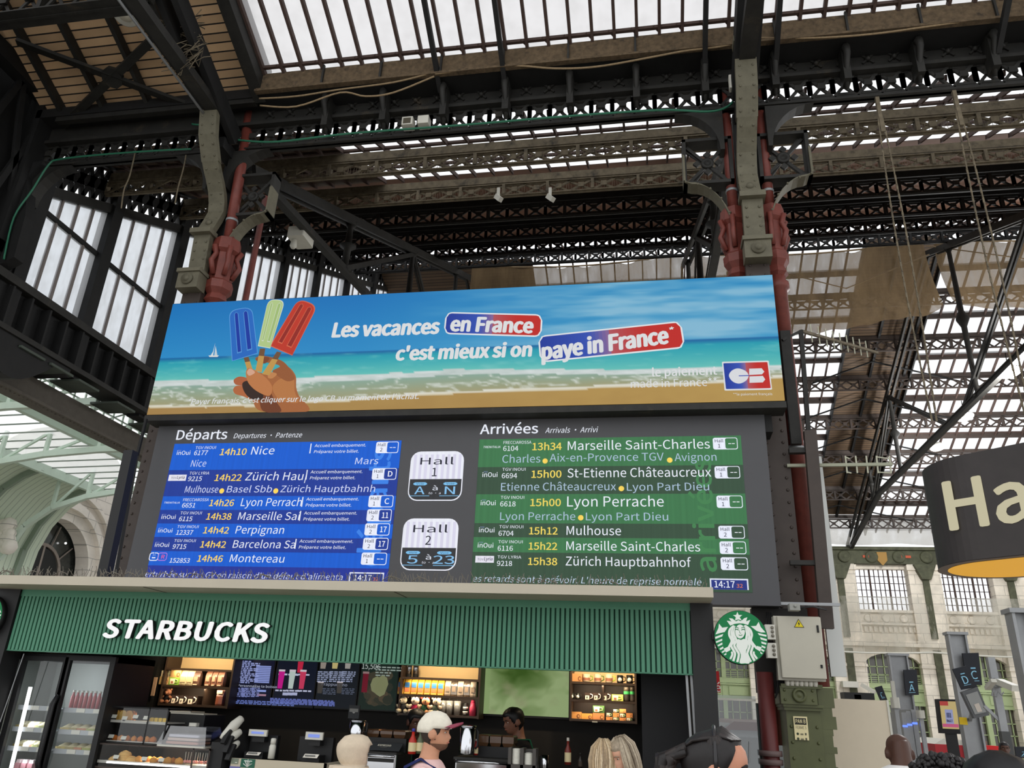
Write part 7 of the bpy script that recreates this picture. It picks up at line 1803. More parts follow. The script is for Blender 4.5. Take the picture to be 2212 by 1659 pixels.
epoly([(540 + 108 * math.cos(t), 592 + 148 * math.sin(t)) for t in [k * .314 for k in range(20)]], GR, .0028); epoly([(540 + 98 * math.cos(t), 592 + 140 * math.sin(t)) for t in [k * .314 for k in range(20)]], WH, .003)
for pts, w in (([(435, 525), (470, 508), (515, 530)], 14), ([(560, 530), (600, 505), (632, 525)], 14), ([(440, 560), (475, 548), (512, 566)], 18), ([(562, 566), (600, 548), (632, 560)], 18), ([(526, 560), (530, 610), (545, 624), (560, 620)], 9), ([(510, 655), (548, 672), (585, 655)], 14)): strand(pts, w, GR, .0034)
epoly([(120, 435), (185, 515), (300, 500), (235, 600), (150, 620), (50, 650), (110, 520)], WH, .0025); epoly([(910, 400), (950, 500), (1045, 610), (960, 610), (870, 580), (750, 485), (860, 480)], WH, .0025)
for q in ([(42, 700), (205, 640), (185, 690), (50, 740)], [(57, 790), (185, 735), (185, 775), (67, 820)], [(88, 865), (185, 810), (190, 850), (107, 890)], [(127, 935), (200, 890), (212, 925), (152, 960)], [(167, 1000), (227, 960), (242, 985), (192, 1020)], [(217, 1050), (262, 1020), (272, 1045), (237, 1068)],
          [(890, 620), (1065, 660), (1065, 695), (920, 665)], [(935, 705), (1074, 745), (1070, 780), (955, 750)], [(960, 790), (1066, 820), (1058, 855), (970, 830)], [(965, 865), (1050, 900), (1036, 930), (970, 900)], [(970, 935), (1026, 970), (1010, 995), (955, 965)], [(945, 995), (990, 1025), (976, 1045), (940, 1020)],
          [(215, 935), (330, 880), (350, 960), (260, 1010)], [(840, 930), (880, 880), (970, 905), (940, 990)]): epoly(q, WH, .0025)
b.build('emblem', 'sign', rs)
b = MB(); b.box((.48, 6.93, 2.44), (cen.x - .1, 6.97, 2.49)); b.build('arm', 'black', rs)
q = at(-38, 1332, Y=6.9); dup(rs, q - cen, 'round emblem sign cut off at the fridge end of the kiosk')

# ================================================================ stone building behind (y = 41)
WY = 41.0
MT['stone'] = stone_mat('pale carved stone', (238, 229, 213), 1.1, .45, var=.16)
MT['stone2'] = stone_mat('weathered stone', (196, 184, 168), 1.3, .5, var=.25)
MT['joinery'] = mat('sage green joinery', (170, 186, 140), .55, var=.06, scale=2)
MT['dark_glass'] = mat('dark window glass', (70, 66, 56), .12, spec=.7, var=.5, scale=1.2)
MT['ornament'] = mat('dark green ornament', (80, 82, 62), .7, var=.5, scale=3)
PX = [5.2, 9.05, 12.9, 16.6, 20.4, 24.2, 28.0]
PX0 = [-14, 1.4] + PX
b = MB()
for x in [1.4] + PX: b.box((x - .72, WY - .3, 0), (x + .72, WY + .4, 9.05)); b.box((x - .8, WY - .42, 5.2), (x + .8, WY, 5.5)); b.box((x - .78, WY - .4, 8.75), (x + .78, WY, 9.0)); b.box((x - .76, WY - .36, 4.3), (x + .76, WY, 4.42))
b.box((-30, WY, 4.95), (34, WY + .5, 6.9)); b.box((-30, WY - .45, 5.22), (34, WY, 5.36)); b.box((-30, WY - .3, 5.36), (34, WY, 5.5)); b.box((-30, WY - .25, 6.2), (34, WY, 6.3)); b.box((-30, WY - .2, 6.78), (34, WY, 6.9)); b.box((-30, WY, 8.85), (34, WY + .5, 9.1)); b.box((-30, WY, 0), (.7, WY + .5, 9))
for x0, x1 in zip([1.4] + PX[:-1], PX):
    cx = (x0 + x1) / 2; w = 1.25
    pts = [(cx - 1.3, 4.95)] + [(cx - w * math.cos(t), 4.35 + .6 * math.sin(t)) for t in [i * math.pi / 12 for i in range(13)]] + [(cx + 1.3, 4.95), (cx + 1.3, 4.97), (cx - 1.3, 4.97)]
    b.prism(pts, WY - .05, WY + .4)
    for k in range(3): b.lathe([(.2, 0), (.16, .05), (.1, .02)], (cx - .8 + .8 * k, WY - .02, 6.52), (0, -1, 0), n=10); b.box((cx - 1.1 + .8 * k, WY - .05, 6.38), (cx - .5 + .8 * k, WY, 6.4))
    for k in range(14): b.box((cx - 1.5 + .22 * k, WY - .12, 5.9), (cx - 1.38 + .22 * k, WY, 6.12))
b.build('wall_north', 'stone', label='carved pale stone front of the station building at the far side of the hall', cat='wall', kind='structure')
wn = 20
ORD = num + ['thirteenth']
for i, (x0, x1) in enumerate(zip([1.4] + PX[:-1], PX)):
    cx = (x0 + x1) / 2; a, c = cx - 1.3, cx + 1.3
    w = MB(); w.quad((a, WY + .3, 6.9), (c, WY + .3, 6.9), (c, WY + .3, 8.85), (a, WY + .3, 8.85))
    o = w.build('window_%d' % wn, 'milky_lit' if 'milky_lit' in MT else MT.setdefault('milky_lit', glass_mat('frosted upper window', (.86, .88, .92), .45, .35, 1.2, milk=(.9, .9, .92))), label='%s upper gridded window of the stone building from the kiosk side' % ORD[i], cat='window', kind='structure'); wn += 1
    w = MB()
    for k in range(13): xx = a + (c - a) * k / 12; t = .035 if k in (0, 4, 8, 12) else .012; w.box((xx - t, WY + .2, 6.9), (xx + t, WY + .3, 8.85))
    for k in range(6): zz = 6.9 + 1.95 * k / 6; w.box((a, WY + .22, zz - .012), (c, WY + .3, zz + .012))
    w.build('glazing_bars', mat_bars, o)
    # green joinery bay below: arched window, panels, doors
    w = MB(); w.quad((a, WY + .25, .4), (c, WY + .25, .4), (c, WY + .25, 4.95), (a, WY + .25, 4.95)); o = w.build('window_%d' % wn, 'dark_glass', label='%s arched sage green window bay of the stone building from the kiosk side' % ORD[i], cat='window', kind='structure'); wn += 1
    w = MB()
    for xx in (a, cx, c): w.box((xx - .1, WY + .05, 0), (xx + .1, WY + .25, 4.95))
    w.box((a, WY + .02, 3.38), (c, WY + .25, 3.62)); w.box((a, WY - .02, 3.3), (c, WY + .2, 3.36)); w.box((a, WY + .08, 2.75), (c, WY + .25, 3.3)); w.box((a, WY + .03, 2.68), (c, WY + .2, 2.76)); w.box((a, WY + .08, 0), (c, WY + .24, .7))
    for s in (-1, 1): w.box((cx + s * .65 - .45, WY + .04, 2.85), (cx + s * .65 + .45, WY + .1, 3.22))
    for k in range(1, 4):
        for s in (0, 1): xx = a + s * 1.3 + 1.3 * k / 4; w.box((xx - .02, WY + .18, .7), (xx + .02, WY + .25, 4.9))
    for zz in (4.0, 4.35, 1.6, 2.1): w.box((a, WY + .18, zz - .02), (c, WY + .25, zz + .02))
    for k in range(4): w.box((a, WY + .2, 3.66 + .09 * k), (c, WY + .25, 3.69 + .09 * k))
    w.build('joinery', 'joinery', o)
for i, x in enumerate([1.4] + PX[:-1]):
    o = thing('down_pipe', 'dark green drain pipe in the %s stone pier from the kiosk side' % ORD[i], 'pipe', (x, WY - .4, 0), 'pier drain pipes'); d = MB(); d.box((x - .16, WY - .42, 0), (x + .16, WY - .3, 5.1)); d.build('lower_length', 'ornament', o); d = MB(); d.box((x - .14, WY - .42, 5.6), (x + .14, WY - .3, 9.0)); d.build('upper_length', 'ornament', o); d = MB(); d.prism([(x - .5, 9.0), (x + .5, 9.0), (x + .2, 8.3), (x - .2, 8.3)], WY - .6, WY - .3); d.build('head_bracket', 'ornament', o)
b = MB(); b.box((-30, WY - .35, 9.05), (34, WY + .3, 9.75)); b.box((-30, WY - .5, 9.7), (34, WY, 9.85))
for k in range(22): x = .6 + 1.25 * k; b.lathe([(.3, 0), (.3, .06), (.2, .08), (.14, .02), (.06, .1)], (x, WY - .36, 9.38), (0, -1, 0), n=12)
b.build('trim_20', 'ornament', label='dark green ornamental frieze under the eaves of the far building', cat='frieze', kind='structure')
b = MB()
for x in (10.2, 11.9, 14.0, 15.8): b.box((x, WY - .39, 9.33), (x + .5, WY - .36, 9.45), c=S(196, 92, 62))
b.prism([(10.85, 9.6), (11.3, 9.6), (11.3, 9.2), (11.07, 8.95), (10.85, 9.2)], WY - .42, WY - .36, c=S(170, 132, 70)); b.build('frieze_plaques', 'plain', label='orange plaques and a shield on the dark frieze', cat='plaque')


def sheet(name, label, x0, x1, y, z0, z1, m_, sag=.1):
    b = MB(); n = 40; V = [(x0 + (x1 - x0) * i / n, y - .25 * math.sin(math.pi * j / 6), z0 + (z1 - z0) * j / 6 + (.0 if j else -sag * abs(math.sin(i * .33)))) for j in range(7) for i in range(n + 1)]
    b.add(V, [(j * (n + 1) + i, j * (n + 1) + i + 1, (j + 1) * (n + 1) + i + 1, (j + 1) * (n + 1) + i) for j in range(6) for i in range(n)], smooth=True); b.build(name, m_, label=label, cat='netting')


sheet('facade_netting', 'fine grey safety netting stretched over the cornice of the stone building', 1.0, 26, 39.6, 4.95, 7.35, 'net_fine')
sheet('eaves_netting', 'pale cream netting hung along the foot of the glazed slope', 8.0, 24, 40.2, 9.95, 11.3, 'net_grey')
b = MB(); b.tube([(1 + i * .6, 39.55, 4.93 - .1 * abs(math.sin(i * .33 * 1.0))) for i in range(42)], .04, 6); b.build('netting_edge', 'white_plastic', label='white hem rope along the bottom of the fine grey netting', cat='rope')

# ================================================================ platform furniture
def post(label, pt, pb, Y, w, dp=.12, mt='galv', cat='post'):
    a, c = at(*pt, Y=Y), at(*pb, Y=Y); o = thing('platform_post', label, cat, (c.x, Y, 0)); b = MB()
    for s in (-1, 1): b.box((a.x + s * w / 2 - .02, Y - dp, 0), (a.x + s * w / 2 + .02, Y + dp, a.z))
    b.box((a.x - w / 2, Y - .02, 0), (a.x + w / 2, Y + .02, a.z)); b.build('shaft', mt, o); b = MB(); b.box((a.x - w / 2 - .05, Y - dp - .03, a.z - .06), (a.x + w / 2 + .05, Y + dp + .03, a.z)); b.build('head_plate', mt, o); return a


post('grey steel post beside the upright A banner', (1937, 1412), (1965, 1600), 24, .45); post('tall grey steel post behind the C and D banners', (2063, 1366), (2105, 1600), 20, .35); post('large grey steel post by the frame edge, taller than the banners', (2196, 1316), (2230, 1659), 12, .2)


def banner(label, p, Y, txt, sub=None, flip=False):
    P = [at(*q, Y=Y) for q in p]; o = thing('track_banner', label, 'banner', P[3]); b = MB(); b.loft([[q + Vector((0, dy, 0)) for q in P] for dy in (0, .05)], c=S(36, 39, 46)); b.build('panel', 'plain', o)
    if txt in 'LD': b = MB(); c = sum(P, Vector()) / 4 + Vector((0, .09, 0)); b.bar(c, (c.x, c.y, 0) if txt == 'L' else (6.8, 20, c.z + .2), .06, .06); b.build('arm', 'galv', o)
    b = MB(); u = (P[1] - P[0]); w_ = u.length; v = (P[0] - P[3]); h = v.length; sz = h * .26 if txt != 'D' else h * .36
    o_ = P[3] + u * .30 + v * (.16 if txt != 'D' else .22); n_ = Vector((0, -.01, 0))
    if txt:
        lettering(b, txt, o_ + n_, u, v, w=w_ * .38, h=sz, c=S(150, 208, 236), bold=.01)
        q = o_ + v.normalized() * (sz * 1.25) + u * .04 + n_; b.add([q, q + u * .3, q + u * .3 + v * .045, q + v * .045], [(0, 1, 2, 3)], c=S(140, 200, 230))
        q = o_ - v * .07 - u * .06 + n_; b.add([q, q + u * .5, q + u * .5 + v * .018, q + v * .018], [(0, 1, 2, 3)], c=S(150, 208, 236)); b.build('lettering', 'plain', o)
    return o


banner('dark upright track banner lettered A beside a grey post', [(1952, 1447), (1980, 1446), (1985, 1501), (1957, 1502)], 23.8, 'A')
banner('dark track banner lettered C on the tall grey post', [(2079, 1411), (2114, 1410), (2122, 1480), (2090, 1478)], 19.8, 'C'); banner('tilted dark track banner lettered D hanging before the C banner', [(2058, 1445), (2088, 1438), (2112, 1484), (2078, 1490)], 17, 'D')
banner('small tilted dark banner above the beige hoarding', [(1890, 1485), (1905, 1481), (1917, 1512), (1902, 1513)], 22, 'L'); banner('small dark A sign low by the frame edge', [(2193, 1613), (2230, 1613), (2236, 1640), (2196, 1636)], 18, 'A')
# banner frame below D: tilted display with photo
P = [at(*q, Y=16.9) for q in ((2078, 1495), (2112, 1484), (2138, 1545), (2105, 1552))]; o = thing('tilted_display', 'tilted grey framed display with a washed out picture below the D banner', 'display', P[3]); b = MB(); b.loft([[q + Vector((0, dy, 0)) for q in P] for dy in (0, .12)], c=S(96, 98, 100)); b.build('frame', 'plain', o); b = MB(); b.bar(sum(P, Vector()) / 4 + Vector((0, .12, 0)), (6.8, 20, P[3].z), .06, .06); b.build('arm', 'galv', o)
c = sum(P, Vector()) / 4; b = MB(); b.add([c + (q - c) * .74 + Vector((0, -.01, 0)) for q in P], [(0, 1, 2, 3)], c=S(150, 152, 150)); b.add([c + (q - c) * .3 + Vector((.02, -.015, -.08)) for q in P], [(0, 1, 2, 3)], c=S(206, 196, 184)); b.build('picture', 'plain', o)
# advert screen on post, yellow sign
P = [at(*q, Y=22) for q in ((2024, 1510), (2069, 1511), (2078, 1586), (2033, 1584))]; o = thing('advert_screen', 'black framed upright advert screen with a pink and blue picture', 'screen', P[3]); b = MB(); b.loft([[q + Vector((0, dy, 0)) for q in P] for dy in (0, .2)], c=S(26, 24, 26)); b.build('frame', 'plain', o); c = sum(P, Vector()) / 4
b = MB(); in_ = [c + (q - c) * .8 + Vector((0, -.01, .03)) for q in P]; L_ = lambda u, v: in_[0].lerp(in_[1], u).lerp(in_[3].lerp(in_[2], u), v)
for (u0, v0, u1, v1, cl) in ((0, 0, 1, 1, (196, 176, 120)), (0, 0, .5, .16, (178, 70, 64)), (.25, .3, .72, .82, (150, 156, 196)), (.32, .42, .6, .6, (56, 60, 90)), (.3, .66, .66, .76, (70, 66, 90)), (.02, .82, .98, .94, (196, 90, 130))): b.add([L_(u, v) + Vector((0, -.004 * (u1 < 1), 0)) for u, v in ((u0, v0), (u1, v0), (u1, v1), (u0, v1))], [(0, 1, 2, 3)], c=S(cl))
b.build('picture', screen_mat('advert picture', .8), o); b = MB(); b.box((c.x - .12, 22.05, 0), (c.x + .12, 22.15, P[3].z)); b.build('stand', 'black', o)
P = [at(*q, Y=19.85) for q in ((2072, 1549), (2088, 1550), (2091, 1566), (2074, 1565))]; b = MB(); b.loft([[q + Vector((0, dy, 0)) for q in P] for dy in (0, .03)], c=S(232, 196, 40)); b.build('yellow_notice', 'plain', label='small yellow notice beside the black framed advert screen', cat='notice')
# ticket gates
for k, (px, py) in enumerate(((1952, 1560), (1962, 1557), (1973, 1554))):
    p = at(px, py, Y=20); o = thing('ticket_gate', 'grey ticket gate with a blue light, %s of three from the hoarding' % num[k], 'ticket gate', (p.x, 20, 0), 'ticket gates'); b = MB(); b.box((p.x - .05, 19.9, 0), (p.x + .05, 20.8, p.z + .2)); b.build('body', 'galv', o)
    b = MB(); b.box((p.x - .06, 19.88, p.z - .1), (p.x + .04, 19.9, p.z - .06), c=S(90, 120, 255)); b.build('blue_light', screen_mat('blue light', 2.0) if 'blue light' not in bpy.data.materials else bpy.data.materials['blue light'], o)
for lab, (x0, y0, x1, y1), Y in (('white machine head on a stem at the end of the ticket gates', (1984, 1534, 2000, 1552), 19.5), ('white angular machine housing above the hoarding end', (1928, 1506, 1946, 1530), 19.5)):
    p, q = at(x0, y0, Y=Y), at(x1, y1, Y=Y); o = thing('gate_head', lab, 'machine', ((p.x + q.x) / 2, Y, 0)); b = MB(); b.rbox((p.x, Y, q.z), (q.x, Y + .25, p.z), .03); b.build('housing', 'white_plastic', o); b = MB(); b.box(((p.x + q.x) / 2 - .04, Y + .08, 0), ((p.x + q.x) / 2 + .04, Y + .16, q.z)); b.build('stem', 'galv', o)
b = MB(); p = at(1927, 1471, Y=21); b.bar((p.x, 21, 0), p, .08, .08); b.build('white_pole', 'white_plastic', label='short white pole rising above the hoarding end', cat='pole')
# cctv mast
o = thing('camera_mast', 'slim grey mast carrying two white security cameras by the frame edge', 'camera mast', (6.2, 16, 0)); a, c = at(2139, 1420, Y=16), at(2182, 1640, Y=16)
b = MB(); b.box((a.x - .06, 15.95, 0), (a.x + .06, 16.05, a.z)); b.build('mast', 'galv', o); b = MB(); b.box((a.x - .07, 15.93, 0), (a.x + .07, 16.07, at(2170, 1580, Y=16).z)); b.build('dark_foot', mat('dark grey mast foot', (70, 72, 72), .5), o)
for (x0, y0, x1, y1, r_) in ((2160, 1473, 2194, 1487, .1), (2133, 1487, 2147, 1470, .06)):
    p, q = at(x0, y0, Y=15.8), at(x1, y1, Y=15.5); b = MB(); b.bar(p, q, r_ * 1.5, r_); b.build('camera', 'white_plastic', o)
b = MB(); b.bar(at(2148, 1475, Y=15.9), at(2160, 1476, Y=15.9), .12, .15); b.tube([at(2146, 1490, Y=15.8), at(2142, 1502, Y=15.8), at(2152, 1505, Y=15.8), at(2156, 1494, Y=15.8), at(2164, 1502, Y=15.8), at(2168, 1495, Y=15.8)], .012, 6); b.bar(at(2126, 1525, Y=16), at(2162, 1560, Y=16), .05, .05); b.build('joint', 'galv', o)
p = at(1861, 1479, Y=40.2); o = thing('facade_camera', 'white camera arm on the stone pier above the hoarding', 'camera', p); b = MB(); b.box((p.x - .8, 40.2, p.z - .13), (p.x - .13, 40.72, p.z + .13)); b.bar(p, p + Vector((.47, -.3, -.33)), .19, .16); b.build('body', 'white_plastic', o)
# hoarding, glass screen, red things
P = [at(*q, Y=10.5) for q in ((1782, 1508), (1918, 1514))]; x0, x1, zt = P[0].x, P[1].x, P[0].z; o = thing('hoarding', 'plain beige hoarding panel right of the green pedestal', 'hoarding', ((x0 + x1) / 2, 10.5, 0)); b = MB(); b.box((x0 - .15, 10.5, 0), (x1, 10.56, zt)); b.build('panel', mat('beige panel', (212, 200, 178), .7, var=.03), o); b = MB(); b.box((x1 - .02, 10.49, 0), (x1 + .005, 10.57, zt + .005)); b.build('edge_strip', 'white_plastic', o)
b = MB(); p = at(1838, 1500, Y=14); b.box((p.x - .1, 14, p.z - .1), (p.x + .35, 14.3, p.z + .03)); b.box((p.x + .05, 14, 0), (p.x + .15, 14.1, p.z)); b.build('canopy_lamp', 'black', label='dark flat lamp head peeping over the beige hoarding', cat='lamp')
P = [at(*q, Y=9.0) for q in ((1528, 1500), (1632, 1506))]; x0, x1, zt = P[0].x, P[1].x, P[0].z; o = thing('glass_screen', 'tall glass screen reflecting the hall between the kiosk and the dark red pipe', 'screen', ((x0 + x1) / 2, 9, 0))
b = MB(); b.quad((x0, 9, .2), (x1, 9, .2), (x1, 9, zt), (x0, 9, zt)); b.build('pane', clear_glass('reflecting screen glass', (.5, .54, .56), .10, .03), o)
b = MB(); b.box((x0, 8.99, zt - .05), (x1, 9.01, zt - .03)); b.build('frosted_band', 'white_plastic', o); b = MB(); b.bar(at(1620, 1602, Y=8.98), at(1619, 1650, Y=8.98), .02, .02); b.build('handle', 'galv', o)
q = at(1661, 1520, Y=9.0); b = MB(); b.box((x1, 8.97, 0), (q.x, 9.05, q.z)); b.build('frame_post', mat('dark bottle green', (16, 34, 32), .5), o)
o = thing('reflected_train', 'grey train front with a dark red roof, added behind the glass screen as its reflection', 'train', (1.7, 22, 0)); a, c = at(1545, 1575, Y=22), at(1650, 1570, Y=22)  # solid train added behind the pane, standing in for a reflected one
b = MB(); b.loft([[(a.x, y, 0), (c.x + 1.4, y, 0), (c.x + 1.4, y, z), (c.x + .9, y, z + .25), (a.x + .4, y, z + .25), (a.x, y, z)] for y, z in ((22, a.z - .4), (22.6, a.z - .1), (30, a.z - .1))], smooth=False, c=S(126, 130, 130)); b.build('body', 'satin', o); b = MB(); b.loft([[(a.x + .1, y, z), (c.x + 1.2, y, z), (c.x + .9, y, z + .3), (a.x + .5, y, z + .3)] for y, z in ((22.3, a.z - .1), (30, a.z - .05))], c=S(104, 62, 58)); b.build('roof', 'satin', o)
P = [at(*q, Y=12) for q in ((1530, 1449), (1553, 1450), (1557, 1496), (1530, 1494))]; o = thing('red_banner', 'red hanging banner with white lettering half hidden by the kiosk post', 'banner', P[3]); b = MB(); b.loft([[q + Vector((0, dy, 0)) for q in P] for dy in (0, .03)], c=S(196, 36, 40)); b.build('panel', 'plain', o); b = MB(); b.box((P[1].x - .06, 12.03, 0), (P[1].x - .03, 12.06, P[0].z)); b.build('pole', 'galv', o); b = MB(); lettering(b, 'é', at(1546, 1494, Y=11.98), (1, 0, 0), (0, 0, 1), h=.11, c=S(236, 230, 226), bold=.02); b.build('lettering', 'plain', o)
o = thing('red_stall', 'red stall with a white curved roof below the advert screen', 'stall', (9, 26, 0)); a, c = at(2019, 1607, Y=26), at(2125, 1606, Y=26)
b = MB(); b.box((a.x, 26, 0), (c.x, 28, a.z), c=S(170, 44, 50)); b.build('body', 'plain', o); b = MB(); b.loft([[(a.x, 26 + y, a.z), (c.x, 26 + y, a.z), (c.x - .2, 26 + y, a.z + .12), (a.x + .25, 26 + y, a.z + .15)] for y in (0, 2)]); b.build('roof', 'white_plastic', o); q = at(2107, 1600, Y=25.9); b = MB(); b.box((q.x - .3, 25.9, 0), (q.x + .3, 26, q.z), c=S(110, 106, 96)); b.build('side_panel', 'plain', o)
q = at(2122, 1610, Y=25.5); r_ = at(2157, 1612, Y=25.5); b = MB(); b.box((q.x, 25.5, 0), (r_.x, 25.88, q.z), c=S(200, 34, 34)); b.build('red_crate', 'plain', label='bright red box beside the red stall, before the man in orange', cat='box')

# ================================================================ hanging drum sign
a = at(2040, 1240, Y=5.2); u = Vector((math.sin(math.radians(132)), math.cos(math.radians(132)), 0)).normalized(); nv = Vector((-u.y * -1, u.x * -1, 0)); nv = Vector((u.y, -u.x, 0))
o = thing('drum_sign', 'large dark oval hanging sign with cream letters and a yellow underside', 'sign', a); zb = a.z; zt = at(1997, 1035, Y=5.2).z; Lh, T = 2.1, .72
def stad(g, z): P = [];  [P.append(a + u * (T / 2 - (T / 2 - g) * math.cos(t)) - nv * (T / 2 - g) * math.sin(t) * 1 - nv * 0 + Vector((0, 0, z - a.z))) for t in [math.pi / 2 - i * math.pi / 28 for i in range(29)]]; [P.append(a + u * (Lh - T / 2 + (T / 2 - g) * math.cos(t)) + nv * (T / 2 - g) * math.sin(t) + Vector((0, 0, z - a.z))) for t in [math.pi / 2 - i * math.pi / 28 for i in range(29)]]; return P
b = MB(); b.loft([stad(0, zb), stad(0, zt)], True, False); b.build('drum', mat('dark brown drum', (47, 42, 41), .55, var=.2, scale=8), o)
b = MB(); b.add(stad(-.004, zb - .003) + stad(.05, zb - .003), [(i, (i + 1) % 58, 58 + (i + 1) % 58, 58 + i) for i in range(58)], c=S(128, 116, 108)); b.build('rim', 'plain', o)
b = MB(); b.add(stad(.05, zb - .005), [tuple(range(58))], c=S(236, 172, 50)); b.build('underside', screen_mat('lit yellow underside', .75), o)
b = MB(); lz = zb + (zt - zb) * .30; nn = (u.cross(Vector((0, 0, 1)))).normalized()
lettering(b, 'Hall', a + u * .235 + nn * (T / 2 + .004) + Vector((0, 0, lz - a.z)), u, (0, 0, 1), h=.275, c=S(222, 214, 180), bold=.035); b.build('lettering', screen_mat('cream letters', .72), o)
b = MB(); b.tube([a + u * 1.5 + Vector((0, 0, zt - a.z)), a + u * 1.5 + Vector((0, 0, 9))], .03, 8); b.build('hanger', 'iron_black', o)

# ================================================================ pale hall beyond the gable
MT['pale_ceiling'] = plank_mat('pale green boarding', (214, 226, 206), .18, 'Y', (176, 190, 172), .06)
MT['pale_stone'] = stone_mat('pale arch stone', (242, 234, 224), .9, .4, .012, .1, hor='Y')
g = MB(); g.quad((-13.0, 8, 7.5), (-10.8, 8, 8.1), (-10.8, 32, 8.1), (-13.0, 32, 7.5)); g.quad((-16, 8, 7.35), (-13, 8, 7.42), (-13, 32, 7.42), (-16, 32, 7.35)); o = g.build('window_40', 'hallglass', label='bright milky glass roof of the pale green side hall', cat='roof glazing', kind='structure')
g = MB()
for k in range(44): y = 8 + .55 * k; g.bar((-16, y, 7.33), (-13, y, 7.40), .022, .03); g.bar((-13, y, 7.48), (-10.8, y, 8.08), .022, .03)
g.build('glazing_bars', mat('grey green bars', (120, 130, 120), .6), o)
hs = thing('hall_steelwork', 'pale green beams, curved trusses and grid under the side hall roof', 'steelwork', (-14, 16, 6.5))
b = MB(); b.box((-16.06, 8, 7.12), (-15.92, 20.2, 7.36)); b.box((-13.08, 8, 7.18), (-12.94, 30, 7.38)); b.build('beams', 'pale_green', hs)
b = MB()
for k in range(16): y = 9 + 1.3 * k; b.box((-12.1, y, 7.2), (-12.0, y + .08, 8.0))
b.box((-12.1, 8, 7.16), (-12.0, 30, 7.3)); b.box((-12.1, 8, 7.85), (-12.0, 30, 8.0))
for k in range(64): y = 8.3 + .33 * k; b.box((-12.06, y, 7.3), (-12.03, y + .03, 7.85))
b.box((-12.06, 8, 7.6), (-12.03, 30, 7.63)); b.build('clerestory_grid', 'pale_green', hs)
for y in (12.6, 15.4, 18.6):
    b = MB(); pts = [(-16.9, 5.7), (-16.4, 6.5), (-15.6, 7.0), (-14.4, 7.25), (-13, 7.1), (-11.6, 6.95), (-10.6, 6.9)]
    pts = [(-17.4, 5.0), (-16.9, 5.9), (-16.2, 6.4), (-15.2, 6.72), (-14.0, 6.9), (-12.6, 7.0), (-10.6, 7.05)]
    for (p, c), (d, e) in zip(pts[:-1], pts[1:]): b.bar((p, y, c), (d, y, e), .12, .14)
    for i in (2, 3, 4, 5): b.bar((pts[i][0], y, pts[i][1]), (pts[i][0], y, 7.5), .08, .08); b.bar((pts[i][0], y, pts[i][1]), (pts[i + 1][0], y, 7.45), .05, .06)
    b.build('curved_truss', 'pale_green', hs)
b = MB(); n = 8; V = []; prof = [(-16.0, 7.3), (-16.5, 7.1), (-17.0, 6.75), (-17.4, 6.2), (-17.65, 5.5), (-17.75, 4.5), (-17.8, 3)]
for y in (8, 20.2): V += [(x, y, z) for x, z in prof]
b.add(V, [(i, i + 1, 7 + i + 1, 7 + i) for i in range(6)], smooth=True); b.build('ceiling_cove', 'pale_ceiling', label='pale green boarded cove curving down to the hall wall', cat='ceiling', kind='structure')
cr = mat('grey green rib', (140, 154, 138), .6)
for y in (10.4, 12.2, 14.0, 15.8, 17.6, 19.6):
    b = MB()
    for (p, c), (d, e) in zip(prof[:-1], prof[1:]): b.bar((p + .05, y, c - .05), (d + .05, y, e - .05), .1, .18)
    b.build('cove_rib', cr, hs)
WX = -19.0; ac = 22.55
b = MB()
def arc(r, z0, n=24): return [(ac - r * math.cos(math.pi * i / n), z0 + r * math.sin(math.pi * i / n)) for i in range(n + 1)]
def arcring(r0, r1, z0, x0, x1):
    A_, B2 = arc(r0, z0), arc(r1, z0); A_ = [(A_[0][0], 2.0)] + A_ + [(A_[-1][0], 2.0)]; B2 = [(B2[0][0], 2.0)] + B2 + [(B2[-1][0], 2.0)]; n = len(A_)
    vs = [(x0, *p) for p in A_] + [(x0, *p) for p in B2] + [(x1, *p) for p in A_] + [(x1, *p) for p in B2]
    b.add(vs, [(i, i + 1, n + i + 1, n + i) for i in range(n - 1)] + [(2 * n + i, i, i + 1, 2 * n + i + 1)[::-1] for i in range(n - 1)] + [(n + i, n + i + 1, 3 * n + i + 1, 3 * n + i) for i in range(n - 1)])
arcring(1.62, 2.0, 5.35, WX, WX - .5); arcring(2.0, 2.25, 5.35, WX + .15, WX); arcring(2.25, 2.5, 5.35, WX + .05, WX - .2); arcring(2.5, 2.62, 5.35, WX + .22, WX); arcring(2.62, 4.6, 5.35, WX - .05, WX - .3)
b.box((WX - .4, 26.5, 0), (WX - .1, 36, 9)); b.box((WX - .4, 8, 0), (WX - .1, 18.5, 9)); b.build('wall_west', 'pale_stone', label='pale stone wall with a great round arch in the side hall', cat='wall', kind='structure')
b = MB(); b.box((WX - .7, 20, 2), (WX - .6, 25, 7.4)); o = b.build('window_41', mat('dark reflecting arch glass', (46, 50, 48), .15, spec=.8, var=.6, scale=.9), label='dark round headed window inside the great stone arch', cat='window', kind='structure')
b = MB(); R2 = arc(.95, 5.2); [b.bar((WX - .55, *p), (WX - .55, *q), .08, .1) for p, q in zip(R2[:-1], R2[1:])]
for y in (ac - .95, ac, ac + .95): b.bar((WX - .55, y, 3), (WX - .55, y, 5.2 if y != ac else 6.1), .08, .08)
for t in (.6, 1.2, 1.9, 2.5): b.bar((WX - .55, ac - .95 * math.cos(t), 5.2 + .95 * math.sin(t)), (WX - .55, ac - 1.62 * math.cos(t), 5.3 + 1.62 * math.sin(t)), .03, .03)
b.box((WX - .58, 20.6, 4.98), (WX - .5, 24.5, 5.04)); b.build('glazing_bars', mat('pinkish window frame', (150, 138, 130), .6), o)
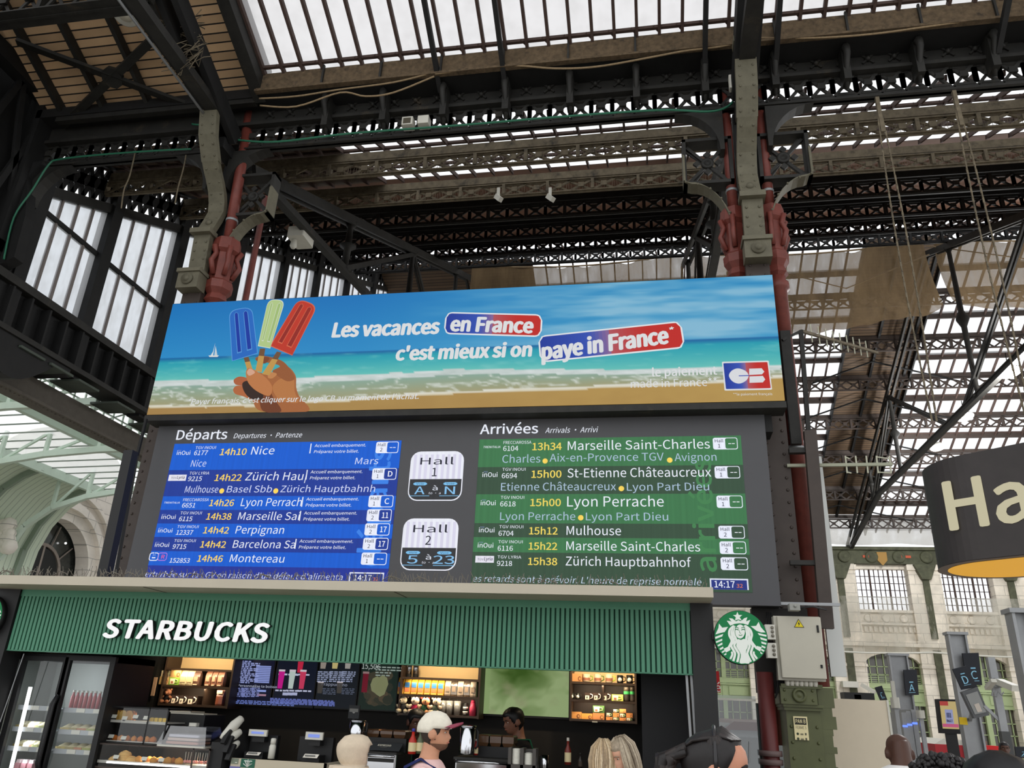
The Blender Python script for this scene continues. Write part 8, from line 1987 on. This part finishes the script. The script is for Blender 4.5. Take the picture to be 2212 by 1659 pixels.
b = MB(); b.add([(WX - .52, ac - .85 * math.cos(t), 5.2 + .85 * math.sin(t)) for t in [i * math.pi / 12 for i in range(13)]] + [(WX - .52, ac + .85, 3), (WX - .52, ac - .85, 3)], [tuple(range(15))]); b.build('dark_opening', 'black', o)
b = MB(); [b.ball((WX - .45, y, z), .035, 8) for y, z in ((23.35, 6.35), (21.3, 5.75), (21.36, 5.68), (21.34, 5.55))]; b.build('wall_lights', screen_mat('warm bulbs', 5.0), label='tiny warm bulbs glinting in the dark arch window', cat='lights')
b = MB()
for k in range(26): p = at(RN.uniform(0, 26), RN.uniform(1130, 1190), Y=18.4); b.ball(p, RN.uniform(.1, .22), 7)
b.build('carved_bracket', 'pale_stone', label='carved foliage bracket at the foot of the cove near the frame edge', cat='carving')
b = MB(); b.box((WX - .3, 30, 0), (-10.8, 30.3, 8.2)); b.build('wall_south', 'hallglass', label='pale green end wall of the side hall', cat='wall', kind='structure')
b = MB()
for k in range(5): [b.bar((-18.4 + 1.4 * math.sin(t) + k * .5, 29.6, 4.5 + 3 * math.cos(t)), (-18.4 + 1.4 * math.sin(t + .2) + k * .5, 29.6, 4.5 + 3 * math.cos(t + .2)), .07, .1) for t in [i * .2 for i in range(8)]]
b.build('end_ribs', 'pale_green', label='white curved ribs before the end wall of the side hall', cat='ribs')
# ================================================================ people
def remesh(mb, name, mt, parent, voxel, smooth=2):
    o = mb.build(name, mt, parent); md = o.modifiers.new('r', 'REMESH'); md.mode = 'VOXEL'; md.voxel_size = voxel; md.use_smooth_shade = True
    ms = o.modifiers.new('s', 'SMOOTH'); ms.iterations = smooth; ms.factor = .5
    dg = bpy.context.evaluated_depsgraph_get(); me = bpy.data.meshes.new_from_object(o.evaluated_get(dg)); o.modifiers.clear(); old = o.data; o.data = me; bpy.data.meshes.remove(old)
    c = mb.c[0]
    if 'Col' not in me.color_attributes: me.color_attributes.new('Col', 'FLOAT_COLOR', 'CORNER')
    a = me.color_attributes['Col']; a.data.foreach_set('color', np.tile(np.array([*c[:3], 1], dtype=np.float32), len(a.data)))
    return o


HT = (0, .05, .12, .19, .24, .30, .36, .43, .50, .57, .66, .76, .86, .94, 1.0)
HF = (.045, .070, .082, .084, .086, .082, .084, .082, .080, .090, .091, .086, .070, .045, .004)
HB = (-.005, -.025, -.05, -.066, -.075, -.083, -.09, -.096, -.1, -.103, -.103, -.098, -.08, -.052, -.004)
HW = (.022, .040, .052, .058, .062, .066, .069, .071, .073, .075, .076, .073, .062, .040, .004)


def head_ring(i, grow=0.0, face=True, n=40):
    t = HT[i]; out = []
    for k in range(n):
        a = 2 * math.pi * k / n; s, c = math.sin(a), math.cos(a); f = HF[i] if s > 0 else -HB[i]
        r = Vector((HW[i] * c * (abs(c) ** -.08 if abs(c) > .05 else 1), f * s * (1 if s < 0 else 1), 0)); da = (a - math.pi / 2)
        if face:
            ns = math.exp(-(da / .17) ** 2); r.y += ns * {5: .016, 6: .027, 7: .018, 8: .008}.get(i, 0) + math.exp(-(da / .3) ** 2) * {3: .004, 4: .006, 1: .004}.get(i, 0)
            for e in (-.42, .42): r.y -= math.exp(-((da - e) / .2) ** 2) * {7: .006, 8: .011, 9: .002}.get(i, 0)
        l = r.length; out.append((r * ((l + grow) / max(l, 1e-4)), a))
    return out


def person(name, label, top, yaw, skin, shirt, pants=(40, 42, 50), H_=None, hair=None, style='short', pitch=0.0, tilt=0.0, sleeve=.16, hy=0.0, voxel=.009, arms=.0, nk=0.0, group=None):
    """top: where the crown is. yaw: direction faced, 0 = along +X, counter-clockwise. hy: extra head turn."""
    Ht = H_ or top.z; s = Ht / (1.77 - nk); B = Vector((top.x, top.y, 0)); Rz = Matrix.Rotation(yaw - math.pi / 2, 3, 'Z')
    W_ = lambda p: B + Rz @ (Vector(p) * s)
    neck = Vector((0, nk * .5, 1.545 - nk)); Rh = Matrix.Rotation(hy, 3, 'Z') @ Matrix.Rotation(-pitch, 3, 'X') @ Matrix.Rotation(tilt, 3, 'Y')
    HD = lambda p: W_(neck + Rh @ (Vector(p) + Vector((0, .025, -.0))))      # head space: chin level 0, crown .225
    o = thing('person', label, 'person', B, group)
    ell = lambda w, d, z, y=0.0, n=28: [W_((w * math.cos(2 * math.pi * k / n), y + d * math.sin(2 * math.pi * k / n), z)) for k in range(n)]
    b = MB(); b.col = S(skin)
    tor = [(.15, .10, .82, 0), (.165, .115, .92, 0), (.15, .10, 1.05, 0), (.14, .095, 1.14, 0), (.16, .11, 1.28, 0), (.18, .112, 1.37, 0), (.172, .098, 1.43, -.005), (.12, .08, 1.47, -.01), (.068, .064, 1.50, -.008), (.058, .06, 1.54, .0), (.056, .06, 1.60, .012), (.05, .055, 1.64, .015)]
    b.loft([ell(w, d, z, y) for w, d, z, y in tor])
    b.loft([[HD((p.x, p.y, t * .225)) for p, _ in head_ring(i)] for i, t in enumerate(HT)])
    for e in (-1, 1):
        b.loft([[HD((e * (.072 + q), -.004 - q * .6 + rr * .028 * math.cos(k * .785), .098 + rr * .034 * math.sin(k * .785))) for k in range(8)] for q, rr in ((-.006, .7), (.006, 1.0), (.016, .95), (.018, .5))])
        sh, el, wr = Vector((e * .175, -.005, 1.405)), Vector((e * .235, -.03 + arms * .3, 1.13 + arms * .05)), Vector((e * .22, .08 + arms * .9, .90 + arms))
        b.tube([W_(Vector((e * .10, -.005, 1.40))), W_(sh), W_(sh.lerp(el, .4)), W_(el), W_(el.lerp(wr, .3)), W_(wr)], [.05 * s, .055 * s, .047 * s, .038 * s, .038 * s, .026 * s], 12)
        d = (wr - el).normalized(); pm = wr + d * .045
        b.tube([W_(wr), W_(pm), W_(pm + d * .04)], [.026 * s, .038 * s, .034 * s], 10)
        for k, ln in enumerate((.07, .08, .075, .06)): f0 = pm + d * .04 + Vector((0, (k - 1.5) * .018, 0)); b.tube([W_(f0), W_(f0 + d * ln * .5), W_(f0 + d * ln + Vector((-e * .015, 0, 0)))], [.010 * s, .0095 * s, .008 * s], 7)
        b.tube([W_(pm + Vector((0, .03, 0))), W_(pm + Vector((0, .055, 0)) + d * .03), W_(pm + Vector((0, .06, 0)) + d * .06)], [.012 * s, .011 * s, .009 * s], 7)
        b.tube([W_((e * .085, 0, .9)), W_((e * .09, .0, .7)), W_((e * .095, .012, .48)), W_((e * .095, -.012, .3)), W_((e * .095, -.01, .08))], [.088 * s, .075 * s, .055 * s, .05 * s, .036 * s], 14)
        b.tube([W_((e * .095, -.05, .045)), W_((e * .1, .05, .045)), W_((e * .11, .16, .03))], [.04 * s, .042 * s, .03 * s], 10)
    remesh(b, 'body', MT['skin'], o, voxel * s)
    # clothes
    b = MB(); b.col = S(shirt)
    b.loft([ell(w + .018, d + .018, z, y) for w, d, z, y in tor[:8]] + [ell(.082, .078, 1.495, -.01)])
    for e in (-1, 1):
        sh, el, wr = Vector((e * .175, -.005, 1.405)), Vector((e * .235, -.03 + arms * .3, 1.13 + arms * .05)), Vector((e * .22, .08 + arms * .9, .90 + arms))
        P = [(Vector((e * .08, -.005, 1.39)), .055), (sh, .071), (sh.lerp(el, .35), .066), (sh.lerp(el, .72), .064)]
        if sleeve > .3: P += [(el, .056), (el.lerp(wr, .9), .042)]
        b.tube([W_(p) for p, _ in P], [r * s for _, r in P], 14)
    remesh(b, 'top', 'cloth', o, .013 * s)
    b = MB(); b.col = S(pants); b.loft([ell(w + .01, d + .012, z, y) for w, d, z, y in ((.15, .1, .80, 0), (.166, .115, .9, 0), (.158, .105, .98, 0))])
    for e in (-1, 1): b.tube([W_((e * .085, 0, .9)), W_((e * .09, 0, .7)), W_((e * .095, .012, .48)), W_((e * .095, -.01, .1))], [.098 * s, .088 * s, .07 * s, .06 * s], 14)
    remesh(b, 'trousers', 'cloth', o, .016 * s)
    # face
    for e in (-1, 1):
        b = MB(); b.ball(HD((e * .031, .066, .1125)), .0095 * s, 10, (1, 1, .6), c=S(206, 198, 190)); b.ball(HD((e * .031, .0735, .1125)), .0045 * s, 8, c=S(40, 26, 18)); b.build('eye', 'satin', o)
        b = MB(); b.tube([HD((e * .013, .086, .128)), HD((e * .032, .085, .133)), HD((e * .05, .07, .128))], [.003 * s, .0042 * s, .002 * s], 6, c=S(hair or (50, 36, 28))); b.build('eyebrow', 'plain', o)
    b = MB(); b.tube([HD((-.024, .078, .05)), HD((-.008, .0905, .0525)), HD((.008, .0905, .0525)), HD((.024, .078, .05))], [.002 * s, .005 * s, .005 * s, .002 * s], 7, c=S(mixc(skin, (150, 70, 66), .5))); b.build('lips', 'plain', o)
    if hair and style != 'bald':
        b = MB(); b.col = S(hair); g0 = {'short': .006, 'cap': .005, 'pulled': .007, 'long': .008, 'afro': .05, 'bun': .012, 'cover': .012}[style]
        rings = []; hl = .86 if style == 'pulled' else .70
        for i, t in enumerate(HT):
            R_ = []
            for p, a in head_ring(i, 0, False):
                front = math.sin(a); line = hl if front > .75 else hl - (.75 - front) * .75 if front > .2 else .29 if front > -.2 else .10
                inside = t < line; jj = (hsh(a * 9, t * 11, 3) - .5)
                g = -.012 if inside else g0 * (.8 + .5 * jj); l = p.length; q = p * ((l + g) / max(l, 1e-4)); R_.append(HD((q.x, q.y, t * .225 + (g0 * (max(0, t - .3)) if not inside else 0))))
            rings.append(R_)
        b.loft(rings, True, True)
        if style == 'afro':
            for k in range(800):
                a, e2 = RN.uniform(0, 6.283), RN.uniform(-.15, 1.45); d = Vector((math.cos(a) * math.cos(e2), math.sin(a) * math.cos(e2), math.sin(e2)))
                if d.y > .55 and d.z < .5: continue
                q = RN.uniform(.92, 1.12); b.ball(HD((d.x * .125 * q, d.y * .135 * q - .01, .135 + d.z * .135 * q)), RN.uniform(.006, .013) * s, 5)
        if style == 'long':
            for k in range(230):
                a = math.radians(RN.uniform(145, 395)); L_ = RN.uniform(.2, .30); x, y = math.cos(a), math.sin(a); ph = RN.uniform(0, 6); cs = [S(mixc(hair, (236, 224, 200), RN.random() * .5)), S(mixc(hair, (90, 76, 62), RN.random() * .5))][k % 2]
                dr = RN.uniform(-.012, .004); P = [HD((x * .03, y * .05 - .01, .238 + dr)), HD((x * (.084 + dr), y * (.11 + dr), .18))] + [HD((x * (.098 + dr + .006 * math.sin(ph * .3 + q * 7)), y * (.122 + dr) + .006 * math.cos(ph * .3 + 6 * q), .12 - L_ * q)) for q in (.1, .35, .6, .85, 1)]
                b.tube(P, [.004 * s, .006 * s, .0075 * s, .008 * s, .0075 * s, .006 * s, .003 * s], 5, c=cs)
        if style == 'pulled':
            for k in range(110):
                a = math.radians(RN.uniform(-25, 205)); x, y = math.cos(a), math.sin(a); z0 = .19 if y > .6 else .12 + .07 * max(0, y); p1 = HD((x * .07, y * .075 + .0, z0 + .01)); p2 = HD((x * .07, y * .03 - .01, .205 + .03 * (1 - abs(x)))); p3 = HD((x * .055, -.07, .195)); b.tube([p1, p2, p3, HD((x * .02, -.112, .16))], [.003, .0055, .0055, .004], 5, c=S(mixc(hair, (72, 62, 58), RN.random() * .6)))
        if style in ('pulled', 'bun'):
            for k in range(26):
                P = [HD((RN.uniform(-.05, .05), -.09, .16 + RN.uniform(-.02, .02))), HD((RN.uniform(-.03, .03), -.15 + RN.uniform(-.02, .02), .14)), HD((RN.uniform(-.05, .05), -.17 + RN.uniform(-.02, .02), .05)), HD((RN.uniform(-.05, .05), -.15, -.06 if style == 'pulled' else .04))]
                b.tube(P, [.01 * s, .02 * s, .018 * s, .004 * s], 6, c=S(mixc(hair, (70, 56, 48), RN.random() * .4)))
        b.build('hair', MT['hair'], o)
    return o, HD, W_, s


MT['skin'] = mat('skin', None, .5, var=.05, scale=25, spec=.35); MT['hair'] = mat('hair', None, .45, var=.3, scale=60, spec=.35)
PI = math.pi
# man in the white cap
o, HD, W_, s = person('person', 'man in a white cap and pink T-shirt in profile, with a backpack', at(936, 1540, Y=5.55), .05, (196, 142, 112), (224, 188, 184), hair=(52, 42, 36), style='short', pitch=.02, voxel=.0075)
b = MB(); b.loft([[HD((p.x, p.y - (.012 if math.sin(a) < 0 else 0), t * .225 + (.014 if t > .9 else .006) - .035 * (math.sin(a) < 0) * (1 - t) * 2)) for p, a in head_ring(i, .013, False)] for i, t in enumerate(HT) if t > .56], True, True, c=S(226, 220, 204)); cap_ = b.build('cap', 'cloth', o)
b = MB(); b.loft([[HD((x, (.094 + q) * math.sqrt(max(0, 1 - (x / .086) ** 2)), .160 + z0 - 6.5 * x * x * (.6 + q * 6))) for x in [(-.07 + .014 * k) for k in range(11)]] for q, z0 in ((0, 0), (.04, .012), (.085, .022), (.085, .012), (.04, -.002), (0, -.016))], False, False, close=False, c=S(150, 74, 92)); b.build('brim', 'cloth', cap_)
b = MB(); b.col = S(112, 80, 62); b.loft([[HD((p.x, p.y, t * .225)) for p, a in head_ring(i, .003 if True else 0, False)] for i, t in enumerate(HT) if t < .2], False, True); b.build('beard', MT['hair'], o)
bp = thing('backpack', 'pink and navy backpack worn by the man in the white cap', 'backpack', W_((0, -.2, 1.0))); b = MB(); b.loft([[W_((x * q, -.13 - y * q2, z)) for x, y in ((-.14, 0), (.14, 0), (.15, .06), (.11, .13), (-.11, .13), (-.15, .06))] for z, q, q2 in ((.95, .9, .8), (1.0, 1, 1), (1.25, 1, 1), (1.36, .8, .8), (1.40, .4, .4))], True, True, c=S(226, 140, 136)); b.build('bag', 'cloth', bp)
b = MB(); b.col = S(42, 50, 92)
for e in (-1, 1): b.loft([[W_((e * (.105 + dx), y - .0, z)) for dx in (-.03, .03)] + [W_((e * (.105 + dx), y - .012, z + .012)) for dx in (.03, -.03)] for y, z in ((-.14, 1.0), (-.145, 1.3), (-.125, 1.44), (-.03, 1.49), (.08, 1.44), (.145, 1.3), (.14, 1.1))], True, False)
b.box(tuple(W_((0, -.22, 1.1)) - Vector((.07, .03, .1))), tuple(W_((0, -.22, 1.1)) + Vector((.0, .06, .12)))) if False else None
b.build('straps', 'cloth', bp)
# veiled woman
o, HD, W_, s = person('person', 'woman in a beige headscarf turned away towards the counter', at(764, 1590, Y=5.6), .62, (206, 150, 122), (196, 180, 158), sleeve=.5, style='bald')
b = MB(); b.col = S(206, 190, 168); R_ = []
for i, t in enumerate(HT):
    if t < .0: continue
    R_.append([HD((p.x * (1 + .0), p.y, t * .225 + (.012 if t > .9 else 0))) for p, a in [((q * ((q.length + (.038 if not (math.sin(a) > .66 and .02 < t < .72) else -.02)) / max(q.length, 1e-4))), a) for q, a in head_ring(i, 0, False)]])
el = lambda w, d, z, y: [W_((w * math.cos(2 * PI * k / 40), y + d * math.sin(2 * PI * k / 40) + .008 * math.sin(k * 1.3), z)) for k in range(40)]
b.loft([el(.225, .155, 1.28, 0), el(.215, .15, 1.38, 0), el(.16, .13, 1.46, -.01), el(.165, .145, 1.52, -.01), el(.145, .14, 1.57, -.005)] + R_[2:], True, True); b.build('headscarf', 'cloth', o)
# two fair haired women
o, HD, W_, s = person('person', 'woman with straight blonde hair seen from behind, red flower at her neck', at(1302, 1600, Y=5.95), 1.4, (214, 170, 146), (60, 56, 60), hair=(176, 152, 118), style='long')
b = MB(); p = HD((-.01, -.115, -.005)); [b.ball(p + Vector((.022 * math.cos(k * 1.1) * (k > 0), -.012, .018 * math.sin(k * 1.1) * (k > 0))), .02, 8, c=S(220, 44, 52)) for k in range(6)]; b.build('flower', 'cloth', o)
person('person', 'older woman with wavy grey blonde hair looking down to the side', at(1356, 1592, Y=6.0), 3.9, (214, 164, 138), (210, 206, 206), hair=(150, 136, 116), style='long', pitch=.28)
# dark haired woman near
o, HD, W_, s = person('person', 'dark haired woman close by in profile with hair tied back and a hairband', at(1527, 1577, Y=2.75), -.05, (196, 138, 112), (150, 120, 92), hair=(26, 22, 22), style='pulled', sleeve=.5, voxel=.0065)
b = MB(); b.tube([HD((.088 * math.cos(t), -.005 + .0 * t, .13 + .106 * math.sin(t))) for t in [-.1 + i * 3.34 / 14 for i in range(15)]], .006, 8, c=S(34, 32, 34)); b.build('hairband', 'satin', o)
# bald man, curly head, dark head
person('person', 'bald man in a white T-shirt seen from behind by the beige hoarding', at(1941, 1583, Y=6.3), 1.45, (76, 50, 40), (226, 224, 222), style='bald', nk=.085, pitch=.15)
person('person', 'person with a high curly black afro seen from behind at the bottom edge', at(2038, 1672, Y=3.0), 1.3, (96, 66, 52), (50, 48, 50), hair=(24, 21, 22), style='afro')
person('person', 'person with smooth black hair seen from behind in the bottom corner', at(2150, 1629, Y=2.3), 1.2, (150, 110, 90), (40, 40, 44), hair=(16, 15, 17), style='bun')
person('person', 'man in an orange vest far off beside the red box', at(2166, 1602, Y=15.3), -1.7, (84, 56, 44), (206, 104, 54), hair=(24, 20, 20), style='short', voxel=.012)
# baristas
for lab, px, py, yw, sk in (('barista in black behind the syrup bottles, face lowered', 897, 1529, -.9, (96, 62, 50)), ('barista in black with a green apron strap under the green artwork', 1121, 1527, -2.6, (122, 82, 64))):
    o, HD, W_, s = person('person', lab, at(px, py, Y=8.25), yw, sk, (24, 24, 26), hair=(14, 13, 14), style='cover', pitch=.25)
    b = MB(); b.col = S(36, 92, 66)
    for e in (-1, 1): b.loft([[W_((e * (.07 + dx), y, z)) for dx in (-.022, .022)] + [W_((e * (.07 + dx), y - .01 if y < 0 else y + .008, z + .008)) for dx in (.022, -.022)] for y, z in ((-.14, 1.2), (-.135, 1.36), (-.08, 1.49), (.03, 1.49), (.12, 1.42), (.145, 1.25), (.14, 1.05))], True, False)
    b.loft([[W_((x, .145 + y, z)) for x, y in ((-.13, 0), (.13, 0), (.13, .008), (-.13, .008))] for z in (.6, 1.1, 1.26)], True, False); b.build('apron', 'cloth', o)
